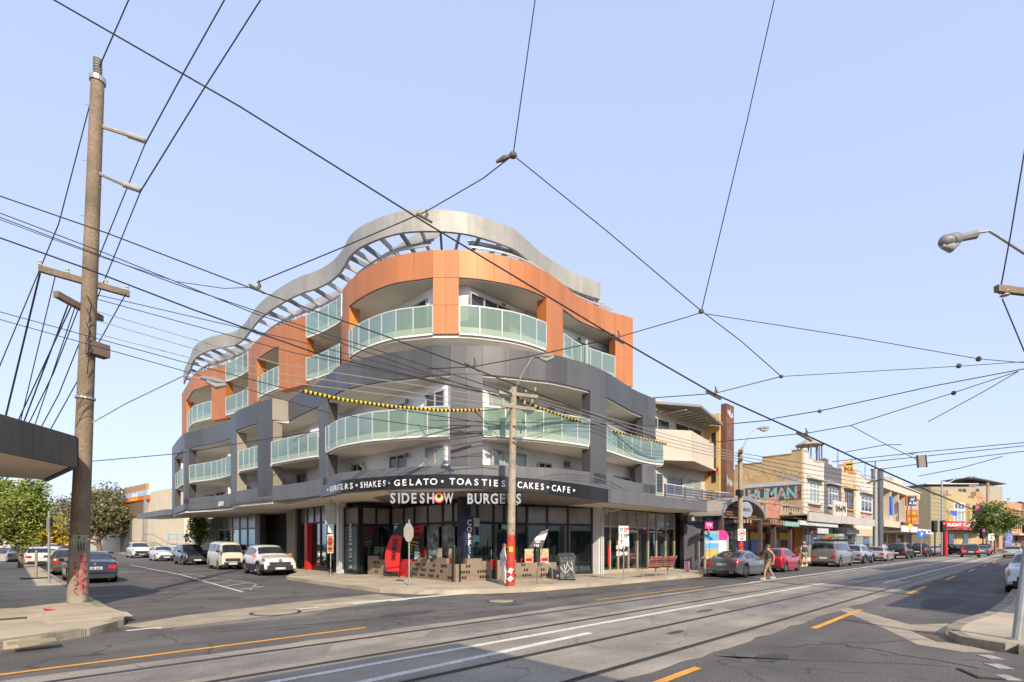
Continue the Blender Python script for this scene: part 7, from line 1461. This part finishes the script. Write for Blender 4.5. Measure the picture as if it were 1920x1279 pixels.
# ---- wires
def wire(lab,pts,px=3.,m=None,cat='cable',nm='overhead_wire',sag=0):
    P3=[P(u,v,d) for u,v,d in pts]; out=[]
    for a,b in zip(P3,P3[1:]):
        n=6 if sag else 1
        for i in range(n): f=i/n; out.append(a+(b-a)*f-Vector((0,0,sag*4*f*(1-f))))
    out.append(P3[-1]); dm=[(p.x*ca+p.y*sa) for p in out]; MB().tube(out,[max(.005,px*.72/2*min(max(d,4),45)/F) for d in dm],5).build(nm,m or wire_m,None,loc=tuple(out[0]),label=lab,cat=cat)
def trol(pts,Y): return [(u,v,dY(u,Y)) for u,v in pts]
wire('thick trolley wire crossing the sky from top left to the far right street',trol([(70,-18),(450,200),(800,419),(1155,633),(1340,739),(1520,820),(1640,876),(1740,920),(1830,958)],6.4),4.2)
wire('second trolley wire from the left photo edge passing below the roof ribbon',trol([(-60,347),(200,437),(480,544),(700,622),(885,690),(1060,758),(1230,822)],8.2),3.4)
wire('thin wire just under the second trolley wire at the left',[(-60,385,10),(330,533,14),(500,590,17),(960,738,19.6)],2.6); wire('third wire down at the left running to the corner pole',[(-60,377,10),(180,468,12.5),(470,585,16),(935,745,19.5)],2.6)
wire('heavy twin cable from the left edge to the black and yellow sleeve',[(-60,425,10),(160,503,12.5),(360,580,15),(600,665,17.5),(900,735,19.5)],4.2)
wire('slack thin cable with a knot left of the roof ribbon',[(-60,390,10),(190,482,13),(330,528,14),(420,541,15),(490,538,15.4)],2)
for i,(v0,u1,v1,v2,nmx) in enumerate(((552,560,640,741,'uppermost'),(560,552,662,744,'second'),(583,520,682,748,'third'),(600,520,700,760,'fourth'),(625,530,716,768,'lowest'))):
    wire('%s of the five service cables between the two timber poles'%nmx,[(178,v0,14.4),(u1,v1,17),(945,v2,19.5)],2.2,wire_m if i<2 else wire_l)
wire('upper of two low cables crossing the pole at left',[(-40,574,11),(340,678,15.5),(600,745,18),(950,800,19.7)],2.2); wire('lower of two low cables crossing the pole at left',[(-40,588,11),(360,700,15.8),(620,775,18),(955,822,19.7)],2.2)
wire('thin low cable behind the leaning pole at balcony height',[(160,866,16),(330,851,22),(520,820,27),(740,788,24),(955,765,19.8)],2.2)
wire('black stay wire from the leaning pole top to the upper photo edge',[(186,126,14.3),(250,-20,12.4)],3); wire('high voltage wire rising from the upper bracket insulator',[(272,270,14.5),(345,135,11.5),(432,-20,9.5)],3.2); wire('high voltage wire rising from the lower bracket insulator',[(264,358,14.5),(380,170,11),(500,-18,9)],3.2)
wire('wire falling behind the pole from the upper bracket insulator',[(272,270,14.5),(170,520,18),(100,700,24),(12,880,34)],2.6); wire('wire falling behind the pole from the lower bracket insulator',[(264,358,14.5),(190,540,17.5),(110,740,24),(35,880,33)],2.6); wire('wire falling left from the pole top insulator',[(170,190,14.3),(110,420,17),(0,685,24),(-20,730,26)],2.6)
for i,(u0,v0,u1,v1,px) in enumerate(((75,512,12,775,4.5),(105,512,42,775,2.4),(130,566,52,772,3.4),(136,569,38,780,3),(142,572,78,760,2.4),(236,551,95,805,2.6))): wire('%s cable dropping from the leaning pole crossarms down the side street'%('leftmost thick','second','third','fourth','fifth','rightmost')[i],[(u0,v0,14),(u1,v1,30),(u1+(u1-u0)*.5,v1+(v1-v0)*.5,44)],px)
# tram span wires
wire('span wire from the sky junction down to the roof ribbon clamp',[(962,291,9),(905,335,9.3),(800,396,9.2),(640,465,10),(482,530,11.2)],3); wire('vertical wire from the top edge to the sky junction',[(1006,-20,7.6),(985,130,8.2),(962,291,9)],3); wire('span wire from the sky junction to the right junction',[(962,291,9),(1140,435,11),(1315,583,13.5)],2.6)
wire('wire from the top right edge to the right junction',[(1456,-20,8),(1400,230,10),(1315,583,13.5)],2.6); wire('short wire from the right junction to the lower junction',[(1315,583,13.5),(1390,640,15),(1465,706,17)],2.4)
wire('span wire from the right junction across the orange facade',[(1315,586,13.5),(1280,597,13.4),(1153,634,12.8),(1000,667,15),(885,688,17),(800,692,19)],2.6); wire('long thin wire from the right junction to the right photo edge',[(1320,588,13.5),(1600,632,14),(1835,673,14.4),(1940,682,14.5)],2)
wire('span wire from the lower junction across the grey corner',[(1465,706,17),(1338,738,16.8),(1225,746,22)],2.4); wire('thin wire from the lower junction to the right photo edge',[(1465,706,17),(1795,687,15),(1940,677,14.5)],1.8)
wire('upper long span wire rising to the right photo edge',[(1370,795,21),(1443,788,21),(1455,784,21),(1540,770,19),(1750,724,16),(1940,688,14.5)],2.6); wire('middle span wire rising to the right photo edge',[(1330,830,26),(1515,812,24),(1595,798,22),(1790,736,17),(1910,696,14.6)],2.2); wire('short loose wire hanging below the right span wires',[(1910,696,14.6),(1845,734,16),(1740,791,19)],2)
wire('thin wire falling from the middle span to the tram junction',[(1595,798,22),(1662,834,28),(1720,862,32)],1.8); wire('span wire above the old shops',[(1585,848,30),(1660,834,28),(1690,834,30)],2)
for i,(a,b,c) in enumerate((((1560,866,34),(1715,849,36),(1930,829,30)),((1590,870,38),(1720,857,36),(1930,835,32)),((1650,880,46),(1740,868,42),(1930,845,36)),((1722,893,50),(1800,878,44),(1880,856,36)))): wire('%s of the far span wires above the tram signs'%('topmost','second','third','fourth')[i],[a,b,c],2)
wire('stay wire from the crossarm insulator to the top right edge',[(1874,552,13.7),(1895,440,13),(1925,260,12)],3.4); wire('stay wire falling from the crossarm at right',[(1879,560,13.7),(1925,670,13.5)],3.4)
for i in range(4): wire('%s service cable from the corner pole to the forty sign pole'%('upper','second','third','lowest')[i],[(1000+4*i,742+7*i,20.2),(1240,812+7*i,27),(1385,851+5*i,d3)],1.8,wire_l)
for i in range(5): wire('%s cable from the forty sign pole along the old shops'%('first','second','third','fourth','fifth')[i],[(1390,850+6*i,d3),(1500,868+9*i,40),(1640,895+7*i,d4)],1.6)
wire('thin level cable across the lower balconies',[(815-10,788,19),(965,792,19.8),(1200,797,26),(1260,800,28)],1.8)
# black and yellow safety sleeve, stripe by stripe
def sleeve(lab,pts,n,px):
    P3=[P(*q) for q in pts]; L=[0]
    for a,b in zip(P3,P3[1:]): L.append(L[-1]+(b-a).length)
    def pt(s):
        for i in range(len(P3)-1):
            if L[i+1]>=s-1e-6: return P3[i]+(P3[i+1]-P3[i])*((s-L[i])/(L[i+1]-L[i]))
        return P3[-1]
    t=thing('cable_sleeve',lab,'cable sleeve',tuple(P3[0])); r=px/2*20/F
    for i in range(n): a=pt(L[-1]*i/n); b=pt(L[-1]*(i+1)/n); MB().tube([a,b],r,6).build('stripe',yellow if i%2 else black,t)
sleeve('black and yellow striped sleeve on the cable across the left balconies',[(567,733,17.3),(650,751,17.8),(740,763,18.3),(830,770,18.9),(903,769,19.4)],84,5.5)
sleeve('black and yellow striped sleeve on the cable across the right balconies',[(968,745,20),(1010,765,20.6),(1060,782,22),(1140,806,24.5),(1250,833,27.5)],90,5)
# clamps where wires meet
for i,(u,v,d,lab) in enumerate(((796,405,9.2,'bronze trolley clamp over the roof ribbon'),(482,538,11.2,'bronze trolley clamp left of the roof ribbon'),(886,684,17,'bronze trolley clamp in front of the grey fascia'),(1156,632,12.8,'bronze trolley clamp by the copper end panel'),(1338,737,16.8,'bronze trolley clamp above the cream apartments'),(1508,815,24,'bronze trolley clamp near the roof pavilion'))):
    c=P(u,v,d); t=thing('wire_clamp',lab,'clamp',tuple(c)); k=d/F; MB().tube([c-X_*14*k+Vector((0,0,4*k)),c+X_*14*k-Vector((0,0,12*k))],[3*k,2.2*k],6).build('bar',M('clamp_bronze',(.12,.1,.07),.6),t); MB().tube([c+X_*2*k-Vector((0,0,4*k)),c+X_*5*k+Vector((0,0,4*k)),c+X_*3*k+Vector((0,0,12*k))],[3*k,3*k,1.5*k],6).build('hook',M('clamp_bronze',(.12,.1,.07)),t)
for i,(u,v,d,lab) in enumerate(((962,291,9,'wire ring at the sky junction'),(1315,584,13.5,'wire ring at the right junction'),(1465,706,17,'wire ring at the lower junction'),(1835,673,14.4,'round insulator on the long thin wire'),(1798,686,15,'round insulator on the thin lower wire'),(1788,737,17,'round insulator on the middle span wire'),(1537,771,19,'hanging loop on the upper span wire'))):
    MB().lathe(P(u,v,d)-X_*.07,[(.02,0),(.07 if i>2 else .06,.04),(.07 if i>2 else .06,.1),(.02,.14)],10,X_).build('wire_insulator',M('clamp_bronze',(.12,.1,.07)),None,loc=tuple(P(u,v,d)),label=lab,cat='insulator')
a=P(930,304,9.05); b=P(960,292,9); MB().tube([a,(a+b)/2+Vector((0,0,.01)),b],[.02,.05,.02],8).build('turnbuckle',M('clamp_bronze',(.12,.1,.07)),None,loc=tuple(a),label='turnbuckle beside the sky junction ring',cat='turnbuckle')
